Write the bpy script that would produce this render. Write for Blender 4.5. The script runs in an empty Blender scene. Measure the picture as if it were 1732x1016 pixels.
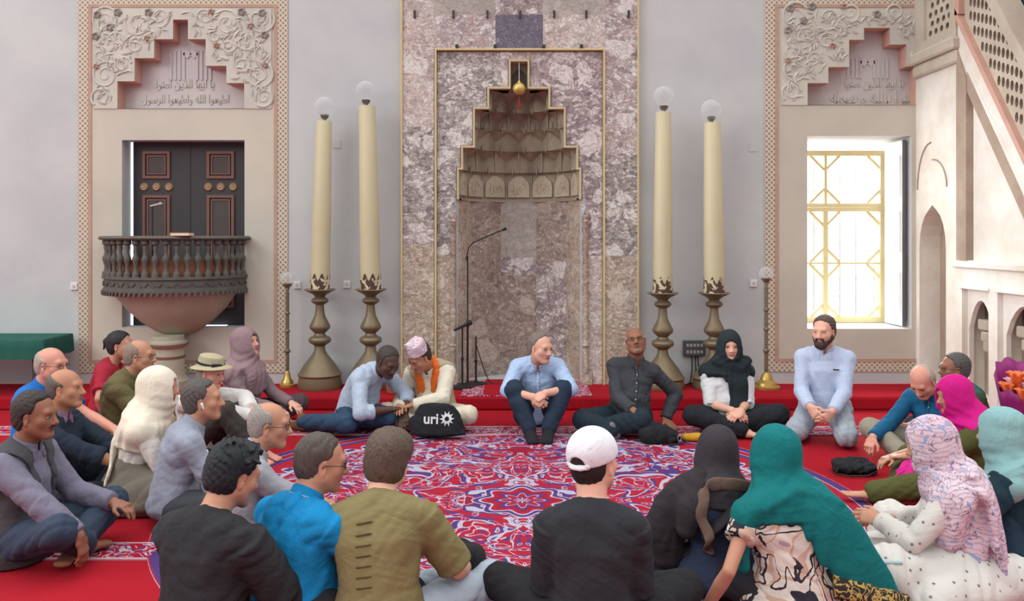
import bpy, math, random
import numpy as np
from mathutils import Vector, Matrix
from mathutils.geometry import delaunay_2d_cdt
PI = math.pi
SC = bpy.context.scene
COL = SC.collection
F_PX = 1400.0            # focal length in pixels of the 1732 px wide frame
EYE = 1.55               # camera height
HOR = 400.0              # horizon row

# ------------------------------------------------------------------ camera, sky, light, exposure
cam_d = bpy.data.cameras.new('camera')
cam_d.sensor_width = 36.0
cam_d.lens = 36.0 * F_PX / 1732.0
cam_d.shift_y = -(508.0 - HOR) / 1732.0
cam_d.clip_end = 200
cam = bpy.data.objects.new('camera', cam_d)
cam.location = (0, 0, EYE)
cam.rotation_euler = (PI / 2, 0, 0)
COL.objects.link(cam)
SC.camera = cam

world = bpy.data.worlds.new('sky')
SC.world = world
world.use_nodes = True
wt = world.node_tree
wbg = wt.nodes['Background']
# dome of daylight: full above and on the window side (+y), dimmer towards the hall behind the camera
wc = wt.nodes.new('ShaderNodeTexCoord'); wx = wt.nodes.new('ShaderNodeSeparateXYZ'); wt.links.new(wc.outputs['Generated'], wx.inputs[0])
def wmath(op, p, q):
    x = wt.nodes.new('ShaderNodeMath'); x.operation = op
    for k, v in enumerate((p, q)):
        if hasattr(v, 'is_output'): wt.links.new(v, x.inputs[k])
        else: x.inputs[k].default_value = v
    return x.outputs[0]
up = wmath('MULTIPLY', wmath('MAXIMUM', wx.outputs[2], 0.0), 1.2)
out_ = wmath('MULTIPLY', wmath('MAXIMUM', wx.outputs[1], 0.0), 1.6)
wt.links.new(wmath('ADD', wmath('ADD', up, out_), 0.31), wbg.inputs[1])
wbg.inputs[0].default_value = (0.975, 0.99, 0.975, 1)

def area(name, loc, target, sx, sy, power, col=(1, 1, 1), spread=180):
    l = bpy.data.lights.new(name, 'AREA')
    l.shape = 'RECTANGLE'; l.size = sx; l.size_y = sy
    l.energy = power; l.color = col; l.spread = math.radians(spread)
    o = bpy.data.objects.new(name, l)
    o.location = loc
    o.rotation_euler = (Vector(target) - Vector(loc)).to_track_quat('-Z', 'Y').to_euler()
    COL.objects.link(o)
    return o
# high windows of the hall (left side and behind) and the day outside the tall window on the right
area('left_gallery_windows', (-8.5, 0.5, 5.6), (3.2, 6.6, 0.9), 5.0, 2.5, 220, (1.0, 0.995, 0.97))
area('opposite_tall_window', (-7.6, 5.6, 3.4), (3.93, 6.75, 1.9), 1.0, 2.0, 9, (1.0, 0.99, 0.96), 24)
area('day_outside_window', (3.5, 10.6, 2.6), (2.2, 6.2, 0.4), 1.6, 2.4, 320, (1.0, 0.99, 0.97))

vs = SC.view_settings
SC.display_settings.display_device = 'sRGB'
vs.view_transform = 'Standard'
vs.look = 'None'
vs.exposure = 0.58
vs.gamma = 1.0
vs.use_curve_mapping = False

# ------------------------------------------------------------------ helpers
def lin(c):
    r = []
    for v in c[:3]:
        v = v / 255.0
        r.append(v / 12.92 if v <= 0.04045 else ((v + 0.055) / 1.055) ** 2.4)
    return (r[0], r[1], r[2], 1.0)

class NT:
    """small node-tree writer"""
    def __init__(s, name):
        s.m = bpy.data.materials.new(name); s.m.use_nodes = True
        s.t = s.m.node_tree; s.t.nodes.clear()
        s.out = s.n('ShaderNodeOutputMaterial'); s.b = s.n('ShaderNodeBsdfPrincipled')
        s.l(s.b.outputs[0], s.out.inputs[0])
    def n(s, t, **kw):
        x = s.t.nodes.new(t)
        for k, v in kw.items():
            setattr(x, k, v)
        return x
    def l(s, a, b): s.t.links.new(a, b)
    def inp(s, sock, v):
        if hasattr(v, 'is_output'): s.l(v, sock)
        else: sock.default_value = v
    def coord(s, kind='Object', scale=(1, 1, 1), loc=(0, 0, 0), rot=(0, 0, 0)):
        c = s.n('ShaderNodeTexCoord'); m = s.n('ShaderNodeMapping')
        m.inputs['Scale'].default_value = scale; m.inputs['Location'].default_value = loc; m.inputs['Rotation'].default_value = rot
        s.l(c.outputs[kind], m.inputs[0]); return m.outputs[0]
    def noise(s, v, scale=5, detail=4, rough=.55, dist=0):
        x = s.n('ShaderNodeTexNoise'); s.l(v, x.inputs['Vector'])
        x.inputs['Scale'].default_value = scale; x.inputs['Detail'].default_value = detail
        x.inputs['Roughness'].default_value = rough; x.inputs['Distortion'].default_value = dist
        return x
    def vor(s, v, scale=5, feature='F1', rnd=1.0):
        x = s.n('ShaderNodeTexVoronoi', feature=feature); s.l(v, x.inputs['Vector'])
        x.inputs['Scale'].default_value = scale; x.inputs['Randomness'].default_value = rnd
        return x
    def wave(s, v, scale=5, dist=0, det=2, prof='SIN', dirn='X', dscale=1.0):
        x = s.n('ShaderNodeTexWave', wave_profile=prof, bands_direction=dirn); s.l(v, x.inputs['Vector'])
        x.inputs['Scale'].default_value = scale; x.inputs['Distortion'].default_value = dist
        x.inputs['Detail'].default_value = det; x.inputs['Detail Scale'].default_value = dscale
        return x
    def math(s, op, a, b=None, c=None, clamp=False):
        x = s.n('ShaderNodeMath', operation=op, use_clamp=clamp)
        s.inp(x.inputs[0], a)
        if b is not None: s.inp(x.inputs[1], b)
        if c is not None: s.inp(x.inputs[2], c)
        return x.outputs[0]
    def ramp(s, f, stops, const=False):
        x = s.n('ShaderNodeValToRGB'); s.inp(x.inputs[0], f)
        cr = x.color_ramp
        if const: cr.interpolation = 'CONSTANT'
        while len(cr.elements) < len(stops): cr.elements.new(0.5)
        for e, (p, c) in zip(cr.elements, stops):
            e.position = p; e.color = c if len(c) == 4 else (*c, 1)
        return x.outputs[0]
    def mix(s, f, a, b, mode='MIX'):
        x = s.n('ShaderNodeMixRGB', blend_type=mode)
        s.inp(x.inputs[0], f); s.inp(x.inputs[1], a); s.inp(x.inputs[2], b); return x.outputs[0]
    def bump(s, h, strength=.2, dist=.01):
        x = s.n('ShaderNodeBump'); x.inputs['Strength'].default_value = strength; x.inputs['Distance'].default_value = dist
        s.l(h, x.inputs['Height']); s.l(x.outputs[0], s.b.inputs['Normal'])
    def col(s, v): s.inp(s.b.inputs['Base Color'], v)
    def rough(s, v): s.inp(s.b.inputs['Roughness'], v)
    def sep(s, v):
        x = s.n('ShaderNodeSeparateXYZ'); s.l(v, x.inputs[0]); return x.outputs
    def comb(s, a, b, c):
        x = s.n('ShaderNodeCombineXYZ'); s.inp(x.inputs[0], a); s.inp(x.inputs[1], b); s.inp(x.inputs[2], c); return x.outputs[0]

def shade(c, f): return (min(1, c[0] * f), min(1, c[1] * f), min(1, c[2] * f), 1)
_mc = {}
def mat(name, rgb, rough=.8, var=.10, vscale=6, bump=.15, bscale=40, metal=0.0, spec=.4, detail=4):
    key = (name, tuple(rgb))
    if key in _mc: return _mc[key]
    t = NT(name); c = lin(rgb)
    v = t.coord()
    n = t.noise(v, vscale, detail)
    t.col(t.mix(t.math('MULTIPLY', n.outputs[0], 1.0), shade(c, 1 - var), shade(c, 1 + var)))
    t.rough(rough); t.b.inputs['Metallic'].default_value = metal
    t.b.inputs['Specular IOR Level'].default_value = spec
    if bump:
        n2 = t.noise(v, bscale, 3); t.bump(n2.outputs[0], bump, .004)
    _mc[key] = t.m
    return t.m

def emis(name, rgb, st):
    t = NT(name); t.col(lin(rgb)); t.b.inputs['Emission Color'].default_value = lin(rgb); t.b.inputs['Emission Strength'].default_value = st
    return t.m

class MB:
    """collects shapes into one mesh"""
    def __init__(s): s.v = []; s.f = []; s.mi = []
    def add(s, vs, fs, mi=0):
        o = len(s.v); s.v += [tuple(p) for p in vs]
        for f in fs: s.f.append(tuple(i + o for i in f)); s.mi.append(mi)
    def box(s, lo, hi, mi=0, rot=None, bev=0.0):
        x0, y0, z0 = lo; x1, y1, z1 = hi
        if bev <= 0:
            vs = [(x0, y0, z0), (x1, y0, z0), (x1, y1, z0), (x0, y1, z0), (x0, y0, z1), (x1, y0, z1), (x1, y1, z1), (x0, y1, z1)]
            fs = [(0, 3, 2, 1), (4, 5, 6, 7), (0, 1, 5, 4), (1, 2, 6, 5), (2, 3, 7, 6), (3, 0, 4, 7)]
            if rot is not None: vs = [rot @ Vector(p) for p in vs]
            s.add(vs, fs, mi)
        else:
            b = bev
            ring = lambda i, z: [(x0 + i, y0 + b, z), (x0 + b, y0 + i, z), (x1 - b, y0 + i, z), (x1 - i, y0 + b, z), (x1 - i, y1 - b, z), (x1 - b, y1 - i, z), (x0 + b, y1 - i, z), (x0 + i, y1 - b, z)]
            rs = [ring(b * .7, z0), ring(0, z0 + b), ring(0, z1 - b), ring(b * .7, z1)]
            vs = [p for r in rs for p in r]
            if rot is not None: vs = [rot @ Vector(p) for p in vs]
            fs = [tuple(range(7, -1, -1)), tuple(range(24, 32))]
            for k in range(3):
                for i in range(8): j = (i + 1) % 8; fs.append((k * 8 + i, k * 8 + j, k * 8 + 8 + j, k * 8 + 8 + i))
            s.add(vs, fs, mi)
        return s
    def lathe(s, prof, c=(0, 0, 0), n=32, mi=0, axis=None, a0=0.0, a1=2 * PI, lean=(0, 0)):
        """prof: (radius, height)"""
        full = abs(a1 - a0 - 2 * PI) < 1e-6
        m = n if full else n + 1
        vs = []
        for r, z in prof:
            for i in range(m):
                a = a0 + (a1 - a0) * i / n
                p = Vector((r * math.cos(a) + lean[0] * z, r * math.sin(a) + lean[1] * z, z))
                if axis is not None: p = axis @ p
                vs.append((p[0] + c[0], p[1] + c[1], p[2] + c[2]))
        fs = []
        for k in range(len(prof) - 1):
            for i in range(n):
                j = (i + 1) % m
                fs.append((k * m + i, k * m + j, (k + 1) * m + j, (k + 1) * m + i))
        if full:
            if prof[0][0] > 1e-5: fs.append(tuple(range(m - 1, -1, -1)))
            if prof[-1][0] > 1e-5: fs.append(tuple(range((len(prof) - 1) * m, len(prof) * m)))
        s.add(vs, fs, mi); return s
    def tube(s, pts, r, n=8, mi=0, flat=None):
        pts = [Vector(p) for p in pts]
        rs = r if isinstance(r, (list, tuple)) else [r] * len(pts)
        vs = []; prev = None
        for i, p in enumerate(pts):
            t = (pts[min(i + 1, len(pts) - 1)] - pts[max(i - 1, 0)])
            t = t.normalized() if t.length > 1e-9 else Vector((0, 0, 1))
            if prev is None:
                u = t.cross(Vector((0, 0, 1)))
                if u.length < 1e-3: u = t.cross(Vector((1, 0, 0)))
            else: u = prev - t * prev.dot(t)
            u.normalize(); w = t.cross(u); prev = u
            for k in range(n):
                a = 2 * PI * k / n
                vs.append(p + u * (rs[i] * math.cos(a)) + w * (rs[i] * math.sin(a)))
        fs = []
        for i in range(len(pts) - 1):
            for k in range(n):
                j = (k + 1) % n; fs.append((i * n + k, i * n + j, i * n + n + j, i * n + n + k))
        fs.append(tuple(range(n - 1, -1, -1))); fs.append(tuple(range((len(pts) - 1) * n, len(pts) * n)))
        s.add(vs, fs, mi); return s
    def sphere(s, c, r, n=20, m=12, mi=0, sq=(1, 1, 1)):
        vs = []; fs = []
        for i in range(m + 1):
            th = PI * i / m
            for k in range(n):
                a = 2 * PI * k / n
                vs.append((c[0] + r * sq[0] * math.sin(th) * math.cos(a), c[1] + r * sq[1] * math.sin(th) * math.sin(a), c[2] - r * sq[2] * math.cos(th)))
        for i in range(m):
            for k in range(n):
                j = (k + 1) % n; fs.append((i * n + k, i * n + j, i * n + n + j, i * n + n + k))
        s.add(vs, fs, mi); return s
    def prism(s, poly, fn, d0, d1, mi=0, holes=(), mside=None, back=True):
        """2D outline (with holes) swept between depths d0 (front) and d1; fn(u, v, d) -> point"""
        loops = [list(poly)] + [list(h) for h in holes]
        flat = [p for l in loops for p in l]; n = len(flat)
        def inside(l, x, y):
            r = False
            for i in range(len(l)):
                ax, ay = l[i][0], l[i][1]; bx, by = l[i - 1][0], l[i - 1][1]
                if (ay > y) != (by > y) and x < (bx - ax) * (y - ay) / (by - ay) + ax: r = not r
            return r
        ed = []; k = 0
        for l in loops:
            ed += [(k + i, k + (i + 1) % len(l)) for i in range(len(l))]; k += len(l)
        cv, _, cf, _, _, _ = delaunay_2d_cdt([Vector((p[0], p[1])) for p in flat], ed, [], 0, 1e-6)
        fs = []
        for f in cf:
            x = sum(cv[i][0] for i in f) / len(f); y = sum(cv[i][1] for i in f) / len(f)
            if inside(loops[0], x, y) and not any(inside(h, x, y) for h in loops[1:]): fs.append(tuple(f))
        m_ = len(cv)
        s.add([fn(p[0], p[1], d0) for p in cv] + ([fn(p[0], p[1], d1) for p in cv] if back else []), fs + ([tuple(i + m_ for i in reversed(f)) for f in fs] if back else []), mi)
        s.add([fn(p[0], p[1], d0) for p in flat] + [fn(p[0], p[1], d1) for p in flat], [], mi)
        o = len(s.v) - 2 * n; k = 0
        for l in loops:
            m = len(l)
            for i in range(m):
                j = (i + 1) % m
                s.f.append((o + k + i, o + k + j, o + n + k + j, o + n + k + i)); s.mi.append(mi if mside is None else mside)
            k += m
        return s
    def build(s, name, mats, parent=None, smooth=False, fix=True):
        me = bpy.data.meshes.new(name)
        me.from_pydata(s.v, [], s.f)
        for m in (mats if isinstance(mats, (list, tuple)) else [mats]): me.materials.append(m)
        me.polygons.foreach_set('material_index', s.mi)
        if fix:
            import bmesh
            bm = bmesh.new(); bm.from_mesh(me)
            bmesh.ops.remove_doubles(bm, verts=bm.verts[:], dist=1e-5); bmesh.ops.recalc_face_normals(bm, faces=bm.faces[:]); bm.to_mesh(me); bm.free()
        if smooth:
            me.polygons.foreach_set('use_smooth', [True] * len(me.polygons))
            if smooth != 'all':
                try: me.set_sharp_from_angle(angle=math.radians(40))
                except Exception: pass
        me.update()
        o = bpy.data.objects.new(name, me); COL.objects.link(o)
        if parent is not None: o.parent = parent
        return o

def tag(o, label=None, cat=None, group=None, kind=None):
    if label: o['label'] = label
    if cat: o['category'] = cat
    if group: o['group'] = group
    if kind: o['kind'] = kind
    return o
def empty(name, loc, label, cat, group=None, rz=0.0):
    o = bpy.data.objects.new(name, None); o.empty_display_size = .1
    o.location = loc; o.rotation_euler = (0, 0, rz); COL.objects.link(o)
    return tag(o, label, cat, group)
def dup(root, loc, label=None, rz=None):
    r = root.copy(); COL.objects.link(r); r.location = loc
    if rz is not None: r.rotation_euler = (0, 0, rz)
    if label: r['label'] = label
    for ch in list(root.children):
        c = ch.copy(); COL.objects.link(c); c.parent = r
        for g in list(ch.children):
            d = g.copy(); COL.objects.link(d); d.parent = c
    return r
def at(px, py, d):
    return (px - 866.0) * d / F_PX, d, EYE - (py - HOR) * d / F_PX

WALL_Y = 8.06
PLAT = 0.12
def w2(px, py, d=WALL_Y):
    return ((px - 866.0) * d / F_PX, EYE - (py - HOR) * d / F_PX)
def wxz(pts, d=WALL_Y): return [w2(px, py, d) for px, py in pts]
def onwall(u, v, d): return (u, d, v)
def rect(x0, y0, x1, y1): return [(x0, y0), (x1, y0), (x1, y1), (x0, y1)]

# ------------------------------------------------------------------ setting materials
def plaster(name, rgb, rgb2, scale=1.2):
    t = NT(name); v = t.coord()
    a = t.noise(v, scale, 6, .6); b = t.noise(v, scale * 9, 4, .6)
    c = t.mix(t.ramp(a.outputs[0], [(.35, (0, 0, 0)), (.65, (1, 1, 1))]), lin(rgb), lin(rgb2))
    c = t.mix(t.math('MULTIPLY', b.outputs[0], .10), c, (.45, .43, .41, 1))
    t.col(c); t.rough(.92)
    n = t.noise(v, 25, 5); t.bump(n.outputs[0], .12, .01); t.b.inputs['Specular IOR Level'].default_value = .2
    return t.m
M_WALL = plaster('wall_plaster', (198, 201, 202), (186, 189, 193))
M_PANEL = plaster('panel_plaster', (202, 196, 182), (190, 185, 174))
M_CARVE = plaster('carved_plaster', (204, 201, 190), (190, 188, 180), 3)
M_RECESS = plaster('recess_plaster', (198, 198, 200), (190, 184, 186))
M_SALMON = mat('salmon_paint', (196, 156, 142), .9, .15, 8)
M_REDLINE = mat('red_paint_line', (180, 150, 132), .9, .2, 10)
M_STONE = plaster('pale_stone', (196, 188, 172), (174, 162, 146), 2.0)
M_WHITE = plaster('whitewashed_stone', (238, 236, 230), (212, 204, 192), 1.6)
M_BROWNST = plaster('brown_stone', (172, 154, 138), (150, 130, 116), 3)
M_GILT = mat('gilt_line', (206, 186, 140), .5, .12, 12, .1, 60, .1)

def lattice_mat():
    t = NT('interlace_border'); v = t.coord(); x, y, z = t.sep(v)
    p = 1 / .050
    a = t.math('ABSOLUTE', t.math('SUBTRACT', t.math('FRACT', t.math('MULTIPLY', t.math('ADD', x, z), p)), .5))
    b = t.math('ABSOLUTE', t.math('SUBTRACT', t.math('FRACT', t.math('MULTIPLY', t.math('SUBTRACT', x, z), p)), .5))
    m = t.math('MINIMUM', a, b)
    t.col(t.ramp(m, [(.0, lin((204, 196, 180))), (.17, lin((204, 196, 180))), (.24, lin((152, 132, 114))), (1, lin((144, 124, 108)))]))
    t.rough(.9); t.bump(m, .4, -.01)
    return t.m
M_LATT = lattice_mat()

def breccia(name, dark, mid, lightc, warm, scale=7, seed=0, whites=.3):
    t = NT(name); v = t.coord(loc=(seed * 3.1, seed * 1.7, seed * 2.3))
    n = t.noise(v, 3.2, 3, .6)
    vv = t.n('ShaderNodeVectorMath', operation='ADD'); sc = t.n('ShaderNodeVectorMath', operation='SCALE')
    sc.inputs['Scale'].default_value = .16; t.l(n.outputs[1], sc.inputs[0]); t.l(v, vv.inputs[0]); t.l(sc.outputs[0], vv.inputs[1])
    st = t.n('ShaderNodeMapping'); st.inputs['Rotation'].default_value = (0, .5 + seed * .37, 0); st.inputs['Scale'].default_value = (1.0, 1.0, 1.75); t.l(vv.outputs[0], st.inputs[0])
    c1 = t.vor(st.outputs[0], scale); e1 = t.vor(st.outputs[0], scale, 'DISTANCE_TO_EDGE')
    c2 = t.vor(st.outputs[0], scale * 2.7); e2 = t.vor(st.outputs[0], scale * 2.7, 'DISTANCE_TO_EDGE')
    s1 = t.sep(c1.outputs['Color'])[0]; s2 = t.sep(c2.outputs['Color'])[1]
    stops = [(0, lin(dark)), (.22, lin(mid)), (.5, lin(warm)), (1 - whites, lin(mid)), (min(.98, 1.02 - whites * .8), lin(lightc)), (1, lin(lightc))]
    A = t.ramp(s1, stops); B = t.ramp(s2, stops)
    big = t.math('GREATER_THAN', t.noise(v, 1.6, 2).outputs[0], .5)
    c = t.mix(t.math('ADD', t.math('MULTIPLY', big, .35), .4), A, B)
    vein = t.ramp(e2.outputs['Distance'], [(0, (1, 1, 1)), (.13, (0, 0, 0))])
    c = t.mix(t.math('MULTIPLY', t.sep(vein)[0], .62), c, lin(dark))
    vein1 = t.ramp(e1.outputs['Distance'], [(0, (1, 1, 1)), (.05, (0, 0, 0))])
    c = t.mix(t.math('MULTIPLY', t.sep(vein1)[0], .4), c, lin((176, 168, 166)))
    big3 = t.vor(vv.outputs[0], scale * .62); e3 = t.vor(vv.outputs[0], scale * .62, 'DISTANCE_TO_EDGE')
    w3 = t.math('MULTIPLY', t.math('GREATER_THAN', t.sep(big3.outputs['Color'])[2], 1.02 - whites * .5), t.math('GREATER_THAN', e3.outputs['Distance'], .10))
    c = t.mix(t.math('MULTIPLY', w3, .75), c, lin(lightc))
    dk = t.noise(vv.outputs[0], 9, 3, .7, 1.5).outputs[0]
    c = t.mix(t.math('MULTIPLY', t.math('LESS_THAN', t.math('ABSOLUTE', t.math('SUBTRACT', dk, .5)), .022), .6), c, shade(lin(dark), .7))
    fine = t.noise(v, 40, 4)
    c = t.mix(.10, c, t.ramp(fine.outputs[0], [(.3, lin(dark)), (.7, lin(lightc))]))
    t.col(c); t.rough(.42); t.b.inputs['Specular IOR Level'].default_value = .35
    return t.m
B_OUT = breccia('breccia_marble_mauve', (124, 104, 112), (188, 170, 168), (226, 222, 220), (198, 174, 164), 7, 1, .42)
B_OUT2 = breccia('breccia_marble_pale', (150, 132, 130), (204, 190, 182), (224, 218, 214), (208, 186, 174), 8, 2, .45)
B_GREY = breccia('breccia_marble_grey', (92, 84, 88), (158, 148, 148), (228, 224, 220), (178, 162, 154), 9, 3, .46)
B_PURP = breccia('breccia_marble_purple', (98, 82, 90), (160, 142, 146), (226, 218, 216), (178, 154, 150), 7, 4, .42)
B_BROWN = breccia('breccia_marble_brown', (116, 98, 92), (166, 148, 138), (198, 186, 176), (174, 152, 138), 7, 5, .25)
B_LOW = breccia('breccia_marble_tan', (132, 112, 102), (190, 172, 156), (214, 204, 192), (196, 174, 154), 9, 6, .36)
M_PORPH = breccia('dark_porphyry', (84, 78, 96), (104, 98, 116), (150, 146, 158), (96, 90, 106), 30, 7, .12)
M_GREYST = breccia('grey_marble', (150, 142, 136), (172, 164, 158), (186, 180, 174), (176, 168, 160), 3, 8, .2)
M_MUQ = plaster('niche_stone', (178, 168, 148), (152, 142, 126), 4)
M_MUQL = plaster('niche_stone_pale', (196, 186, 164), (178, 166, 146), 4)
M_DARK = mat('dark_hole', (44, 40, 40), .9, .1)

# carpets
def red_carpet():
    t = NT('red_carpet'); v = t.coord()
    a = t.noise(v, 2.2, 4); b = t.noise(v, 140, 2)
    c = t.mix(a.outputs[0], lin((148, 24, 36)), lin((174, 32, 46)))
    c = t.mix(t.math('MULTIPLY', b.outputs[0], .35), c, lin((148, 10, 26)))
    t.col(c); t.rough(1.0); t.b.inputs['Specular IOR Level'].default_value = .1
    t.bump(b.outputs[0], .5, .01)
    return t.m
M_RED = red_carpet()
RUG_C = (0.06, 4.85)
RUG_R = 2.02
def medallion():
    """arabesque carpet: mirrored scrolls in red, blue and white inside a ringed disc, red field outside"""
    t = NT('arabesque_carpet'); v = t.coord(loc=(-RUG_C[0], -RUG_C[1], 0))
    x, y, z = t.sep(v)
    ax = t.math('ABSOLUTE', x); ay = t.math('ABSOLUTE', y)
    r = t.math('SQRT', t.math('ADD', t.math('MULTIPLY', x, x), t.math('MULTIPLY', y, y)))
    ang = t.math('ARCTAN2', y, x)
    RED = lin((166, 28, 44)); BLUE = lin((42, 58, 122)); WH = lin((178, 184, 204)); SKY = lin((122, 142, 182)); DRED = lin((142, 22, 46)); MAUVE = lin((140, 62, 104))
    q = t.comb(ax, ay, 0.0)
    n = t.noise(q, 1.5, 2, .5)
    sc = t.n('ShaderNodeVectorMath', operation='SCALE'); sc.inputs['Scale'].default_value = .55; t.l(n.outputs[1], sc.inputs[0])
    ad = t.n('ShaderNodeVectorMath', operation='ADD'); t.l(q, ad.inputs[0]); t.l(sc.outputs[0], ad.inputs[1])
    f1 = t.noise(ad.outputs[0], 3.0, 1.5, .5, .9).outputs[0]
    f2 = t.noise(ad.outputs[0], 6.2, 1.0, .5, 1.4).outputs[0]
    f3 = t.noise(ad.outputs[0], 4.2, 0.5, .5, 2.2).outputs[0]
    base = t.ramp(f1, [(0, RED), (.36, RED), (.365, WH), (.40, WH), (.405, BLUE), (.445, BLUE), (.45, RED), (.53, RED), (.535, WH), (.575, SKY), (.58, BLUE), (.62, BLUE), (.625, DRED), (1, RED)], True)
    scr = t.ramp(f2, [(0, RED), (.31, RED), (.315, WH), (.345, BLUE), (.39, BLUE), (.395, RED), (.485, RED), (.49, WH), (.515, WH), (.52, RED), (.60, DRED), (.605, BLUE), (.65, BLUE), (.655, WH), (.69, WH), (.695, RED), (1, DRED)], True)
    pick = t.math('GREATER_THAN', f3, .5)
    c = t.mix(pick, base, scr)
    edge = t.math('LESS_THAN', t.math('ABSOLUTE', t.math('SUBTRACT', f3, .5)), .013)
    c = t.mix(edge, c, WH)
    # central star flower
    cos8 = t.math('COSINE', t.math('MULTIPLY', ang, 8.0))
    rr = t.math('SUBTRACT', r, t.math('MULTIPLY', cos8, .03))
    flower = t.ramp(t.math('DIVIDE', rr, .27), [(0, WH), (.08, BLUE), (.17, RED), (.36, WH), (.40, BLUE), (.52, DRED), (.66, RED), (.78, WH), (.84, BLUE), (.96, WH)], True)
    c = t.mix(t.math('LESS_THAN', rr, .27), c, flower)
    # rings: inner petal band, two blue rings, petal figures between
    pet = t.math('SINE', t.math('MULTIPLY', ang, 36.0))
    prad = t.math('ADD', 1.70, t.math('MULTIPLY', t.math('ABSOLUTE', pet), .07))
    pm = t.math('MULTIPLY', t.math('GREATER_THAN', r, 1.60), t.math('LESS_THAN', r, t.math('ADD', 1.62, t.math('MULTIPLY', t.math('ABSOLUTE', pet), .10))))
    ring = t.ramp(t.math('DIVIDE', r, 2.1), [(0, RED), (.762, BLUE), (.778, RED), (.84, RED), (.862, BLUE), (.886, WH), (.890, RED), (.920, WH), (.924, BLUE), (.950, RED), (.957, WH), (.962, RED)], True)
    c = t.mix(t.math('GREATER_THAN', r, 1.59), c, ring)
    c = t.mix(pm, c, WH)
    pm2 = t.math('MULTIPLY', t.math('MULTIPLY', t.math('GREATER_THAN', r, 1.64), t.math('LESS_THAN', r, 1.69)), t.math('GREATER_THAN', t.math('ABSOLUTE', pet), .7))
    c = t.mix(pm2, c, BLUE)
    fuzz = t.noise(v, 120, 2).outputs[0]
    c = t.mix(t.math('MULTIPLY', fuzz, .46), c, lin((138, 48, 76)))
    t.col(c); t.rough(1.0); t.b.inputs['Specular IOR Level'].default_value = .1
    t.bump(fuzz, .5, .008)
    return t.m
M_RUG = medallion()
def border_mat():
    t = NT('carpet_border'); v = t.coord(); x, y, z = t.sep(v)
    q = t.comb(x, y, 0.0)
    f = t.noise(q, 5.5, 1.5, .5, 2.0).outputs[0]; g = t.noise(q, 11, 1.0, .5, 1.2).outputs[0]
    W = lin((190, 176, 188)); R = lin((168, 18, 44)); P = lin((112, 50, 92))
    c = t.ramp(f, [(0, R), (.40, W), (.455, P), (.50, R), (.56, W), (.585, P), (.63, R)], True)
    c = t.mix(t.math('LESS_THAN', t.math('ABSOLUTE', t.math('SUBTRACT', g, .5)), .02), c, W)
    fuzz = t.noise(v, 120, 2).outputs[0]
    c = t.mix(t.math('MULTIPLY', fuzz, .3), c, lin((140, 20, 60)))
    t.col(c); t.rough(1); t.bump(fuzz, .5, .008); t.b.inputs['Specular IOR Level'].default_value = .1
    return t.m
M_BORDER = border_mat()
M_BLINE = mat('carpet_line', (206, 170, 178), 1, .15, 30)

# ------------------------------------------------------------------ floor, platform, carpets
m = MB(); m.box((-9, -3, -.2), (9, 10, 0)); tag(m.build('floor', M_RED), kind='structure')
m = MB(); m.box((-9, 7.38, 0.0), (3.93, 8.06, PLAT), bev=.018); tag(m.build('floor_step', M_RED), kind='structure')
rug = empty('carpet', (0, 0, 0), 'large red carpet with round blue and white arabesque medallion under the seated circle', 'carpet')
m = MB()
n = 128
ring = [(RUG_C[0] + 2.012 * math.cos(2 * PI * i / n), RUG_C[1] + 2.012 * math.sin(2 * PI * i / n)) for i in range(n)]
ring = [(x, min(y, 6.50)) for x, y in ring]
m.prism(ring, lambda u, v, d: (u, v, d), .006, .0005); m.build('medallion', M_RUG, rug)
m = MB()
for (x0, x1, y0, y1) in ((-6.5, 3.9, 6.47, 6.72), (-6.5, -1.75, 3.98, 4.16)):
    m.box((x0, y0, .0005), (x1, y1, .008)); m.box((x0, y0 - .016, .0005), (x1, y0 - .004, .009), 1); m.box((x0, y1 + .004, .0005), (x1, y1 + .016, .009), 1)
m.build('border', [M_BORDER, M_BLINE], rug)
# small prayer rug in front of the niche
pr = empty('prayer_rug', (0, 7.7, PLAT), 'small red prayer rug with a pale patterned border before the niche', 'rug')
m = MB(); m.box((-.46, -.30, .001), (.72, .52, .010)); m.build('border', M_BORDER, pr)
m = MB(); m.box((-.26, -.27, .0102), (.52, .52, .014)); m.build('field', M_RED, pr)

# ------------------------------------------------------------------ back wall with its openings
win_o = wxz([(1365, 556), (1541, 556), (1541, 230), (1365, 230)])
shut_o = wxz([(207, 553), (414, 553), (414, 237), (207, 237)])
mih_px = [(775, 660), (981, 660), (981, 286), (976, 286), (976, 249), (955, 249), (955, 184), (929, 184), (929, 150), (894, 150), (894, 104),
          (862, 104), (862, 150), (826, 150), (826, 184), (802, 184), (802, 249), (782, 249), (782, 286), (775, 286)]
mih_o = wxz(mih_px)
stepL_px = [(200, 184), (200, 138), (229, 138), (229, 99), (262, 99), (262, 67), (294, 67), (294, 34), (319, 34), (319, 67), (349, 67), (349, 112), (384, 112), (384, 141), (414, 141), (414, 184)]
stepR_px = [(1365, 178), (1365, 141), (1400, 141), (1400, 114), (1435, 114), (1435, 68), (1460, 68), (1460, 48), (1504, 48), (1504, 76), (1532, 76), (1532, 113), (1551, 113), (1551, 178)]
outer = [(-9, PLAT), (9, PLAT), (9, 6), (-9, 6)]
m = MB()
m.prism(outer, onwall, WALL_Y, WALL_Y + .62, 0, [win_o, shut_o, [(x, max(z, PLAT + .001)) for x, z in mih_o], wxz(stepL_px), wxz(stepR_px)])
tag(m.build('wall_back', M_WALL), kind='structure')

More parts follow.
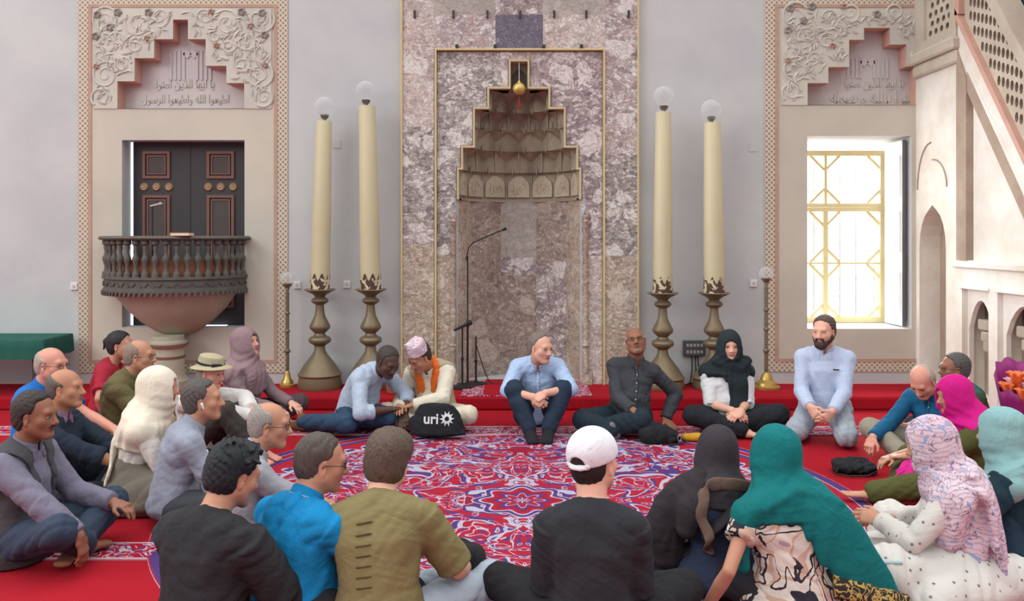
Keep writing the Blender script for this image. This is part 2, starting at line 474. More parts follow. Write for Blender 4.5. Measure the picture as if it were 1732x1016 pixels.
def spiral(m, cx, cz, r0, turns, a0, sgn, y, rad=.011):
    pts = []; rs = []
    N = int(18 * turns)
    for i in range(N + 1):
        f = i / N; r = r0 * (1 - .86 * f); a = a0 + sgn * f * turns * 2 * PI
        pts.append((cx + r * math.cos(a), y, cz + r * math.sin(a))); rs.append(rad * (1.1 - .5 * f))
    m.tube(pts, rs, 6)
    for k in range(3):
        a = a0 + sgn * (0.4 + k * 1.6); r = r0 * (1.0 - .1 * k)
        leaf(m, cx + r * math.cos(a), cz + r * math.sin(a), a + sgn * .9, r0 * .5, y)
INSIDE = [None]
def leaf(m, x, z, a, L, y):
    if INSIDE[0] and not all(INSIDE[0](866 + (x + L * q * math.cos(a)) / .005757, 400 - (z + L * q * math.sin(a) - EYE) / .005757) for q in (0, .6, 1.15)): return
    c, s = math.cos(a), math.sin(a)
    prof = [(0, 0), (.25, .16), (.55, .2), (.85, .08), (1.05, -.10), (.8, -.04), (.5, -.07), (.22, -.07)]
    vs = [(x + L * (c * u - s * w), y - .006, z + L * (s * u + c * w)) for u, w in prof] + [(x + L * .5 * c, y - .018, z + L * .5 * s)]
    m.add(vs, [(i, (i + 1) % 8, 8) for i in range(8)])
def rosette(m, x, z, r, y, k=6, star=False):
    n = k * 2 if star else 24
    vs = []
    for i in range(n):
        a = 2 * PI * i / n + PI / 2
        rr = r * ((1.0 if i % 2 == 0 else .5) if star else (1 + .12 * math.cos(k * a)))
        vs.append((x + rr * math.cos(a), y - .004, z + rr * math.sin(a)))
    o = len(vs)
    for i in range(n):
        p = vs[i]; vs.append((x + (p[0] - x) * .65, y - .022, z + (p[2] - z) * .65))
    for i in range(n):
        p = vs[i]; vs.append((x + (p[0] - x) * .35, y - .006, z + (p[2] - z) * .35))
    fs = []
    for i in range(n):
        j = (i + 1) % n; fs += [(i, j, o + j, o + i), (o + i, o + j, 2 * o + j, 2 * o + i)]
    fs.append(tuple(range(2 * o, 3 * o)))
    m.add(vs, fs)

M_FLOWER = mat('grey_rosette', (150, 142, 138), .9, .1)
M_FLOWERP = mat('pink_rosette', (196, 160, 148), .9, .1)
def arabic(name, text, cx, cz, width, y, material, parent):
    cu = bpy.data.curves.new(name, 'FONT'); cu.body = text; cu.align_x = 'CENTER'; cu.size = .12; cu.extrude = .010; cu.offset = .0022
    o = bpy.data.objects.new(name, cu); COL.objects.link(o)
    dg = bpy.context.evaluated_depsgraph_get()
    me = bpy.data.meshes.new_from_object(o.evaluated_get(dg))
    bpy.data.objects.remove(o)
    co = np.array([v.co[:] for v in me.vertices]) if len(me.vertices) else np.zeros((1, 3))
    w = co[:, 0].max() - co[:, 0].min(); s = width / max(w, 1e-3)
    c0 = (co[:, 0].max() + co[:, 0].min()) / 2; z0 = (co[:, 1].min() + co[:, 1].max()) / 2
    for v in me.vertices:
        x, yy, zz = v.co; v.co = (cx + (x - c0) * s, y - zz, cz + (yy - z0) * s * 1.3)
    me.materials.clear(); me.materials.append(material)
    ob = bpy.data.objects.new(name, me); COL.objects.link(ob)
    if parent is not None: ob.parent = parent
    return ob

def wall_panel(idx, x0, x1, top, bot, steps, opening, rec_bottom, curls, flowers, ln1, ln2, xtxt, label_side, has_right=True):
    """painted frame, carved stepped recess with lettering, above an opening"""
    d = WALL_Y - .012
    b = 17
    root = bpy.data.objects.new('trim_%d' % idx, None); COL.objects.link(root); tag(root, kind='structure')
    xr = x1 if has_right else 1552
    # interlace border
    m = MB()
    m.box((*w2(x0, 0)[:1], d, w2(0, bot)[1]), (w2(x0 + b, 0)[0], WALL_Y, w2(0, top)[1]))
    if has_right: m.box((w2(x1 - b, 0)[0], d, w2(0, bot)[1]), (w2(x1, 0)[0], WALL_Y, w2(0, top)[1]))
    m.box((w2(x0 + b, 0)[0], d, w2(0, bot)[1]), (w2(xr - (b if has_right else 0), 0)[0], WALL_Y, w2(0, bot - 16)[1]))
    if top > -20: m.box((w2(x0 + b, 0)[0], d, w2(0, top + 9)[1]), (w2(xr - (b if has_right else 0), 0)[0], WALL_Y, w2(0, top)[1]))
    m.build('interlace_border', M_LATT, root)
    # red line frame
    m = MB(); q = x0 + b; e = xr - (b if has_right else 0); t9 = top + 9 if top > -20 else top
    m.box((w2(q, 0)[0], d - .003, w2(0, bot - 16)[1]), (w2(q + 6, 0)[0], WALL_Y, w2(0, t9)[1]))
    if has_right: m.box((w2(e - 6, 0)[0], d - .003, w2(0, bot - 16)[1]), (w2(e, 0)[0], WALL_Y, w2(0, t9)[1]))
    m.box((w2(q + 6, 0)[0], d - .003, w2(0, bot - 16)[1]), (w2(e - (6 if has_right else 0), 0)[0], WALL_Y, w2(0, bot - 22)[1]))
    m.box((w2(q + 6, 0)[0], d - .003, w2(0, t9 + 5)[1]), (w2(e - (6 if has_right else 0), 0)[0], WALL_Y, w2(0, t9)[1]))
    m.build('painted_line', M_REDLINE, root)
    # plaster field with stepped hole and opening hole
    m = MB()
    fx0, fx1 = q + 6, e - (6 if has_right else 0)
    poly = wxz([(fx0, bot - 22), (fx1, bot - 22), (fx1, t9 + 5), (fx0, t9 + 5)])
    m.prism(poly, onwall, d + .004, WALL_Y, 0, [opening, wxz(steps)])
    m.build('plaster_field', M_PANEL, root)
    # carved slab above (stepped outline) and its reveal
    m = MB()
    sx0, sx1 = fx0 + 4, fx1 - (4 if has_right else 0)
    ce = rec_bottom
    poly = [(sx0, ce), (steps[0][0], ce)] + list(steps[1:-1]) + [(steps[-1][0], ce), (sx1, ce), (sx1, t9 + 8), (sx0, t9 + 8)]
    pp = []
    for p in poly:
        if not pp or abs(p[0] - pp[-1][0]) + abs(p[1] - pp[-1][1]) > .5: pp.append(p)
    m.prism(wxz(pp), onwall, d - .006, WALL_Y, 0)
    rnd = random.Random(idx)
    def inside(px, py):
        c = False; k = len(pp)
        for i in range(k):
            (ax, ay), (bx, by) = pp[i], pp[i - 1]
            if (ay > py) != (by > py) and px < (bx - ax) * (py - ay) / (by - ay) + ax: c = not c
        return c
    INSIDE[0] = inside
    for cx, cy, r, a0, sg, tu in curls: spiral(m, *w2(cx, cy), r * .005757, tu, a0, sg, d - .006)
    k = 0
    while k < 420:
        px = rnd.uniform(sx0 + 4, sx1 - 4); py = rnd.uniform(t9 + 12, ce - 6)
        if all(inside(px + a, py + bb) for a in (-8, 8) for bb in (-7, 7)): leaf(m, *w2(px, py), rnd.uniform(0, 6.28), rnd.uniform(.05, .10), d - .006)
        k += 1
    m.build('carved_scroll', M_CARVE, root, smooth=True)
    for mk, pk, st in ((M_FLOWER, 0, False), (M_FLOWERP, 1, True)):
        m = MB()
        for cx, cy, kind in flowers:
            if kind == pk: rosette(m, *w2(cx, cy), .040, d - .006, 6 if st else 5, st)
        if m.v: m.build('rosette', mk, root)
    # recess: back plate and painted reveals
    m = MB(); D = WALL_Y + .15
    bx0 = min(p[0] for p in steps); bx1 = max(p[0] for p in steps); bt = min(p[1] for p in steps)
    m.box((w2(bx0 - 4, 0)[0], D, w2(0, rec_bottom + 4)[1]), (w2(bx1 + 4, 0)[0], D + .02, w2(0, bt - 4)[1]))
    nb = 10
    for i in range(nb):
        xx = xtxt + (i - (nb - 1) / 2) * 7.6
        if abs(i - 4.5) < 1: continue
        m.box((w2(xx - 1.8, 0)[0], D - .012, w2(0, ln1 - 12)[1]), (w2(xx + 1.8, 0)[0], D + .01, w2(0, bt + 46)[1]), bev=.003)
    dx, dz = w2(xtxt, bt + 52)
    for k in (-1, 1):
        m.box((-.035, -.012, -.035), (.035, .01, .035), rot=Matrix.Translation((dx + k * .035, D, dz)) @ Matrix.Rotation(PI / 4, 4, 'Y'), bev=.003)
    m.build('recess', M_RECESS, root)
    m = MB()
    pl = wxz(steps)
    for i in range(len(pl)):
        (ax, az), (bx, bz) = pl[i], pl[(i + 1) % len(pl)]
        cx = sum(p[0] for p in pl) / len(pl); cz = min(p[1] for p in pl)
        ex = lambda x: x + (.0015 if x < cx else -.0015)
        ez = lambda z: z - .0015 if z > cz + .01 else z + .0015
        m.add([(ex(ax), d - .004, ez(az)), (ex(bx), d - .004, ez(bz)), (ex(bx), D, ez(bz)), (ex(ax), D, ez(az))], [(0, 1, 2, 3)])
    m.build('painted_reveal', M_SALMON, root, fix=False)
    return root, D

cl = []
for sx, X in ((1, 0), (-1, 1)):
    f = lambda px: px if X == 0 else 620 - px
    cl += [(f(178), 35, 24, .5, sx, 1.8), (f(235), 40, 24, 2.5, sx, 1.7), (f(200), 70, 17, 3.5, -sx, 1.5), (f(172), 95, 17, 2.0, -sx, 1.5),
           (f(180), 128, 24, 1.0, sx, 1.9), (f(172), 165, 17, 4.0, -sx, 1.6), (f(232), 78, 14, 1.0, sx, 1.5), (f(272), 30, 17, 4.5, sx, 1.6), (f(210), 110, 14, .2, sx, 1.5), (f(255), 62, 11, 2.2, -sx, 1.3)]
fl = [(167, 26, 0), (201, 22, 0), (253, 22, 0), (188, 47, 0), (164, 62, 0), (250, 66, 1), (165, 113, 1), (359, 21, 1), (410, 21, 0), (445, 23, 0), (425, 45, 1), (449, 60, 0), (368, 78, 1), (450, 111, 1)]
trimL, DL = wall_panel(1, 133, 487, -1, 630, stepL_px, shut_o, 184, cl, fl, 143, 168, 313, 'left')
cr = []
for (cx, cy, r, a0, s, tu) in cl:
    px = cx * 1.0 + 1165
    cr.append((px if px < 1430 else px - 0, cy - 8, r, a0, s, tu))
cr = [c for c in cr if c[0] < 1545 and not (1440 < c[0] and c[1] > 60) and not (1400 < c[0] < 1500 and c[1] > 30 and c[1] < 60 and c[0] > 1440)]
fr = [(1336, 15, 0), (1372, 12, 0), (1358, 36, 0), (1332, 52, 0), (1425, 12, 1), (1406, 78, 1), (1331, 103, 1), (1481, 25, 0)]
trimR, DR = wall_panel(2, 1293, 1640, -1, 628, stepR_px, win_o, 178, cr, fr, 140, 164, 1478, 'right', has_right=False)
# relief lettering (two lines each) in joined Arabic presentation forms, written right to left
REVT = lambda s: s[::-1]
y1 = REVT('\uFEF3\uFE8E \uFE8D\uFEF3\uFEEC\uFE8E \uFE8D\uFEDF\uFEAC\uFEF3\uFEE6 \uFE81\uFEE3\uFEE8\uFEEE\uFE8D')
y2 = REVT('\uFE8D\uFEC3\uFEF4\uFECC\uFEEE\uFE8D \uFE8D\uFEDF\uFEE0\uFEEA \uFEED\uFE8D\uFEC3\uFEF4\uFECC\uFEEE\uFE8D \uFE8D\uFEDF\uFEAE\uFEB3\uFEEE\uFEDD')
y3 = REVT('\uFE81\uFEE3\uFEE8\uFEEE\uFE8D \uFE91\uFE8E\uFEDF\uFEE0\uFEEA \uFEED\uFEAD\uFEB3\uFEEE\uFEDF\uFEEA')
for root, D, px, l1, l2, tb in ((trimL, DL, 313, 142, 169, y2), (trimR, DR, 1478, 141, 165, y3)):
    arabic('lettering', y1, *w2(px, l1, D), 100 * .0058, D, M_CARVE, root)
    arabic('lettering', tb, *w2(px, l2, D), 150 * .0058, D, M_CARVE, root)
# ------------------------------------------------------------------ shutters behind the balcony
M_WOOD = mat('dark_stained_wood', (58, 56, 60), .65, .2, 5, .25, 50)
M_WOOD2 = mat('red_brown_wood', (118, 82, 72), .65, .2, 8)
M_WOOD3 = mat('inset_wood', (74, 66, 66), .65, .25, 8)
M_BOSS = mat('brass_boss', (160, 132, 100), .5, .2, 20, .2, 40, .4)
SH = 8.22
sd = bpy.data.objects.new('door_1', None); COL.objects.link(sd); tag(sd, kind='structure')
def wr(px0, py0, px1, py1, d):          # rectangle of pixels at a depth -> x0, z0, x1, z1
    a = w2(px0, py1, d); b = w2(px1, py0, d); return a[0], a[1], b[0], b[1]
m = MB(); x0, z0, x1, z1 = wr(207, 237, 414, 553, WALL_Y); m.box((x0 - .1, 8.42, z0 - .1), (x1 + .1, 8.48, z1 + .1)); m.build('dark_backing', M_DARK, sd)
m = MB(); a = wr(219, 230, 224, 556, SH); m.box((a[0], SH + .02, a[1]), (a[2], SH + .04, a[3]))
a = wr(330, 549, 385, 553, SH); m.box((a[0], SH - .05, a[1]), (a[2], SH + .0, a[3]))
m.build('daylight_gap', emis('daylight_gap', (235, 238, 245), .9), sd)
for px0, px1 in ((225, 317), (321, 414)):
    leafo = MB(); a = wr(px0, 226, px1, 556, SH); leafo.box((a[0], SH, a[1]), (a[2] + .04, SH + .05, a[3]), bev=.006)
    lo = leafo.build('shutter_leaf', M_WOOD, sd)
    cxp = (px0 + px1) / 2 + (-6 if px0 < 300 else 6)
    m = MB(); mi = MB()
    for (p0, p1, q0, q1) in ((cxp - 23, cxp + 23, 256, 302), (cxp - 23, cxp + 23, 330, 520)):
        for g, dd in ((0, .018), (7, .012)):
            A = wr(p0 + g, q0 + g, p1 - g, q1 - g, SH); w = .026 if g == 0 else .014
            for bx in ((A[0], A[1], A[0] + w, A[3]), (A[2] - w, A[1], A[2], A[3]), (A[0] + w, A[1], A[2] - w, A[1] + w), (A[0] + w, A[3] - w, A[2] - w, A[3])):
                m.box((bx[0], SH - dd, bx[1]), (bx[2], SH + .01, bx[3]))
        A = wr(p0 + 10, q0 + 10, p1 - 10, q1 - 10, SH); mi.box((A[0], SH - .006, A[1]), (A[2], SH + .01, A[3]))
    m.build('panel_moulding', M_WOOD2, lo); mi.build('inset_panel', M_WOOD3, lo)
    for k in (-21, 0, 21):
        c = w2(cxp + k, 316, SH); b = MB()
        b.lathe([(.0, .026), (.012, .026), (.018, .018), (.030, .020), (.040, .010), (.043, 0)], (c[0], SH, c[1]), 20, axis=Matrix.Rotation(PI / 2, 3, 'X'))
        b.build('boss', M_BOSS, lo, smooth=True)

# ------------------------------------------------------------------ tall window on the right
M_YEL = mat('pale_yellow_paint', (226, 212, 160), .6, .08, 10)
M_WHT = mat('white_paint', (236, 236, 234), .6, .05, 8)
WD = 8.60
wn = bpy.data.objects.new('window_1', None); COL.objects.link(wn); tag(wn, kind='structure')
m = MB()
_wb = [0]
def wbar(p0, q0, p1, q1, w, d0=WD, th=.05, mm=None):
    """a straight bar between two pixels on the window plane"""
    _wb[0] += 1; d0 += .0006 * (_wb[0] % 11); th += .0004 * (_wb[0] % 7)
    a = Vector(w2(p0, q0, WD)); b = Vector(w2(p1, q1, WD)); t = (b - a).normalized(); n = Vector((-t.y, t.x)) * (w * .5 * WD / F_PX)
    (mm or m).prism([(a + n)[:], (b + n)[:], (b - n)[:], (a - n)[:]], onwall, d0, d0 + th)
for (a, b, c, d_, w) in ((1330, 259, 1497, 259, 9), (1330, 540, 1497, 540, 9), (1493, 255, 1493, 545, 9), (1330, 255, 1330, 545, 9), (1330, 347, 1497, 347, 6), (1330, 354, 1497, 354, 7)):
    wbar(a, b, c, d_, w, WD - .01, .07)
m.build('window_frame', M_YEL, wn)
m = MB()
for (a, b, c, d_, w) in ((1397, 262, 1397, 344, 4.5), (1397, 357, 1397, 537, 8), (1330, 445, 1397, 445, 3), (1401, 445, 1490, 445, 3)):
    wbar(a, b, c, d_, w, WD, .04)
for (cx, cy, w) in ((1397, 284, 1), (1397, 318, 1), (1397, 380, 1), (1397, 445, 1), (1397, 510, 1)):
    pass
for top, bot in ((263, 343), (358, 443), (447, 537)):
    for xa, xb in ((1334, 1395), (1399, 1490)):
        k = 22 if xb > 1400 else 24
        for (p, q, r_, s) in ((xa, top + k, xa + k, top), (xb - k, top, xb, top + k), (xa, bot - k, xa + k, bot), (xb - k, bot, xb, bot - k)):
            wbar(p, q, r_, s, 4, WD + .005, .03)
m.build('glazing_bars', M_YEL, wn)
t = NT('window_glass'); g = t.n('ShaderNodeBsdfTransparent'); gl = t.n('ShaderNodeBsdfGlossy'); mx = t.n('ShaderNodeMixShader')
gl.inputs[1].default_value = .05; mx.inputs[0].default_value = .06; t.l(g.outputs[0], mx.inputs[1]); t.l(gl.outputs[0], mx.inputs[2]); t.l(mx.outputs[0], t.out.inputs[0])
m = MB(); A = wr(1334, 259, 1490, 540, WD); m.box((A[0], WD + .018, A[1]), (A[2], WD + .023, A[3])); m.build('glass', t.m, wn)
m = MB()
for px in (1376, 1420, 1447, 1478):
    A = wr(px, 250, px + 1.6, 550, 8.95); m.box((A[0], 8.95, A[1]), (A[2], 8.965, A[3]))
for py in (290, 322, 385, 412, 470, 500):
    A = wr(1330, py, 1500, py + 1.4, 8.95); m.box((A[0], 8.94, A[1]), (A[2], 8.955, A[3]))
m.build('outside_grille', mat('grey_iron', (150, 150, 150), .6), wn)
A = wr(1365, 230, 1541, 556, WALL_Y)
m = MB(); m.box((A[0] - .35, WALL_Y + .621, A[1] - .3), (A[0] - .02, WALL_Y + .66, A[3] + .3)); m.build('jamb_return', M_WHT, wn)
m = MB(); m.box((A[2] - .060, 8.12, A[1] + .02), (A[2] - .030, 8.50, A[3] - .03), bev=.004)
for z in (A[1] + .35, A[1] + .95, A[1] + 1.5): m.box((A[2] - .072, 8.15, z - .2), (A[2] - .058, 8.42, z + .2), bev=.003)
m.build('window_shutter', M_WHT, wn)
m = MB(); m.box((A[2] - .060, 8.105, A[1] + .02), (A[2] - .030, 8.119, A[3] - .03)); m.build('shutter_edge', mat('dark_edge', (96, 92, 100), .7), wn)
m = MB(); m.box((A[0] - .01, 8.062, A[1] - .004), (A[2] + .01, 8.66, A[1] + .004)); m.build('window_sill', M_WHT, wn)

# ------------------------------------------------------------------ mihrab
mh = empty('prayer_niche', (0, 0, 0), 'tall marble prayer niche with gilt lines and a stepped stalactite hood in the back wall', 'prayer niche')
FR = WALL_Y - .05
def slab(p0, q0, p1, q1, d=FR):
    A = wr(p0, q0, p1, q1, WALL_Y); return A
m = MB(); OUT = [B_OUT, B_OUT2, B_GREY, B_PURP, M_PORPH, M_GREYST, B_LOW]
def sl(p0, q0, p1, q1, mi, d=FR):
    A = wr(p0, q0, p1, q1, WALL_Y); m.box((A[0], d, A[1]), (A[2], WALL_Y, A[3]), mi)
for (p0, q0, p1, q1, mi) in ((682, 90, 735, 215, 1), (682, 215, 735, 378, 2), (682, 378, 735, 412, 3), (682, 412, 735, 652, 6), (682, 27, 735, 90, 1), (735, 27, 838, 85, 0), (838, 27, 918, 84, 4), (918, 27, 1022, 85, 1),
                             (682, -60, 735, 27, 1), (735, -60, 838, 27, 5), (838, -60, 918, 27, 3), (918, -60, 1022, 27, 5), (1022, -60, 1077, 90, 0), (1022, 90, 1077, 260, 0), (1022, 260, 1077, 432, 2), (1022, 432, 1077, 652, 6)):
    sl(p0, q0, p1, q1, mi)
m.build('marble_surround', OUT, mh)
FI = WALL_Y - .03
m = MB()
IN = [B_GREY, B_PURP, B_OUT, B_LOW, B_OUT2]
steps_in = [(p[0] - 3 if p[0] < 878 else p[0] + 3, p[1] - 3) for p in mih_px]
def inner(x0, x1, y0, y1, mi):
    """inner panel area clipped against the stepped opening"""
    sub = [y0] + sorted(set([v for v in (101, 147, 181, 246, 283) if y0 < v < y1])) + [y1]
    for a, b in zip(sub[:-1], sub[1:]):
        mid = (a + b) / 2
        xs = [p for p in ((859, 897, 101, 147), (823, 932, 147, 181), (799, 958, 181, 246), (779, 979, 246, 283), (772, 984, 283, 700)) if p[2] <= mid < p[3]]
        if not xs: segs = [(x0, x1)]
        else:
            l, r = xs[0][:2]; segs = [(x0, min(x1, l)), (max(x0, r), x1)]
        for s0, s1 in segs:
            if s1 - s0 > .5:
                A = wr(s0, a, s1, b, WALL_Y); m.box((A[0], FI, A[1]), (A[2], WALL_Y, A[3]), mi)
inner(740, 846, 89, 340, 0); inner(846, 912, 89, 150, 2); inner(912, 1018, 89, 340, 1)
inner(740, 846, 340, 430, 0); inner(912, 1018, 340, 432, 1); inner(740, 846, 430, 652, 3); inner(912, 1018, 432, 652, 4)
m.build('marble_panel', IN, mh)
m = MB()
for k_, (p0, q0, p1, q1) in enumerate(((679, -60, 682.2, 650), (1076.6, -60, 1079.4, 650), (736, 84, 739.5, 650), (1019, 84, 1022.5, 650), (736.2, 84.2, 1022.2, 87.5))):
    A = wr(p0, q0, p1, q1, WALL_Y); m.box((A[0], FR - .018 - .0007 * k_, A[1]), (A[2], WALL_Y, A[3]), bev=.003)
m.build('gilt_moulding', M_GILT, mh)
m = MB()
pl = wxz([(775, 336)] + mih_px[19:1:-1][::-1][::-1])
edge = wxz([(775, 336), (775, 286), (782, 286), (782, 249), (802, 249), (802, 184), (826, 184), (826, 150), (862, 150), (862, 104), (894, 104), (894, 150), (929, 150), (929, 184), (955, 184), (955, 249), (976, 249), (976, 286), (981, 286), (981, 336)])
for k_, (a, b) in enumerate(zip(edge[:-1], edge[1:])):
    w = .010 + .0006 * (k_ % 2); x0, x1 = sorted((a[0], b[0])); z0, z1 = sorted((a[1], b[1]))
    m.box((x0 - w, FI - .024 - .001 * (k_ % 2), z0 - w), (x1 + w, WALL_Y + .02 + .001 * (k_ % 2), z1 + w), bev=.003)
m.build('hood_moulding', mat('hood_gilt', (196, 180, 146), .6, .12, 14, .1, 60, 0.0), mh)
for px in (692 + 9, 766, 823, 878, 935, 989, 1060):
    A = wr(px, 21, px + 3.5, 33, WALL_Y); m = MB(); m.box((A[0], FR - .03, A[1]), (A[2], FR, A[3])); m.build('iron_pin', mat('dark_iron', (66, 58, 60), .7), mh)
for px in (771, 835, 917, 980):
    A = wr(px, 78, px + 5, 83, WALL_Y); m = MB(); m.box((A[0], FR - .03, A[1]), (A[2], FR, A[3])); m.build('iron_pin', mat('dark_iron', (66, 58, 60), .7), mh)
# niche shaft: half octagon in plan
cxm = (878 - 866) * .005757
hw = (981 - 775) / 2 * .005757
def plan(k, n, R=hw, depth=.55, y0=WALL_Y):
    a = PI * k / n; return cxm - R * math.cos(a), y0 + depth * math.sin(a)
zt = w2(0, 337)[1]
m = MB(); NM = [B_LOW, B_BROWN, M_GREYST, B_PURP]
N = 5; pts = [plan(k, N) for k in range(N + 1)]
for k in range(N):
    (xa, ya), (xb, yb) = pts[k], pts[k + 1]
    split = {0: [(PLAT, zt, 0)], 1: [(PLAT, zt, 1)], 2: [(PLAT, 1.15, 1), (1.15, zt - .58, 3), (zt - .58, zt, 2)], 3: [(PLAT, 1.3, 3), (1.3, zt, 1)], 4: [(PLAT, zt, 0)]}[k]
    for z0, z1, mi in split: m.add([(xa, ya, z0), (xb, yb, z0), (xb, yb, z1), (xa, ya, z1)], [(0, 1, 2, 3)], mi)
m.build('niche_shaft', NM, mh, fix=False)
# stalactite hood in tiers
m = MB()
tiers = [(336, 286, 1.0, .55), (286, 249, .97, .52), (249, 215, .78, .46), (215, 184, .74, .42), (184, 150, .52, .30)]
mt = MB()
for ti, (yb_, yt_, f, dp) in enumerate(tiers):
    z0 = w2(0, yb_)[1]; z1 = w2(0, yt_)[1]; n = 7 if ti == 0 else 14 - 2 * (ti // 2)
    R = hw * f; P0 = []; P1 = []
    for k in range(n + 1):
        zz = 0.0 if ti == 0 else (.05 if k % 2 else -.035)
        a = PI * k / n
        x = cxm - R * math.cos(a); y = WALL_Y + .02 + dp * math.sin(a)
        x += zz * math.cos(a) * .6; y -= zz * math.sin(a)
        if k in (0, n): y = WALL_Y + .02; x = cxm - R * math.cos(a)
        P0.append((x, y)); 
        q = .86 if ti else 1.0
        zz2 = -zz * .6
        x2 = cxm - R * q * math.cos(a) + zz2 * math.cos(a) * .6; y2 = WALL_Y + .02 + dp * q * math.sin(a) - zz2 * math.sin(a)
        if k in (0, n): y2 = WALL_Y + .02; x2 = cxm - R * math.cos(a)
        P1.append((x2, y2))
    zm = z0 + (z1 - z0) * .5
    for k in range(n):
        A0, B0, A1, B1 = P0[k], P0[k + 1], P1[k], P1[k + 1]
        if ti == 0:
            m.add([(*A0, z0), (*B0, z0), (*B0, z1), (*A0, z1)], [(0, 1, 2, 3)])
        else:
            mid = ((A0[0] + B0[0]) / 2, (A0[1] + B0[1]) / 2 + .02)
            m.add([(*A0, z0), (*B0, z0), (*B0, zm), (*A0, zm), (*B1, z1), (*A1, z1), (*mid, zm + (z1 - zm) * .55)],
                  [(0, 1, 2, 3), (3, 2, 6), (3, 6, 5), (2, 4, 6), (6, 4, 5)])
    # ledge between tiers
    nf, nd = (tiers[ti + 1][2], tiers[ti + 1][3]) if ti + 1 < len(tiers) else (.12, .1)
    n2 = 20
    vs = [plan(k, n2, R * (.86 if ti else 1.0) + .03, dp * (.86 if ti else 1) + .03, WALL_Y + .02) for k in range(n2 + 1)] + [plan(k, n2, hw * nf - .03, nd - .04, WALL_Y + .02) for k in range(n2 + 1)]
    m.add([(p[0], p[1], z1) for p in vs], [(k, k + 1, n2 + 2 + k, n2 + 1 + k) for k in range(n2)])
    for k in range(n + 1):
        if ti in (0, 1, 3) and 0 < k < n: m.tube([(P0[k][0], P0[k][1] - .005, z0), (P0[k][0], P0[k][1] - .01, z1)], .010, 6)
    for k in range(n):
        if ti == 0: continue
        if ti == 3:
            A0, B0 = P0[k], P0[k + 1]; q = lambda f, o: (A0[0] + (B0[0] - A0[0]) * f, A0[1] + (B0[1] - A0[1]) * f - o)
            for f0, f1 in ((.14, .44), (.56, .86)): m.add([(*q(f0, .012), z0 + .02), (*q(f1, .012), z0 + .02), (*q(f1, .012), zm - .005), (*q(f0, .012), zm - .005), (*q(f0, -.01), z0 + .02), (*q(f1, -.01), z0 + .02), (*q(f1, -.01), zm - .005), (*q(f0, -.01), zm - .005)], [(0, 1, 2, 3), (0, 4, 5, 1), (1, 5, 6, 2), (2, 6, 7, 3), (3, 7, 4, 0)])
        mx_ = (P0[k][0] + P0[k + 1][0]) / 2; my_ = (P0[k][1] + P0[k + 1][1]) / 2
        if k % 2 == 0: m.tube([(mx_, my_ - .03, z0 - .015), (mx_, my_ - .02, z0 + .03), (mx_, my_ + .01, z0 + .07)], [.004, .016, .003], 6)
m.build('stalactite_hood', M_MUQ, mh, fix=False)
# arched lettered plaques of the lowest tier
z0 = w2(0, 333)[1]; z1 = w2(0, 290)[1]
rnd = random.Random(5)
for k in range(7):
    (xa, ya), (xb, yb) = plan(k, 7, hw, .55, WALL_Y + .015), plan(k + 1, 7, hw, .55, WALL_Y + .015)
    L = math.hypot(xb - xa, yb - ya); ux, uy = (xb - xa) / L, (yb - ya) / L; nx, ny = uy, -ux
    fn = lambda u, v, d: (xa + ux * u + nx * d, ya + uy * u + ny * d, v)
    h = z1 - z0; b = .022
    poly = [(b, z0 + .02), (L - b, z0 + .02), (L - b, z0 + h * .55), (L - b - .012, z0 + h * .72), (L * .62, z0 + h * .96), (L * .38, z0 + h * .96), (b + .012, z0 + h * .72), (b, z0 + h * .55)]
    m = MB(); m.prism(poly, fn, .022, 0)
    pq = m.build('arched_plaque', M_MUQL, mh)
    mm = MB()
    for j in range(5):
        u = L * (.25 + .125 * j); v = z0 + h * rnd.uniform(.3, .55); pts = [fn(u + .018 * math.sin(i * .9 + j) - .01 * j / 5, v + .035 * math.cos(i * .8 + j * 1.3), .022) for i in range(6)]
        mm.tube(pts, .0045, 5)
    mm.build('script_relief', M_MUQ, pq, smooth=True)
m = MB(); zb = w2(0, 336)[1]
for R2, zz, hh in ((hw + .0, zb - .012, .022),):
    vs = []
    for k in range(8): p = plan(k, 7, R2 - .03, .52, WALL_Y + .015); q = plan(k, 7, R2 + .02, .57, WALL_Y + .015); vs += [(p[0], p[1], zz), (q[0], q[1], zz), (p[0], p[1], zz + hh)]
    fs = []
    for k in range(7): o = k * 3; fs += [(o, o + 3, o + 5, o + 2), (o, o + 1, o + 4, o + 3), (o + 2, o + 5, o + 4, o + 1)]
    m.add(vs, fs)
m.build('hood_ledge', M_BROWNST, mh)
# top dark cell and back of the hood
m = MB(); A = wr(866, 112, 890, 152, WALL_Y)
m.prism([(A[0], A[1]), (A[2], A[1]), (A[2], A[3] - .06), ((A[0] + A[2]) / 2, A[3]), (A[0], A[3] - .06)], onwall, WALL_Y + .10, WALL_Y + .12)
m.build('top_cell', mat('dark_cell', (96, 88, 86), .9), mh)
m = MB(); A = wr(770, 98, 985, 345, WALL_Y); m.box((A[0], WALL_Y + .60, A[1]), (A[2], WALL_Y + .619, A[3])); A2 = wr(860, 100, 897, 153, WALL_Y); m.box((A2[0], WALL_Y + .115, A2[1]), (A2[2], WALL_Y + .14, A2[3])); m.build('hood_back', M_MUQ, mh)
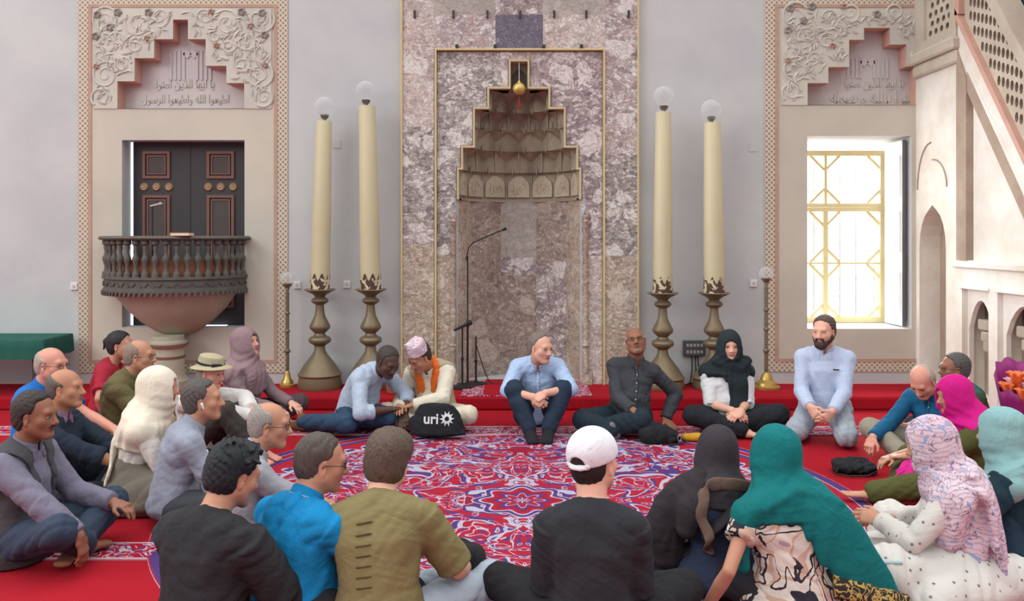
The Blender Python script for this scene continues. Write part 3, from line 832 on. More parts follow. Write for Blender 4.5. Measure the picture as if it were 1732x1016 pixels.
# slender corner columns
for px in (767, 990):
    m = MB(); x, z = w2(px, 585); zt2 = w2(px, 366)[1]
    m.lathe([(.026, z - .25), (.026, z), (.036, z + .01), (.030, z + .03), (.026, z + .06), (.026, zt2 - .06), (.034, zt2 - .05), (.026, zt2 - .03), (.046, zt2), (.046, zt2 + .012)], (x, FI - .01, 0), 16)
    m.build('corner_column', B_LOW, mh, smooth=True)
m = MB(); A = wr(760, 640, 1000, 651, WALL_Y); 
m.box((A[0], 7.985, PLAT), (w2(775, 0)[0], 8.03, PLAT + .10)); m.build('plinth', B_LOW, mh); m = MB(); m.box((w2(981, 0)[0], 7.985, PLAT), (A[2], 8.03, PLAT + .10)); m.build('plinth', B_LOW, mh)

# hanging gilt globe in the niche
hg = empty('hanging_globe', (0, 0, 0), 'small gilt globe with a red tassel hanging in the top of the niche', 'hanging ornament')
GX, GZ = w2(878, 151, 8.02)
m = MB(); m.sphere((GX, 8.00, GZ), .062, 24, 14); m.lathe([(.02, .058), (.012, .075), (.004, .085)], (GX, 8.0, GZ), 12); m.build('globe', mat('gold_foil', (206, 176, 104), .4, .25, 30, .6, 30, .6), hg, smooth=True)
m = MB(); m.tube([(GX, 8.0, GZ + .08), (GX, 8.03, w2(0, 106)[1])], .004, 6); m.build('cord', mat('grey_cord', (190, 186, 180), .7), hg)
m = MB(); m.lathe([(.008, -.065), (.012, -.08), (.009, -.10), (.020, -.19), (.0, -.19)], (GX, 8.0, GZ), 10); m.build('tassel', mat('red_tassel', (130, 44, 48), .9), hg)

# ------------------------------------------------------------------ giant candles
M_BRASS = mat('aged_brass', (124, 110, 88), .5, .2, 9, .2, 25, .45)
M_BRASSY = mat('bright_brass', (190, 160, 92), .35, .18, 9, .1, 25, .7)
M_WAX = mat('cream_wax', (196, 186, 154), .5, .07, 5, .08, 8)
t = NT('flaking_painted_band'); v = t.coord(); f = t.noise(v, 16, 2, .5, .6)
t.col(t.mix(t.math('GREATER_THAN', f.outputs[0], .52), lin((78, 56, 48)), lin((206, 192, 158)))); t.rough(.7); M_FLAKE = t.m
def glass_mat():
    t = NT('clear_glass'); t.b.inputs['Transmission Weight'].default_value = 0; 
    g = t.n('ShaderNodeBsdfTransparent'); g.inputs[0].default_value = (.93, .94, .95, 1)
    d = t.n('ShaderNodeBsdfPrincipled'); d.inputs['Base Color'].default_value = (.85, .86, .88, 1); d.inputs['Roughness'].default_value = .12
    mx = t.n('ShaderNodeMixShader'); fr = t.n('ShaderNodeLayerWeight'); fr.inputs[0].default_value = .35
    t.l(t.math('ADD', t.math('MULTIPLY', fr.outputs['Facing'], .5), .13), mx.inputs[0]); t.l(g.outputs[0], mx.inputs[1]); t.l(d.outputs[0], mx.inputs[2]); t.l(mx.outputs[0], t.out.inputs[0])
    return t.m
M_GLASS = glass_mat()
CD = 7.84; ku = CD / F_PX
def giant_candle(pb, ptop, ytop, pg, yg, plate, label, hb=16, ht=13):
    x0 = (pb - 866) * ku
    r = empty('giant_candle', (x0, CD, PLAT), label, 'candle', 'giant candles beside the prayer niche')
    Z = lambda y: EYE - (y - HOR) * ku - PLAT
    dy = plate - 491
    s = lambda y: Z(y + dy)
    prof = [(36, 655 - dy), (37, 650 - dy), (34.5, 636), (37, 632), (33, 627), (27, 617), (20, 608), (13, 599), (9.5, 593), (8.5, 585), (12, 582), (18, 578), (19, 574), (17, 570), (10, 567), (8.5, 563), (12, 560), (17, 555), (17.5, 551), (14, 544), (8.5, 533), (7, 520), (7, 515), (12, 512), (15, 508.5), (13, 505), (8, 502), (11, 498), (22, 492), (27, 489.5), (26, 488.5), (14, 489)]
    m = MB(); m.lathe([(max(a * ku, .001), (s(b) if b < 640 else Z(b + dy))) for a, b in prof], n=40)
    m.build('candlestick', M_BRASS, r, smooth=True)
    lean = ((ptop - pb) * ku) / (Z(ytop) - s(489))
    zb = s(489)
    m = MB(); zz = Z(ytop); m.lathe([(hb * ku, 0), (hb * ku, .14), (hb * ku * .98, .6), (ht * ku, zz - zb - .006), (ht * ku * .96, zz - zb), (.01, zz - zb)], (0, 0, zb), 36, lean=(lean, 0))
    cdl = m.build('candle', M_WAX, r, smooth=True)
    # flaking painted crown round the foot of the candle
    m = MB(); n = 48; vs = []; h = .155
    for i in range(n):
        a = 2 * PI * i / n; q = abs(math.sin(a * 4)); hh = h * (.55 + .45 * q ** 2)
        for zq in (0, hh): vs.append(((hb * ku + .003) * math.cos(a) + lean * zq, (hb * ku + .003) * math.sin(a), zb + zq))
    m.add(vs, [(2 * i, (2 * i + 2) % (2 * n), (2 * i + 3) % (2 * n), 2 * i + 1) for i in range(n)])
    m.build('painted_crown', M_FLAKE, cdl)
    gx = (pg - pb) * ku
    m = MB(); m.lathe([(.018, zz - .01), (.018, zz + .02), (.035, zz + .035), (.042, zz + .06), (.03, zz + .062)], (gx, 0, 0), 20); m.build('lamp_holder', mat('grey_metal', (120, 116, 112), .4, .1, 10, .1, 30, .7), r, smooth=True)
    m = MB(); m.sphere((gx, 0, Z(yg)), 17.3 * ku, 28, 16); m.build('glass_globe', M_GLASS, r, smooth='all')
    return r
giant_candle(541, 548, 205, 549, 181, 491, 'shorter giant cream candle in a brass candlestick nearer the balcony', 16, 13)
giant_candle(627, 621, 180, 619, 154, 491, 'taller giant cream candle in a brass candlestick between balcony and prayer niche', 17, 14)
giant_candle(1121, 1122, 190, 1123, 163, 497, 'giant cream candle in a brass candlestick between the niche and the switch box', 16, 13)
giant_candle(1208, 1205, 208, 1203, 186, 497, 'giant cream candle in a brass candlestick nearer the bright window', 17, 14)

def slim_lamp(px, yb, yg, foot, d, label, fm):
    k = d / F_PX; r = empty('standing_lamp', ((px - 866) * k, d, PLAT), label, 'lamp', 'slim brass lamps at the wall')
    Z = lambda y: EYE - (y - HOR) * k - PLAT
    m = MB(); f = foot * k
    m.lathe([(f, 0), (f, .02), (f * .8, .03), (f * .75, .055), (f * .45, .08), (f * .38, .12), (.018, .15)], n=28); m.build('foot', fm, r, smooth=True)
    m = MB(); top = Z(yg + 16)
    pr = [(.018, .14)]
    for i in range(60):
        z = .16 + (top - .2) * i / 60; pr.append((.013 + .008 * (i % 2) + (.014 if i in (14, 15, 30, 44) else 0), z))
    pr += [(.012, top - .03), (.022, top), (.012, top + .02)]
    m.lathe(pr, n=14); m.build('twisted_stem', M_BRASS, r, smooth='all')
    m = MB(); m.lathe([(.012, top), (.045, top + .035), (.05, top + .05), (.02, top + .05)], n=18); m.build('cup', M_BRASS, r, smooth=True)
    m = MB(); m.sphere((0, 0, Z(yg)), 12 * k, 22, 12); m.build('glass_globe', M_GLASS, r, smooth='all')
slim_lamp(486, 648, 472, 13, 7.9, 'slim twisted brass lamp with glass globe beside the balcony frame', M_BRASSY)
slim_lamp(1296, 656, 463, 23, 7.82, 'slim twisted brass lamp with glass globe and wide shiny foot near the window', M_BRASSY)

# ------------------------------------------------------------------ stone balcony with balustrade
M_BOWL = plaster('bowl_stone', (184, 180, 162), (166, 158, 142), 2.0)
M_BALU = mat('weathered_dark_wood', (92, 88, 84), .75, .3, 10, .4, 30)
bc = empty('balcony', (-3.24, WALL_Y - .013, 0), 'round stone preaching balcony with a dark turned balustrade on a pedestal', 'balcony')
R = .66
a0, a1 = PI, 2 * PI
m = MB()
m.lathe([(.10, .60), (.20, .64), (.34, .74), (.47, .87), (.56, 1.0), (.60, 1.055), (.02, 1.056)], n=40, a0=a0, a1=a1); m.build('bowl', M_BOWL, bc, smooth=True)
m = MB(); m.lathe([(R - .02, 1.035), (R + .005, 1.04), (R + .005, 1.07), (R - .005, 1.075), (R - .005, 1.155), (R + .012, 1.16), (R + .012, 1.185), (R - .06, 1.185), (R - .06, 1.05)], n=48, a0=a0, a1=a1)
for i in range(40):
    a = PI + PI * (i + .5) / 40; c, s = math.cos(a), math.sin(a)
    m.box((-.010, -.012, -.02), (.010, .012, .02), rot=Matrix.Translation(((R + .006) * c, (R + .006) * s, 1.03)) @ Matrix.Rotation(a + PI / 2, 4, 'Z') @ Matrix.Rotation(.35, 4, 'Y'))
for i in range(34):
    a = PI + PI * (i + .5) / 34; c, s = math.cos(a), math.sin(a)
    m.box((-.024, -.006, -.006), (.024, .008, .006), rot=Matrix.Translation(((R) * c, (R) * s, 1.115)) @ Matrix.Rotation(a + PI / 2, 4, 'Z') @ Matrix.Rotation(.7 if i % 2 else -.7, 4, 'Y'))
m.build('carved_band', M_BALU, bc)
m = MB(); m.lathe([(R - .07, 1.515), (R + .03, 1.52), (R + .045, 1.535), (R + .03, 1.555), (R - .06, 1.557), (R - .07, 1.515)], n=48, a0=a0, a1=a1); m.build('hand_rail', M_BALU, bc, smooth=True)
prof = [(.034, 0), (.034, .035), (.020, .05), (.014, .09), (.026, .135), (.033, .16), (.030, .18), (.018, .20), (.013, .235), (.022, .27), (.016, .285), (.034, .30), (.034, .335)]
bal = None
for i in range(22):
    a = PI + PI * (i + .5) / 22
    if bal is None:
        mb_ = MB(); mb_.lathe(prof, n=10); bal = mb_.build('baluster', M_BALU, bc, smooth=True); o = bal
    else: o = bal.copy(); COL.objects.link(o); o.parent = bc
    o.location = ((R - .025) * math.cos(a), (R - .025) * math.sin(a), 1.182)
m = MB(); m.lathe([(.60, 1.05), (.60, 1.34), (.57, 1.34), (.57, 1.05)], n=40, a0=a0, a1=a1); m.build('inner_parapet', mat('brown_panel', (146, 96, 70), .8, .2, 8), bc)
m = MB()
m.lathe([(.19, PLAT), (.19, .2), (.165, .22), (.145, .27), (.14, .5), (.17, .53), (.17, .56), (.14, .58), (.14, .62)], (0, -.24, 0), 28); m.build('pedestal', M_BOWL, bc, smooth=True)
m = MB()
for z in (.535, .42): m.lathe([(.145, z - .012), (.176 if z > .5 else .148, z - .01), (.176 if z > .5 else .148, z + .01), (.145, z + .012)], (0, -.24, 0), 28)
m.build('painted_ring', mat('dark_red_ring', (128, 84, 72), .8), bc)
# microphone and book on the balcony rail
M_BLK = mat('black_metal', (40, 40, 42), .5, .1, 10, .05, 40, .3)
M_MIC = mat('microphone_grille', (150, 150, 150), .4, .1, 60, .3, 200, .7)
mc = empty('microphone', (0, 0, 0), 'microphone on a thin stand rising behind the balcony rail', 'microphone')
bx, bz = w2(258, 400, 7.55); tz = w2(258, 349, 7.55)[1]
m = MB(); m.tube([(bx, 7.55, 1.05), (bx, 7.55, tz), (bx + .03, 7.55, tz + .012)], .007, 8); m.lathe([(.09, 1.058), (.09, 1.07), (.02, 1.075)], (bx, 7.55, 0), 20); m.build('stand', M_BLK, mc)
m = MB(); m.tube([(bx - .02, 7.55, tz + .0), (bx + .06, 7.55, tz + .018)], [.011, .014], 10); m.sphere((bx + .075, 7.55, tz + .02), .022, 12, 8); m.build('microphone_head', M_MIC, mc, smooth=True)
bkx, bkz = w2(308, 400, 7.44)
bk = empty('book', (bkx, 7.45, 1.557), 'closed pale book lying on the balcony rail', 'book')
m = MB(); m.box((-.085, -.06, .003), (.080, .06, .026)); m.build('pages', mat('book_pages', (226, 206, 184), .8), bk)
m = MB(); m.box((-.088, -.063, 0), (.084, .063, .003)); m.box((-.088, -.063, .026), (.084, .063, .029)); m.box((-.090, -.063, 0), (-.085, .063, .029)); m.build('cover', mat('book_cover', (170, 120, 90), .7), bk)
# ------------------------------------------------------------------ small wall fittings
M_PLAST = mat('white_plastic', (222, 220, 220), .5, .03, 10, 0)
for px, py, s, lab in ((126, 484, 6, 'white wall socket at the outer side of the balcony frame'), (503, 482, 6, 'white wall socket beside the slim lamp near the balcony'), (587, 481, 6, 'white wall socket between the two candles near the balcony'), (1274, 479, 6, 'white wall socket beside the slim lamp near the window')):
    x, z = w2(px, py); r = empty('wall_socket', (x, WALL_Y, z), lab, 'socket', 'wall sockets')
    m = MB(); k = s * .0058; m.box((-k, -.016, -k), (k, 0, k), bev=.004); m.build('plate', M_PLAST, r)
    m = MB(); m.lathe([(.016, 0), (.016, .003), (.0, .003)], (0, -.0165, 0), 14, axis=Matrix.Rotation(PI / 2, 3, 'X')); m.build('outlet', mat('socket_grey', (190, 188, 188), .5), r)
for px, py, w_, h_, lab in ((1274, 249, 8, 8, 'small square plaster cover high on the wall beside the window frame'), (570, 243, 7, 8, 'small square plaster cover high on the wall behind the candles')):
    x, z = w2(px, py); m = MB(); m.box((x - w_ * .0055, WALL_Y - .006, z - h_ * .0055), (x + w_ * .0055, WALL_Y, z + h_ * .0055), bev=.002); tag(m.build('wall_cover', M_WALL), lab, 'cover plate')
x, z = w2(1173, 588)
pb = empty('switch_box', (x, WALL_Y, z), 'dark switch box with two rows of sockets on the wall between the candles', 'switch box')
m = MB(); m.box((-.105, -.05, -.075), (.105, 0, .075), bev=.006); m.build('case', mat('dark_grey_plastic', (84, 82, 84), .5), pb)
m = MB()
for j in (-1, 1):
    for i in range(5): m.box((-.08 + i * .034, -.056, j * .032 - .016), (-.056 + i * .034, -.05, j * .032 + .014), bev=.002)
m.build('socket_row', mat('pale_sockets', (170, 168, 166), .5), pb)
m = MB()
for i, dx in enumerate((-.02, .01, .035)):
    m.tube([(dx, -.02, -.07), (dx * 1.2, -.05, -.2), (dx - .03, -.09, -.32), (dx - .08 - i * .03, -.12, -z + PLAT + .01), (dx - .2 - i * .05, -.16, -z + PLAT + .008)], .006, 6)
m.build('cable', M_BLK, pb)

# ------------------------------------------------------------------ side table with green cloth
tx0, tx1 = -5.3, -4.215
tb = empty('side_table', ((tx0 + tx1) / 2, 7.68, PLAT), 'low dark wooden side table under a green cloth by the wall', 'table')
m = MB(); m.box((-.52, -.24, .46), (.52, .24, .50)); m.build('tabletop', M_WOOD, tb)
for sx in (-1, 1):
    for sy in (-1, 1):
        m = MB(); m.box((sx * .46 - .03, sy * .19 - .03, 0), (sx * .46 + .03, sy * .19 + .03, .46), bev=.005); m.build('leg', M_WOOD, tb)
cl_ = MB()
nx, ny = 26, 14; hx, hy = .54, .26; H = .503
vs = []
ring_ = []
per = 80
for lev, (g, z) in enumerate(((.0, H), (.012, H - .012), (.02, H - .07), (.03, H - .17))):
    for i in range(per):
        s = i / per * 2 * (2 * hx + 2 * hy)
        if s < 2 * hx: p = (-hx + s, -hy, 0, -1)
        elif s < 2 * hx + 2 * hy: p = (hx, -hy + s - 2 * hx, 1, 0)
        elif s < 4 * hx + 2 * hy: p = (hx - (s - 2 * hx - 2 * hy), hy, 0, 1)
        else: p = (-hx, hy - (s - 4 * hx - 2 * hy), -1, 0)
        wv = g + (.012 * math.sin(i * 1.9) * (lev / 3))
        vs.append((p[0] + p[2] * wv, p[1] + p[3] * wv, z))
fs = [tuple(range(per))]
for l in range(3):
    for i in range(per): j = (i + 1) % per; fs.append((l * per + i, (l + 1) * per + i, (l + 1) * per + j, l * per + j))
cl_.add(vs, fs); o = cl_.build('tablecloth', mat('green_cloth', (26, 84, 74), .9, .12, 12, .3, 80), smooth=True)
o.location = tb.location; tag(o, 'dark green tablecloth draped over the low side table', 'tablecloth')

# ------------------------------------------------------------------ microphone stands in the niche
def mic_stand(px, ybase, ytop, d, label, boom=None, head=None, base=True, thin=.010):
    k = d / F_PX; x = (px - 866) * k
    r = empty('microphone_stand', (x, d, PLAT), label, 'microphone stand')
    Z = lambda y: EYE - (y - HOR) * k - PLAT
    m = MB(); m.lathe([(.11, .0), (.11, .018), (.03, .03), (.014, .04)], n=24); m.build('base', M_BLK, r, smooth=True)
    m = MB(); z = Z(ytop); m.lathe([(thin, .02), (thin, z * .45), (thin * 1.5, z * .46), (thin * 1.5, z * .5), (thin * .75, z * .51), (thin * .75, z)], n=12); m.build('pole', M_BLK, r, smooth=True)
    if boom:
        m = MB(); m.tube([((p - px) * k, -.01, Z(q)) for p, q in boom], .006, 8); b = m.build('boom_arm', M_BLK, r)
        p, q = boom[-1]; a = boom[-2]; m = MB(); v0 = Vector(((p - px) * k, -.01, Z(q))); dv = (v0 - Vector(((a[0] - px) * k, -.01, Z(a[1])))).normalized()
        m.tube([v0 - dv * .02, v0 + dv * .01, v0 + dv * .03], [.010, .016, .012], 10); m.build('microphone_head', M_BLK, b, smooth=True)
    if head:
        (p0, q0), (p1, q1) = head
        m = MB(); A = Vector(((p0 - px) * k, -.03, Z(q0))); B = Vector(((p1 - px) * k, -.03, Z(q1)))
        m.tube([A, A.lerp(B, .8), B], [.012, .016, .017], 10); m.sphere(B, .026, 12, 8); m.build('microphone_head', M_BLK, r, smooth=True)
    return r
mic_stand(791, 645, 433, 7.93, 'tall black microphone stand with a long thin boom in the niche', boom=[(788, 440), (793, 418), (800, 410), (852, 388)])
mic_stand(782, 648, 553, 7.82, 'short black microphone stand holding a tilted microphone before the niche', head=((768, 558), (795, 545)))
s3 = mic_stand(805, 640, 568, 7.99, 'low black stand with a trailing cable inside the niche')
m = MB(); m.tube([(0, -.01, .40), (.03, -.02, .3), (.09, -.03, .12), (.14, -.04, .02), (.24, -.03, .016)], .005, 6); m.build('cable', M_BLK, s3)
# ------------------------------------------------------------------ minbar (pulpit stairs) on the right
XM = 3.93
mn = empty('pulpit_stairs', (XM, 8.0, PLAT), 'whitewashed stone pulpit staircase with a pierced balustrade along the right wall', 'pulpit')
mn.location = (0, 0, 0)
def mp(px, py):
    d = F_PX * XM / (px - 866.0); return (d, EYE - (py - HOR) * d / F_PX)
def mpts(l): return [mp(a, b) for a, b in l]
def onm(u, v, d): return (XM + d, u, v)
ogee = lambda a, b, zb, zs, zt: [(a, zb), (b, zb), (b, zs)] + [(b + (a - b) * t * .5, zs + (zt - zs) * math.sin(t * PI / 2) ** .75) for t in (.25, .5, .75, 1)] + [(a + (b - a) * t * .5, zs + (zt - zs) * math.sin(t * PI / 2) ** .75) for t in (.75, .5, .25)] + [(a, zs)]
Y_F = 8.055; Y_N = 3.2
# stair line: through the points read on the balustrade foot
p1 = mp(1627, 40); p2 = mp(1732, 262); sl_ = (p2[1] - p1[1]) / (p2[0] - p1[0])
zst = lambda y, off=0: p1[1] + sl_ * (y - p1[0]) + off
ykiosk = mp(1617, 0)[0]
arch = mpts([(1555, 618), (1600, 618)]); ya, yb = arch[0][0], arch[1][0]
zs = mp(1558, 420)[1]; zp = mp(1579, 352)[1]
hole1 = [(ya, .16), (yb, .16), (yb, zs)]
for t in (.2, .4, .6, .8): hole1.append((yb + (ya - yb) * .5 * (1 - math.cos(t * PI / 2)) , zs + (zp - zs) * math.sin(t * PI / 2) ** 1.0))
hole1.append(((ya + yb) / 2, zp + .03))
for t in (.8, .6, .4, .2): hole1.append((ya + (yb - ya) * .5 * (1 - math.cos(t * PI / 2)), zs + (zp - zs) * math.sin(t * PI / 2)))
hole1.append((ya, zs))
n1 = (mp(1627, 0)[0], mp(1672, 0)[0]); n2 = (mp(1687, 0)[0], mp(1760, 0)[0]); n3 = (5.78, 5.05); n4 = (4.85, 4.15)
zn = mp(1640, 489)[1]
rectl = lambda a, b, z0, z1: [(a, z0), (b, z0), (b, z1), (a, z1)]
zrail = mp(1620, 445)[1]
tri_l = mp(1637, 0)[0]
dz = -.42
tri = [(tri_l, zrail + .03), (tri_l + (-(zst(tri_l, dz) - zrail - .03) / sl_) * -1 * -1 if False else (zrail + .03 - p1[1] - dz) / sl_ + p1[0], zrail + .03), (tri_l, zst(tri_l, dz))]
yend = (PLAT - p1[1]) / sl_ + p1[0]
side = [(Y_F, PLAT), (yend + .1, PLAT - .12), (yend, .02), (ykiosk - .05, zst(ykiosk - .05)), (ykiosk - .05, 3.55), (Y_F, 3.55)]
side = [(Y_F, PLAT), (7.38, PLAT), (7.37, .001), (yend + .15, .001), (yend, PLAT), (ykiosk - .03, zst(ykiosk - .03)), (ykiosk - .03, 3.30), (Y_F, 3.30)]
holes = [hole1, rectl(*n1, .18, zn), rectl(*n2, .18, zn), rectl(*n3, .18, zn), tri]
m = MB(); m.prism(side, onm, 0, .20, 0, holes); m.build('side_wall', M_WHITE, mn)
m = MB(); m.box((XM + .201, yend + .3, .005), (XM + .9, Y_F, zn + .25)); m.prism([(Y_F, zn + .25), (yend + 1.1, zn + .25), (ykiosk - .03, zst(ykiosk - .03) - .05), (Y_F, 3.2)], onm, .201, .9); m.build('core', M_BROWNST, mn)
big = lambda p, g: [(sum(q[0] for q in p) / len(p) + (x - sum(q[0] for q in p) / len(p)) * g, sum(q[1] for q in p) / len(p) + (z - sum(q[1] for q in p) / len(p)) * g) for x, z in p]
m = MB(); m.prism(big(tri, 1.06), onm, .045, .10); m.build('triangle_panel', M_WHITE, mn)
m = MB()
for (a, b) in (n1, n2, n3):
    w = a - b; m.prism(rectl(a + .015, b - .015, .17, zn + .015), onm, .05, .09, 0, [ogee(a - w * .07, b + w * .06, .20, zn - .34, zn - .09)])
m.build('niche_plate', M_WHITE, mn)
for (a, b) in (n1, n2, n3):
    y = (a + b) / 2; w = (a - b); m = MB()
    for k, (ww, zz) in enumerate(((.30, zn - .26), (.20, zn - .36), (.13, zn - .44))): m.box((XM + .10, y - w * ww * .1 , zz - .09), (XM + .2, y + w * ww * 1.2, zz), bev=.012)
    m.build('corbel', M_STONE, mn)
# brown mouldings: vertical strip, diagonal strip, balustrade foot and frames
m = MB(); y0_ = mp(1621, 0)[0]; y1_ = mp(1637, 0)[0] - .006
m.prism([(y0_, zrail + .03), (y1_, zrail + .03), (y1_, zst(y1_, -.36)), (y0_, zst(y0_, -.30))], onm, -.02, .05)
def diag(off0, off1, ys, ye, d0, d1, mm): mm.prism([(ys, zst(ys, off0)), (ye, zst(ye, off0)), (ye, zst(ye, off1)), (ys, zst(ys, off1))], onm, d0, d1)
diag(-.47, -.30, y1_, 5.55, -.012, .05, m)
m.build('brown_moulding', M_BROWNST, mn)
m = MB(); diag(-.02, .06, ykiosk - .03, yend + .1, -.03, .20, m); m.box((XM - .03, ykiosk - .10, zst(ykiosk) - .05), (XM + .2, ykiosk - .03, 4.6)); m.build('pink_moulding', M_SALMON, mn)
m = MB(); m.box((XM - .03, ykiosk, zrail - .035), (XM + .01, yend + 1.0, zrail + .02), bev=.008)
for (a, b) in (n1, n2, n3): m.box((XM - .018, b - .02, zn), (XM + .0, a + .02, zn + .03), bev=.005)
diag(-.30, -.24, y1_ + .02, 5.4, -.008, .05, m)
m.build('white_moulding', M_WHITE, mn)
# pierced balustrade
hb_ = .62
outl = [(ykiosk - .10, zst(ykiosk - .10, .06)), (yend + .4, zst(yend + .4, .06)), (yend + .4, zst(yend + .4, .06 + hb_)), (ykiosk - .10, zst(ykiosk - .10, .06 + hb_))]
hl = []
du = .062; su = math.hypot(1, sl_)
for i in range(1, 40):
    for j in range(0, 5):
        y = ykiosk - .14 - i * du * .95
        z = zst(y, .13 + j * .118 + (.059 if i % 2 else 0))
        if y < 5.4 or j == 4 and i % 2: continue
        if z > 4.6: continue
        hl.append([(y + .0225 * math.cos(a) , z + .043 * math.sin(a)) for a in [k * PI / 4 for k in range(8)]])
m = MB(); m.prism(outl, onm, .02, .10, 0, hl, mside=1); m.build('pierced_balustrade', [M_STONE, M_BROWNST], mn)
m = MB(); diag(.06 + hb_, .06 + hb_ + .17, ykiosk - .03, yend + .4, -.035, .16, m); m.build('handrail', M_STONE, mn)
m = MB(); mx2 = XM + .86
m.prism([(p[0], p[1]) for p in outl], lambda u, v, d: (mx2 + d, u, v), 0, .08); m.build('far_balustrade', mat('shade_brown_stone', (112, 88, 76), .9), mn)  # far side coloured darker to stand in for shade seen through the piercings
m = MB(); ns = 14
for i in range(ns):
    y = yend + .25 + (ykiosk - .03 - yend - .25) * i / ns; y2 = Y_F - .05; z = max(.02, zst(y, -.05))
    m.box((XM + .20, y, max(z - .30, .01)), (XM + .86, y + .5, z))
m.build('stair_step', M_RED, mn)
# kiosk parapet with pierced panel near the wall
m = MB(); z0k = 3.30
A = [mp(1552, 62), mp(1617, 30)]
k0, k1 = mp(1566, 0)[0], mp(1610, 0)[0]
hl = []
for i in range(4):
    for j in range(9):
        y = k0 + (k1 - k0) * (i + .75 + (.25 if j % 2 else -.1)) / 4.6; z = 3.46 + j * .085
        hl.append([(y + .030 * math.cos(a), z + .030 * math.sin(a)) for a in [q * PI / 4 for q in range(8)]])
m.prism(rectl(k0 + .0, k1, 3.40, 4.5), onm, .01, .06, 0, hl, mside=1); m.build('pierced_panel', [M_STONE, M_BROWNST], mn)
m = MB()
m.box((XM - .02, k0, 3.30), (XM + .2, Y_F, 4.6)); m.box((XM - .02, ykiosk - .03, 3.30), (XM + .2, k1, 4.6)); m.box((XM - .02, k1, 3.30), (XM + .2, k0, 3.40)); m.build('kiosk_frame', M_STONE, mn)
m = MB(); m.box((XM - .075, ykiosk - .06, 3.20), (XM + .2, Y_F, 3.31), bev=.02); m.box((XM - .04, ykiosk - .05, 3.08), (XM + .2, Y_F, 3.2), bev=.02); m.build('cornice', M_STONE, mn)
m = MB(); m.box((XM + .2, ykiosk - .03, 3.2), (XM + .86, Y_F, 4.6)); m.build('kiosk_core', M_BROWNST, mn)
# carved ogee outline above the arch
m = MB()
for s_, ye in ((1, ya + .03), (-1, yb - .02)):
    pts = []
    for i in range(9):
        t = i / 8; pts.append((XM - .004, (ye if s_ > 0 else ye) + (yb - ya) * s_ * .5 * (1 - math.cos(t * PI / 2)) * 1.05, mp(1579, 318)[1] + (mp(1579, 240)[1] - mp(1579, 318)[1]) * math.sin(t * PI / 2) * (1 if s_ > 0 else .62)))
    m.tube(pts, .008, 6)
m.build('carved_line', M_BROWNST, mn)
# cloth hanging beyond the stairs
hc = empty('hanging_cloth', (0, 0, 0), 'dark teal and red cloth hanging behind the pulpit stair rail', 'cloth')
HX = XM + .183
for nm, z0h, z1h, mt_ in (('red_field', 2.65, 3.31, mat('red_cloth', (150, 26, 44), .9)), ('grey_band', 3.311, 3.37, mat('grey_cloth', (120, 112, 114), .9)), ('teal_band', 3.371, 3.46, mat('teal_cloth', (44, 56, 64), .9)), ('rust_band', 3.461, 4.25, mat('rust_cloth', (130, 84, 80), .9))):
    m = MB(); n = 40; vs = []
    for i in range(n + 1):
        y = 5.7 + 1.5 * i / n; xx = HX + .006 * math.sin(i * .9)
        vs += [(xx, y, max(z0h, min(z1h - .01, zst(y, -.02)))), (xx, y, z1h), (xx + .006, y, max(z0h, min(z1h - .01, zst(y, -.02)))), (xx + .006, y, z1h)]
    fs = []
    for i in range(n): o = 4 * i; fs += [(o, o + 4, o + 5, o + 1), (o + 2, o + 3, o + 7, o + 6), (o + 1, o + 5, o + 7, o + 3), (o, o + 2, o + 6, o + 4)]
    m.add(vs, fs); m.build(nm, mt_, hc, smooth=True)
m = MB(); m.tube([(HX, 5.6, 4.26), (HX, 7.28, 4.26)], .015, 8); m.tube([(HX + .02, 5.6, 4.26), (HX + .02, 5.6, zst(5.6, 0))], .015, 8); m.build('pole', M_WOOD, hc)
# ------------------------------------------------------------------ people: smooth solid modelling on a grid
V = lambda *a: np.array(a, dtype=float)
def unit(v): return v / max(np.linalg.norm(v), 1e-9)
def rotx(a): c, s = math.cos(a), math.sin(a); return np.array([[1, 0, 0], [0, c, -s], [0, s, c]])
def roty(a): c, s = math.cos(a), math.sin(a); return np.array([[c, 0, s], [0, 1, 0], [-s, 0, c]])
def rotz(a): c, s = math.cos(a), math.sin(a); return np.array([[c, -s, 0], [s, c, 0], [0, 0, 1]])

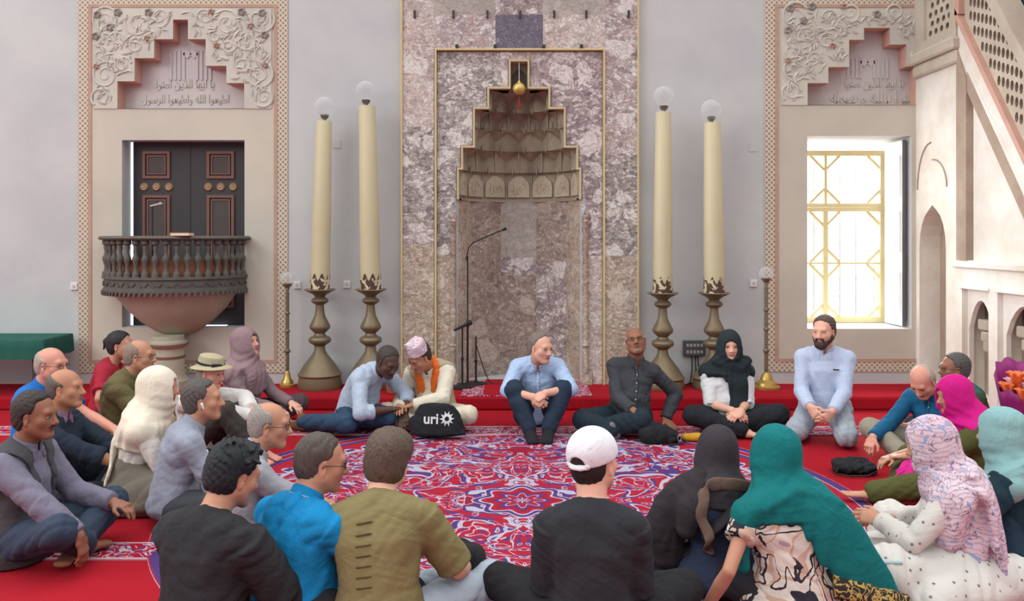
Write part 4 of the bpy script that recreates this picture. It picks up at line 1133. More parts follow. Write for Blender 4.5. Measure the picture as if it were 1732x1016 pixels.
class Solid:
    """smooth union of rounded cones and ellipsoids, meshed with surface nets"""
    def __init__(s): s.ops = []
    def cap(s, a, b, ra, rb=None, k=.02, side=None, end=None, sub=False):
        a = np.asarray(a, float); b = np.asarray(b, float)
        ra = ra if isinstance(ra, tuple) else (ra, ra)
        rb = ra if rb is None else (rb if isinstance(rb, tuple) else (rb, rb))
        L = np.linalg.norm(b - a)
        if L < 1e-6: b = b + V(0, 0, 1e-4); L = 1e-4
        ax = (b - a) / L
        sd = V(1, 0, 0) if side is None else np.asarray(side, float)
        sx = sd - ax * sd.dot(ax)
        if np.linalg.norm(sx) < 1e-3: sd = V(0, 1, 0); sx = sd - ax * sd.dot(ax)
        sx = unit(sx); tx = np.cross(ax, sx)
        mr = max(*ra, *rb); en = end
        lo = np.minimum(a, b) - mr; hi = np.maximum(a, b) + mr
        def fn(X, Y, Z):
            qx, qy, qz = X - a[0], Y - a[1], Z - a[2]
            t = qx * ax[0] + qy * ax[1] + qz * ax[2]
            tc = np.clip(t, 0, L)
            u = qx * sx[0] + qy * sx[1] + qz * sx[2]
            v = qx * tx[0] + qy * tx[1] + qz * tx[2]
            w = t - tc; f = tc / L
            rx = ra[0] + (rb[0] - ra[0]) * f; ry = ra[1] + (rb[1] - ra[1]) * f
            mn = np.minimum(rx, ry); re = mn if en is None else en
            return (np.sqrt((u / rx) ** 2 + (v / ry) ** 2 + (w / re) ** 2) - 1) * mn
        s.ops.append(('s' if sub else 'u', fn, lo, hi, k)); return s
    def ell(s, c, r, R=None, k=.02, sub=False):
        c = np.asarray(c, float); r = (r, r, r) if not isinstance(r, tuple) else r
        R = np.eye(3) if R is None else R; mr = max(r); mn = min(r)
        def fn(X, Y, Z):
            q = (X - c[0], Y - c[1], Z - c[2])
            l = [q[0] * R[0, i] + q[1] * R[1, i] + q[2] * R[2, i] for i in range(3)]
            return (np.sqrt((l[0] / r[0]) ** 2 + (l[1] / r[1]) ** 2 + (l[2] / r[2]) ** 2) - 1) * mn
        s.ops.append(('s' if sub else 'u', fn, c - mr, c + mr, k)); return s
    def chain(s, pts, rs, k=.012, side=None, end=None):
        n0 = len(s.ops)
        for i in range(len(pts) - 1): s.cap(pts[i], pts[i + 1], rs[i], rs[i + 1], k, side, end)
        if len(pts) <= 2: return s
        seg = s.ops[n0:]; del s.ops[n0:]
        def fn(X, Y, Z):
            D = None
            for o in seg:
                q = o[1](X, Y, Z); D = q if D is None else np.minimum(D, q)
            return D
        s.ops.append(('u', fn, np.min([o[2] for o in seg], axis=0), np.max([o[3] for o in seg], axis=0), k)); return s
    def cut(s, p, n, k=.006):
        """remove what lies on the n side of the plane through p"""
        p = np.asarray(p, float); n = unit(np.asarray(n, float))
        s.ops.append(('c', lambda X, Y, Z: (X - p[0]) * n[0] + (Y - p[1]) * n[1] + (Z - p[2]) * n[2], None, None, k)); return s
    def wrinkle(s, amp, freq, seed, stretch=(1, 1, 1), only=None):
        rnd = random.Random(seed); P = [[rnd.uniform(0, 6.3) for _ in range(4)] for _ in range(3)]
        D = [unit(V(rnd.uniform(-1, 1) * stretch[0], rnd.uniform(-1, 1) * stretch[1], rnd.uniform(-1, 1) * stretch[2])) for _ in range(3)]
        def fn(x, y, z):
            r = 0
            for i in range(3):
                d = D[i]; e = D[(i + 1) % 3]; f = freq * (1 + .6 * i)
                ph = f * (d[0] * x + d[1] * y + d[2] * z) + P[i][0] + 1.6 * np.sin(.55 * f * (e[0] * x + e[1] * y + e[2] * z) + P[i][1])
                sn = np.sin(ph); r = r + (1 - np.abs(sn) * 2) * (1.0 / (1 + .5 * i)) * (.6 + .4 * np.sin(.3 * f * (e[2] * x + d[0] * z) + P[i][2]))
            return amp * r * .6
        s.ops.append(('d', fn, None, None, 0)); return s
    def disp(s, fn): s.ops.append(('d', fn, None, None, 0)); return s
    def mesh(s, h):
        us = [o for o in s.ops if o[0] == 'u']
        lo = np.min([o[2] for o in us], axis=0) - 3 * h; hi = np.max([o[3] for o in us], axis=0) + 3 * h
        n = np.ceil((hi - lo) / h).astype(int) + 1
        D = np.full(n, .08, dtype=np.float32)
        gx = [(lo[i] + h * np.arange(n[i])).astype(np.float32) for i in range(3)]
        for op, fn, a, b, k in s.ops:
            if op in 'us':
                mg = k + 2.5 * h
                i0 = np.clip(np.floor((a - mg - lo) / h).astype(int), 0, n - 1); i1 = np.clip(np.ceil((b + mg - lo) / h).astype(int) + 1, 1, n)
                if (i1 <= i0).any(): continue
                sl = tuple(slice(i0[i], i1[i]) for i in range(3))
                d = fn(gx[0][sl[0]][:, None, None], gx[1][sl[1]][None, :, None], gx[2][sl[2]][None, None, :]).astype(np.float32)
                g = D[sl]
                if op == 'u':
                    hh = np.maximum(k - np.abs(g - d), 0) / k; D[sl] = np.minimum(g, d) - hh * hh * k * .25
                else:
                    d = -d; hh = np.maximum(k - np.abs(g - d), 0) / k; D[sl] = np.maximum(g, d) + hh * hh * k * .25
            elif op == 'c':
                d = fn(gx[0][:, None, None], gx[1][None, :, None], gx[2][None, None, :]).astype(np.float32)
                hh = np.maximum(k - np.abs(D - d), 0) / k; D = np.maximum(D, d) + hh * hh * k * .25
            else:
                idx = np.nonzero(np.abs(D) < .03)
                D[idx] += fn(gx[0][idx[0]], gx[1][idx[1]], gx[2][idx[2]]).astype(np.float32)
        S = D < 0
        # active cells
        c = np.zeros(n - 1, dtype=np.int8)
        for dx in (0, 1):
            for dy in (0, 1):
                for dz in (0, 1): c += S[dx:n[0] - 1 + dx, dy:n[1] - 1 + dy, dz:n[2] - 1 + dz]
        act = (c > 0) & (c < 8)
        I, J, K = np.nonzero(act)
        if len(I) == 0: return np.zeros((0, 3)), np.zeros((0, 4), int)
        num = np.full(act.shape, -1, dtype=np.int32); num[I, J, K] = np.arange(len(I))
        acc = np.zeros((len(I), 3)); cnt = np.zeros(len(I))
        cor = [(0, 0, 0), (1, 0, 0), (0, 1, 0), (1, 1, 0), (0, 0, 1), (1, 0, 1), (0, 1, 1), (1, 1, 1)]
        val = [D[I + a, J + b, K + e] for a, b, e in cor]
        for p in range(8):
            for ax in range(3):
                if cor[p][ax]: continue
                q = p + (1, 2, 4)[ax]
                m = (val[p] < 0) != (val[q] < 0)
                t = np.where(m, val[p] / np.where(m, val[p] - val[q], 1), 0)
                pos = np.tile(np.array(cor[p], float), (len(I), 1)); pos[:, ax] += t
                acc += pos * m[:, None]; cnt += m
        vs = lo + h * (np.stack([I, J, K], 1) + acc / np.maximum(cnt, 1)[:, None])
        fs = []
        for ax in range(3):
            o1, o2 = [(1, 2), (2, 0), (0, 1)][ax]
            A = S.take(range(0, n[ax] - 1), ax); B = S.take(range(1, n[ax]), ax)
            x = np.nonzero(A != B); x = [np.array(q) for q in x]
            ok = (x[o1] > 0) & (x[o2] > 0) & (x[o1] < n[o1] - 1) & (x[o2] < n[o2] - 1)
            x = [q[ok] for q in x]
            def cell(d1, d2):
                y = list(x); y[o1] = y[o1] - d1; y[o2] = y[o2] - d2; return num[y[0], y[1], y[2]]
            q = np.stack([cell(1, 1), cell(0, 1), cell(0, 0), cell(1, 0)], 1)
            flip = ~A[x[0], x[1], x[2]]
            q[flip] = q[flip][:, ::-1]
            fs.append(q)
        fs = np.concatenate(fs); fs = fs[(fs >= 0).all(1)]
        return vs, fs

def np_obj(name, vs, fs, mats, parent, mi=None):
    me = bpy.data.meshes.new(name)
    nv, nf = len(vs), len(fs)
    me.vertices.add(nv); me.vertices.foreach_set('co', np.ascontiguousarray(vs, dtype=np.float32).ravel())
    me.loops.add(nf * 4); me.loops.foreach_set('vertex_index', np.ascontiguousarray(fs, dtype=np.int32).ravel())
    me.polygons.add(nf); me.polygons.foreach_set('loop_start', np.arange(0, nf * 4, 4, dtype=np.int32))
    me.polygons.foreach_set('use_smooth', np.ones(nf, dtype=bool))
    for m_ in (mats if isinstance(mats, (list, tuple)) else [mats]): me.materials.append(m_)
    if mi is not None: me.polygons.foreach_set('material_index', np.asarray(mi, dtype=np.int32))
    me.update(calc_edges=True)
    o = bpy.data.objects.new(name, me); COL.objects.link(o); o.parent = parent
    return o

# ------------------------------------------------------------------ cloth, skin and hair materials
def cloth(name, rgb, var=.12, weave=260, rough=.92, fold=9):
    key = (name, tuple(rgb))
    if key in _mc: return _mc[key]
    t = NT(name); v = t.coord(); c = lin(rgb)
    n = t.noise(v, fold, 4, .6, .4); w = t.noise(v, weave, 2)
    col = t.mix(n.outputs[0], shade(c, 1 - var), shade(c, 1 + var)); col = t.mix(t.math('MULTIPLY', w.outputs[0], .22), col, shade(c, .62))
    t.col(col); t.rough(rough); t.b.inputs['Specular IOR Level'].default_value = .18
    b = t.n('ShaderNodeBump'); b.inputs['Strength'].default_value = .42; b.inputs['Distance'].default_value = .018
    n2 = t.noise(v, 11, 3, .5, 1.6); t.l(t.math('ADD', n2.outputs[0], t.math('MULTIPLY', w.outputs[0], .08)), b.inputs['Height']); t.l(b.outputs[0], t.b.inputs['Normal'])
    _mc[key] = t.m; return t.m
def skin(rgb):
    key = ('skin', tuple(rgb))
    if key in _mc: return _mc[key]
    t = NT('skin'); v = t.coord(); c = lin(rgb)
    n = t.noise(v, 22, 3); t.col(t.mix(n.outputs[0], shade(c, .88), (min(1, c[0] * 1.14), c[1] * 1.04, c[2] * 1.02, 1)))
    t.rough(.52); t.b.inputs['Specular IOR Level'].default_value = .35
    t.b.inputs['Subsurface Weight'].default_value = 0
    n2 = t.noise(v, 120, 3); t.bump(n2.outputs[0], .12, .003)
    _mc[key] = t.m; return t.m
def hairm(rgb):
    key = ('hair', tuple(rgb))
    if key in _mc: return _mc[key]
    t = NT('hair'); v = t.coord(scale=(1, 1, .35)); c = lin(rgb)
    n = t.noise(v, 110, 3, .6, .3); t.col(t.mix(n.outputs[0], shade(c, .42), shade(c, 1.15)))
    t.rough(.6); t.b.inputs['Specular IOR Level'].default_value = .3; t.bump(n.outputs[0], .6, .006)
    _mc[key] = t.m; return t.m
M_EYE = mat('eye_white', (214, 208, 202), .3, .02, 5, 0)
M_IRIS = mat('eye_iris', (48, 34, 28), .25, .05, 5, 0)
M_SHADES = mat('spectacle_frame', (46, 40, 40), .35, .05, 10, 0)
SKIN = dict(fair=(214, 166, 146), pink=(206, 148, 130), tan=(184, 136, 112), olive=(176, 128, 102), brown=(140, 96, 76), dark=(84, 62, 54))

def ik(a, b, l1, l2, pole):
    d = b - a; L = np.linalg.norm(d); L2 = min(max(L, .08), (l1 + l2) * .998)
    b = a + unit(d) * L2; d = unit(b - a)
    x = (l1 * l1 - l2 * l2 + L2 * L2) / (2 * L2); hgt = math.sqrt(max(l1 * l1 - x * x, 1e-6))
    p = np.asarray(pole, float) - d * np.dot(pole, d); p = unit(p) if np.linalg.norm(p) > 1e-4 else unit(np.cross(d, V(1, 0, .2)))
    return a + d * x + p * hgt, b

LEGS = {
 'cross': dict(pz=.115, kr=(.37, .30, .155), ar=(-.02, .40, .07), kl=(-.37, .30, .155), al=(.04, .30, .09)),
 'knees': dict(pz=.115, kr=(.21, .33, .40), ar=(.06, .56, .085), kl=(-.21, .33, .40), al=(-.06, .56, .085)),
 'kneel': dict(pz=.27, kr=(.17, .36, .10), ar=(.12, -.02, .08), kl=(-.17, .36, .10), al=(-.12, -.02, .08)),
}

DEBUG = False
def smooth_chain(pts, rs, n=4):
    """Catmull-Rom points between the given ones, radii interpolated"""
    if len(pts) < 3: return pts, rs
    P = [np.asarray(p, float) for p in pts]; Q = []; R = []
    rr = [r if isinstance(r, tuple) else (r, r) for r in rs]
    for i in range(len(P) - 1):
        a, b, c, d = P[max(i - 1, 0)], P[i], P[i + 1], P[min(i + 2, len(P) - 1)]
        for k in range(n):
            t = k / n; Q.append(.5 * (2 * b + (c - a) * t + (2 * a - 5 * b + 4 * c - d) * t * t + (3 * b - a - 3 * c + d) * t ** 3))
            s = t * t * (3 - 2 * t); R.append((rr[i][0] + (rr[i + 1][0] - rr[i][0]) * s, rr[i][1] + (rr[i + 1][1] - rr[i][1]) * s))
    return Q + [P[-1]], R + [rr[-1]]
class Pose: pass
def pt(J, p):
    """a point: plain numbers, a function of the joints, or a frame letter (n neck base, c chest, w waist, p pelvis, h head) with an offset"""
    if callable(p): return np.asarray(p(J), float)
    if isinstance(p[0], str):
        o, R = dict(n=(J.nb, J.R2), c=(J.chest, J.R2), w=(J.waist, J.R1), p=(J.pel, J.R0), h=(J.hc, J.H))[p[0]]; return o + R @ V(*p[1:])
    return V(*p)
def skeleton(sp):
    """joint positions in the person's own frame: +x right hand, +y ahead, +z up"""
    J = Pose(); L = dict(LEGS[sp.get('legs', 'cross')]); L.update(sp.get('leg_pts', {}))
    lf = math.radians(sp.get('lean', 8)); lsd = math.radians(sp.get('side', 0)); sl = math.radians(sp.get('slump', 10)); tw = math.radians(sp.get('twist', 0))
    J.pel = V(0, 0, L['pz'])
    def R(a, f=1.0): return roty(lsd * f) @ rotx(-a)
    J.R0 = R(lf * .5, .6); J.R1 = rotz(tw * .5) @ R(lf, 1); J.R2 = rotz(tw) @ R(lf + sl, 1.0); J.R3 = rotz(tw) @ R(lf + sl * 1.6, .8)
    tr = sp.get('torso', 1.0); J.tr = tr
    J.waist = J.pel + J.R0 @ V(0, 0, .15) * tr; J.chest = J.waist + J.R1 @ V(0, 0, .17) * tr; J.nb = J.chest + J.R2 @ V(0, -.01, .175) * tr
    w = sp.get('w', 1.0) * .93; J.w = w
    J.shr = J.nb + J.R2 @ V(.172 * w, 0, -.066); J.shl = J.nb + J.R2 @ V(-.172 * w, 0, -.066)
    hy, hp, hr = [math.radians(q) for q in sp.get('head', (0, 0, 0))]
    J.H = rotz(hy) @ rotx(-hp) @ roty(hr)
    nk = sp.get('neck', 0.0)
    J.hc = J.nb + J.R3 @ V(0, .015, .085) + J.H @ V(0, .022, .085) + V(0, nk, 0)
    J.hipr = J.pel + V(.09, .01, -.01); J.hipl = J.pel + V(-.09, .01, -.01)
    J.kr, J.ar, J.kl, J.al = V(*L['kr']), V(*L['ar']), V(*L['kl']), V(*L['al'])
    J.tor = unit(V(*L.get('tr', (.0, 1, -.25)))); J.tol = unit(V(*L.get('tl', (.0, 1, -.25))))
    if sp.get('legs') == 'kneel' and 'tr' not in L: J.tor = V(0.1, -1, -.15); J.tol = V(-.1, -1, -.15)
    if sp.get('legs', 'cross') == 'cross' and 'tr' not in L: J.tor = unit(V(-1, .25, -.1)); J.tol = unit(V(1, .15, -.1))
    hr_ = V(*sp.get('hand_r', (.16, .40, .20))); hl_ = V(*sp.get('hand_l', (-.16, .40, .20)))
    J.er, J.wr = ik(J.shr, hr_, .285, .255, V(*sp.get('pole_r', (.45, -.7, -.6))))
    J.el, J.wl = ik(J.shl, hl_, .285, .255, V(*sp.get('pole_l', (-.45, -.7, -.6))))
    return J

def add_hand(S, w, fw, pn, right, curl=.5, flat=1.0, k=.008, spread=1.0):
    """palm, four bent fingers of unequal length and a thumb from the palm's side. fw: towards the fingers, pn: out of the palm"""
    fw = unit(fw); pn = pn - fw * pn.dot(fw); pn = unit(pn) if np.linalg.norm(pn) > 1e-3 else unit(np.cross(fw, V(1, 0, 0)))
    sd = np.cross(fw, pn) * (1 if right else -1)    # towards the thumb
    c = w + fw * .055
    S.cap(w - fw * .015, w + fw * .03, (.027, .020), (.036, .017), .012, side=sd)
    S.cap(w + fw * .025, w + fw * .082, (.037, .015), (.040, .013), .010, side=sd, end=.012)
    for i, (o, l, r) in enumerate(((.030, .072, .0092), (.010, .082, .0096), (-.010, .076, .0092), (-.029, .058, .0082))):
        o *= spread
        b = w + fw * (.086 - .006 * abs(i - 1)) + sd * o
        c1 = curl * (1.0 + .12 * i); d1 = fw * math.cos(c1) + pn * math.sin(c1)
        d1 = unit(d1 + sd * (.10 * (1.2 - i) * .5))
        c2 = c1 + curl * 1.1; d2 = fw * math.cos(c2) + pn * math.sin(c2)
        m1 = b + d1 * l * .55; e = m1 + d2 * l * .45
        S.cap(b - fw * .01, m1, r * 1.06, r, .0045); S.cap(m1, e, r, r * .82, .0045)
    t0 = w + fw * .028 + sd * .028; t1 = t0 + unit(fw * .65 + sd * .65 + pn * .35) * .045; t2 = t1 + unit(fw * .95 + sd * .15 + pn * .4) * .034
    S.cap(t0, t1, .0150, .0110, .008); S.cap(t1, t2, .0105, .0085, .005)

def add_head(S, J, sp):
    H = J.H; c = J.hc; P = lambda x, y, z: c + H @ V(x, y, z)
    fem = sp.get('fem', False); jw = .9 if fem else 1.0; fat = sp.get('fat', 1.0)
    S.ell(P(0, -.014, .030), (.0765, .096, .086), H, .02)
    S.ell(P(0, .030, -.035), (.060 * fat, .064, .080), H, .03)
    S.ell(P(0, .004, -.045), (.064 * fat, .062, .058), H, .03)
    for s in (-1, 1): S.cap(P(s * .056 * jw * fat, .005, -.055), P(s * .020 * jw, .066, -.100), .019, .015, .025)
    S.ell(P(0, .072, -.098), (.022, .018, .017), H, .02)
    S.cap(P(-.036, .076, .026), P(.036, .076, .026), .013 if not fem else .011, None, .02)
    for s in (-1, 1):
        S.ell(P(s * .043, .056, -.022), (.023 * fat, .020, .022), H, .022)
        S.ell(P(s * .0315, .092, .004), (.017, .0125, .0105), H, .012, sub=True)
        S.ell(P(s * .0315, .0735, .0035), (.0155, .0135, .0115), H, .004)
        S.cap(P(s * .017, .083, .0105), P(s * .046, .076, .0095), .0042, .0036, .004)
        S.cap(P(s * .019, .082, -.0055), P(s * .044, .076, -.0050), .0034, .003, .004)
    S.cap(P(0, .082, .014), P(0, .103, -.026), .0095, .0135, .012)
    S.ell(P(0, .108, -.030), (.0135, .0125, .0115), H, .008)
    for s in (-1, 1): S.ell(P(s * .0125, .096, -.034), (.0095, .0115, .0085), H, .006)
    S.cap(P(-.019, .083, -.058), P(0, .0905, -.0565), .0052, .0068, .005); S.cap(P(.019, .083, -.058), P(0, .0905, -.0565), .0052, .0068, .005)
    S.cap(P(-.017, .082, -.0665), P(.017, .082, -.0665), .0062, None, .005); S.ell(P(0, .0875, -.068), (.012, .0065, .0062), H, .005)
    S.cap(P(-.022, .0895, -.0622), P(.022, .0895, -.0622), .0016, None, .003, sub=True)
    for s in (-1, 1):
        R = H @ rotz(s * -.42) @ rotx(-.12)
        S.ell(P(s * .078, -.008, -.008), (.0075, .0185, .031), R, .006)
        S.ell(P(s * .086, -.003, -.004), (.006, .0105, .018), R, .004, sub=True)
        S.ell(P(s * .077, -.004, -.036), (.007, .009, .009), H, .006)
    # neck down to the collar
    nw = .052 if fem else .060 * min(fat, 1.12)
    S.chain([J.nb + J.R3 @ V(0, -.012, -.04), J.nb + J.R3 @ V(0, 0, .03), P(0, -.022, -.060)], [(nw * 1.25, nw * 1.15), nw, nw], .025)

def add_torso(S, J, sp, g=0.0, k=.03, hem=0.0):
    w = J.w; f = sp.get('belly', 1.0); fem = sp.get('fem', False); R = J.R1
    sx = J.R2 @ V(1, 0, 0); hipw = .165 if not fem else .178
    pts = [J.pel + V(0, .0, -.02), J.waist, J.chest + J.R1 @ V(0, .005, .0), J.nb + J.R2 @ V(0, -.005, -.075)]
    rs = [(hipw * (.9 + .1 * w) + g + hem, .118 * f + g + hem), (.148 * w * (.6 + .4 * f) + g, .112 * f + g), (.166 * w + g, .116 + g), (.150 * w + g, .088 + g)]
    S.chain(pts, rs, k, side=sx, end=.07 + g)
    if f > 1.05: S.ell(J.waist + J.R1 @ V(0, .055 * f, .0), (.12 * f + g, .10 * f + g, .13 + g), J.R1, .05)
    if fem: 
        for s in (-1, 1): S.ell(J.chest + J.R2 @ V(s * .075, .085, .0), (.062 + g, .05 + g, .06 + g), J.R2, .05)
    # yoke: neck root to shoulders
    for sh in (J.shr, J.shl):
        S.cap(J.nb + J.R2 @ V(0, -.012, -.022), sh, (.054 + g, .064 + g), (.052 + g, .060 + g), .035, side=J.R2 @ V(0, 0, 1))
    # shoulder blades / lats
    for s in (-1, 1): S.ell(J.chest + J.R2 @ V(s * .085 * w, -.045, .05), (.07 + g, .055 + g, .09 + g), J.R2, .05)

def person(px, d, heading, label, sp):
    """heading: degrees, 0 = facing away from the camera, 180 = facing it, 90 = facing left, -90 = facing right"""
    ps = sp.get('size', 1.0); seed = int(px * 7 + d * 31)
    root = empty('person', ((px - 866.0) * d / F_PX, d, 0.0), label, 'person', rz=math.radians(heading))
    th = math.radians(heading); Rh = rotz(th)
    def proj(J):
        q = Rh @ (J.hc * ps) + V((px - 866.0) * d / F_PX, d, 0); return 866 + F_PX * q[0] / q[1], HOR + F_PX * (EYE - q[2]) / q[1]
    if 'hp' in sp:
        sp = dict(sp); lo_, hi_ = .60, 1.14; ps0 = ps
        for _ in range(18):
            q_ = (lo_ + hi_) / 2; sp['torso'] = q_ if q_ > 1 else 1 - (1 - q_) * .62; ps = ps0 * (1 if q_ > 1 else 1 - (1 - q_) * .36); J = skeleton(sp)
            if proj(J)[1] < sp['hp'][1]: hi_ = q_
            else: lo_ = q_
        for _ in range(4):
            J = skeleton(sp); px += (sp['hp'][0] - proj(J)[0])
        root.location = ((px - 866.0) * d / F_PX, d, 0.0)
        if DEBUG: print('FIT', label[:40], 'torso %.3f size %.3f' % (sp['torso'], ps), 'px %.0f' % px, 'd', d, [round(q) for q in proj(skeleton(sp))], sp['hp'])
    J = skeleton(sp); hb = sp.get('h', .0055); hc = sp.get('hc', .007)
    SK = skin(SKIN[sp.get('skin', 'tan')]); c0 = SKIN[sp.get('skin', 'tan')]
    LIP = mat('lips', (c0[0] * .86, c0[1] * .68, c0[2] * .68), .5, .05, 20, 0)
    def out(name, S, mats, h, mi=None, floor=True, parent=None):
        vs, fs = S.mesh(h)
        mm = None if mi is None else mi(vs[fs].mean(1))
        if floor:
            lo = vs[:, 2]; vs[:, 2] = np.where(lo < .009, .009 + (lo - .009) * .02, lo)
        return np_obj(name, vs * ps, fs, mats, parent or root, mm)
    P = lambda x, y, z: J.hc + J.H @ V(x, y, z)
    # ---- body
    S = Solid(); add_head(S, J, sp); add_torso(S, J, sp, -.022)
    ar = .9 if sp.get('fem') else 1.0; ak = sp.get('arm', 1.0) * ar
    S.ops_head = None
    for sh, e, w_, nm in ((J.shr, J.er, J.wr, 'r'), (J.shl, J.el, J.wl, 'l')):
        S.chain([sh, sh + (e - sh) * .4, e, e + (w_ - e) * .3, w_], [.046 * ak, .044 * ak, .037 * ak, .040 * ak, (.027 * ak)], .014)
        fw = sp.get('hd_' + nm); fw = unit(w_ - e) if fw is None else V(*fw)
        pn = V(*sp.get('pn_' + nm, (0, 0, -1)))
        add_hand(S, w_, fw, pn, nm == 'r', sp.get('curl_' + nm, .45))
    for hp, kn, an, to, nm in ((J.hipr, J.kr, J.ar, J.tor, 'r'), (J.hipl, J.kl, J.al, J.tol, 'l')):
        S.chain([hp, kn], [.070, .050], .02); S.chain([kn, kn + (an - kn) * .3, an], [.048, .050, .034], .014)
        bare = sp.get('bare', False)
        S.cap(an, an + to * .045 + V(0, 0, -.02), .034, (.036, .028), .015); S.cap(an + to * .03 + V(0, 0, -.02), an + to * .15 + V(0, 0, -.03), (.036, .026), (.044, .018), .015, side=np.cross(to, V(0, 0, 1)))
        if bare:
            sx_ = unit(np.cross(to, V(0, 0, 1))) * (1 if nm == 'r' else -1)
            for q, (o, l, r_) in enumerate(((-.030, .040, .013), (-.010, .036, .0095), (.006, .032, .009), (.020, .027, .0085), (.033, .022, .008))):
                b = an + to * .155 + V(0, 0, -.030) + sx_ * o; S.cap(b, b + to * l, r_, r_ * .9, .004)
    Hi = J.H.T
    def lips(c):
        q = (c - J.hc) @ J.H
        return ((np.abs(q[:, 0]) < .0195) & (q[:, 1] > .0835 - .0) & (q[:, 2] < -.0535 - np.abs(q[:, 0]) * .12) & (q[:, 2] > -.0735 + np.abs(q[:, 0]) * .25)).astype(int)
    body = out('body', S, [SK, LIP], hb, lips)
    # ---- eyes
    if sp.get('eyes', True):
        for s in (-1, 1):
            m_ = MB(); c = P(s * .0315, .0785, .0030); R4 = Matrix([list(r) for r in J.H]).to_4x4()
            vs = []; n_ = 14
            for i, (rr, yy) in enumerate(((.0118, .0), (.0112, .004), (.0085, .0085), (.0060, .0105), (.0, .0118))):
                for k_ in range(n_): a = 2 * PI * k_ / n_; vs.append((c + J.H @ V(rr * math.cos(a) * 1.15, yy, rr * math.sin(a) * (.55 if not sp.get('shut') else .1))) * ps)
            o0 = 0
            for i in range(4): m_.add(vs[i * n_:(i + 2) * n_], [(k_, (k_ + 1) % n_, n_ + (k_ + 1) % n_, n_ + k_) for k_ in range(n_)], 1 if i >= 2 else 0)
            m_.tube([(c + J.H @ V(x_, y_, z_)) * ps for x_, y_, z_ in ((-.0145, .002, .002), (-.008, .0085, .0065), (0, .0105, .008), (.008, .0085, .0065), (.0145, .002, .002))], .0013 * ps, 5, mi=1)
            m_.build('eye', [M_EYE, M_IRIS], root, smooth=True)
    hcol = sp.get('hair_rgb', (40, 34, 32)); HM = hairm(hcol)
    if sp.get('brows', True):
        bm_ = hairm(sp.get('brow_rgb', hcol))
        for s in (-1, 1):
            S = Solid(); S.chain([P(s * .014, .0865, .0215), P(s * .030, .0850, .0265), P(s * .050, .0710, .0215)], [.0042, .0050, .0030], .003); out('eyebrow', S, bm_, .003, floor=False)
    # ---- hair, beard, moustache
    ht = sp.get('hair', 'short'); fl = lambda q: J.H @ V(*q)
    def hair_noise(S, a=.004, f=90): S.wrinkle(a, f, seed, (1, 1, .4))
    if ht in ('short', 'crop', 'mop', 'tousled', 'bun'):
        rc = sp.get('recede', .010 if ht in ('short', 'crop') else 0)
        e = dict(short=.010, crop=.005, mop=.017, tousled=.014, bun=.010)[ht]
        S = Solid(); S.ell(P(0, -.023, .035), (.0765 + e, .097 + e, .087 + e), J.H, .02)
        S.ell(P(0, -.045, -.025), (.064 + e, .060 + e, .062 + e), J.H, .03)
        if ht in ('mop', 'tousled'): S.ell(P(0, .0, .075), (.070 + e, .085 + e, .048 + e), J.H, .03)
        if ht == 'tousled':
            rnd_ = random.Random(seed)
            for _ in range(46):
                a = rnd_.uniform(0, 6.28); b = rnd_.uniform(.15, 1.25); dd = V(math.cos(a) * math.cos(b), math.sin(a) * math.cos(b) , math.sin(b))
                q = V(dd[0] * .082, -.014 + dd[1] * .10, .036 + dd[2] * .092); tdir = unit(V(dd[0] + .5, dd[1] + .6, .25 + rnd_.uniform(-.3, .3)))
                S.cap(P(*q), P(*(q + tdir * .034 + dd * .008)), .013, .003, .010)
        S.cut(P(0, .044 - rc, .060), fl((0, 1, -.5)), .014); S.cut(P(0, -.060, -.078), fl((0, -.1, -1)))
        for s in (-1, 1): S.cap(P(s * .085, .02, -.075), P(s * .085, -.002, -.005), .030, .027, .01, sub=True); S.cap(P(s * .085, .090, -.06), P(s * .085, .085, .022), .036, .034, .012, sub=True)
        if not sp.get('beard'):
            for s in (-1, 1): S.cap(P(s * .084, .080, -.07), P(s * .084, .070, .035), .036, .032, .012, sub=True)
        if ht != 'mop' and not sp.get('fem'):
            for s in (-1, 1): S.ell(P(s * .058, .068, .066), (.026, .04, .034), J.H, .014, sub=True)
        hair_noise(S, .0040 if ht != 'tousled' else .006, 120)
        if ht == 'bun': S.ell(P(0, -.125, .035), .034, None, .015); S.cap(P(0, -.14, .02), P(.01, -.15, -.03), .016, .008, .01)
        out('hair', S, HM, .0045, floor=False)
    elif ht in ('fringe', 'balding'):
        e = .006
        S = Solid(); S.ell(P(0, -.016, .026), (.0775 + e, .097 + e, .088 + e), J.H, .02); S.ell(P(0, -.045, -.025), (.062 + e, .058 + e, .06 + e), J.H, .03)
        top = .055 if ht == 'fringe' else .085
        S.cut(P(0, -.02, top), fl((0, .55, 1)), .014); S.cut(P(0, .018, .0), fl((0, 1, .10)), .010); S.cut(P(0, -.06, -.075), fl((0, -.1, -1)))
        for s in (-1, 1): S.cap(P(s * .085, .02, -.075), P(s * .085, -.002, -.005), .030, .026, .01, sub=True)
        hair_noise(S, .0025, 110); out('hair', S, HM, .0045, floor=False)
    if sp.get('beard'):
        e = .007; S = Solid()
        for s in (-1, 1): S.cap(P(s * .060, .012, -.045), P(s * .022, .070, -.098), .020 + e, .020 + e, .02)
        S.ell(P(0, .074, -.098), (.028 + e, .020 + e, .026 + e), J.H, .02); S.cap(P(-.024, .086, -.050), P(.024, .086, -.050), .0095, None, .01); S.cap(P(0, .05, -.112), P(0, .03, -.118), .028, .026, .02)
        for s in (-1, 1): S.cap(P(s * .024, .088, -.052), P(s * .030, .080, -.085), .009, .012, .01)
        S.ell(P(0, .098, -.0625), (.0215, .016, .010), J.H, .006, sub=True)
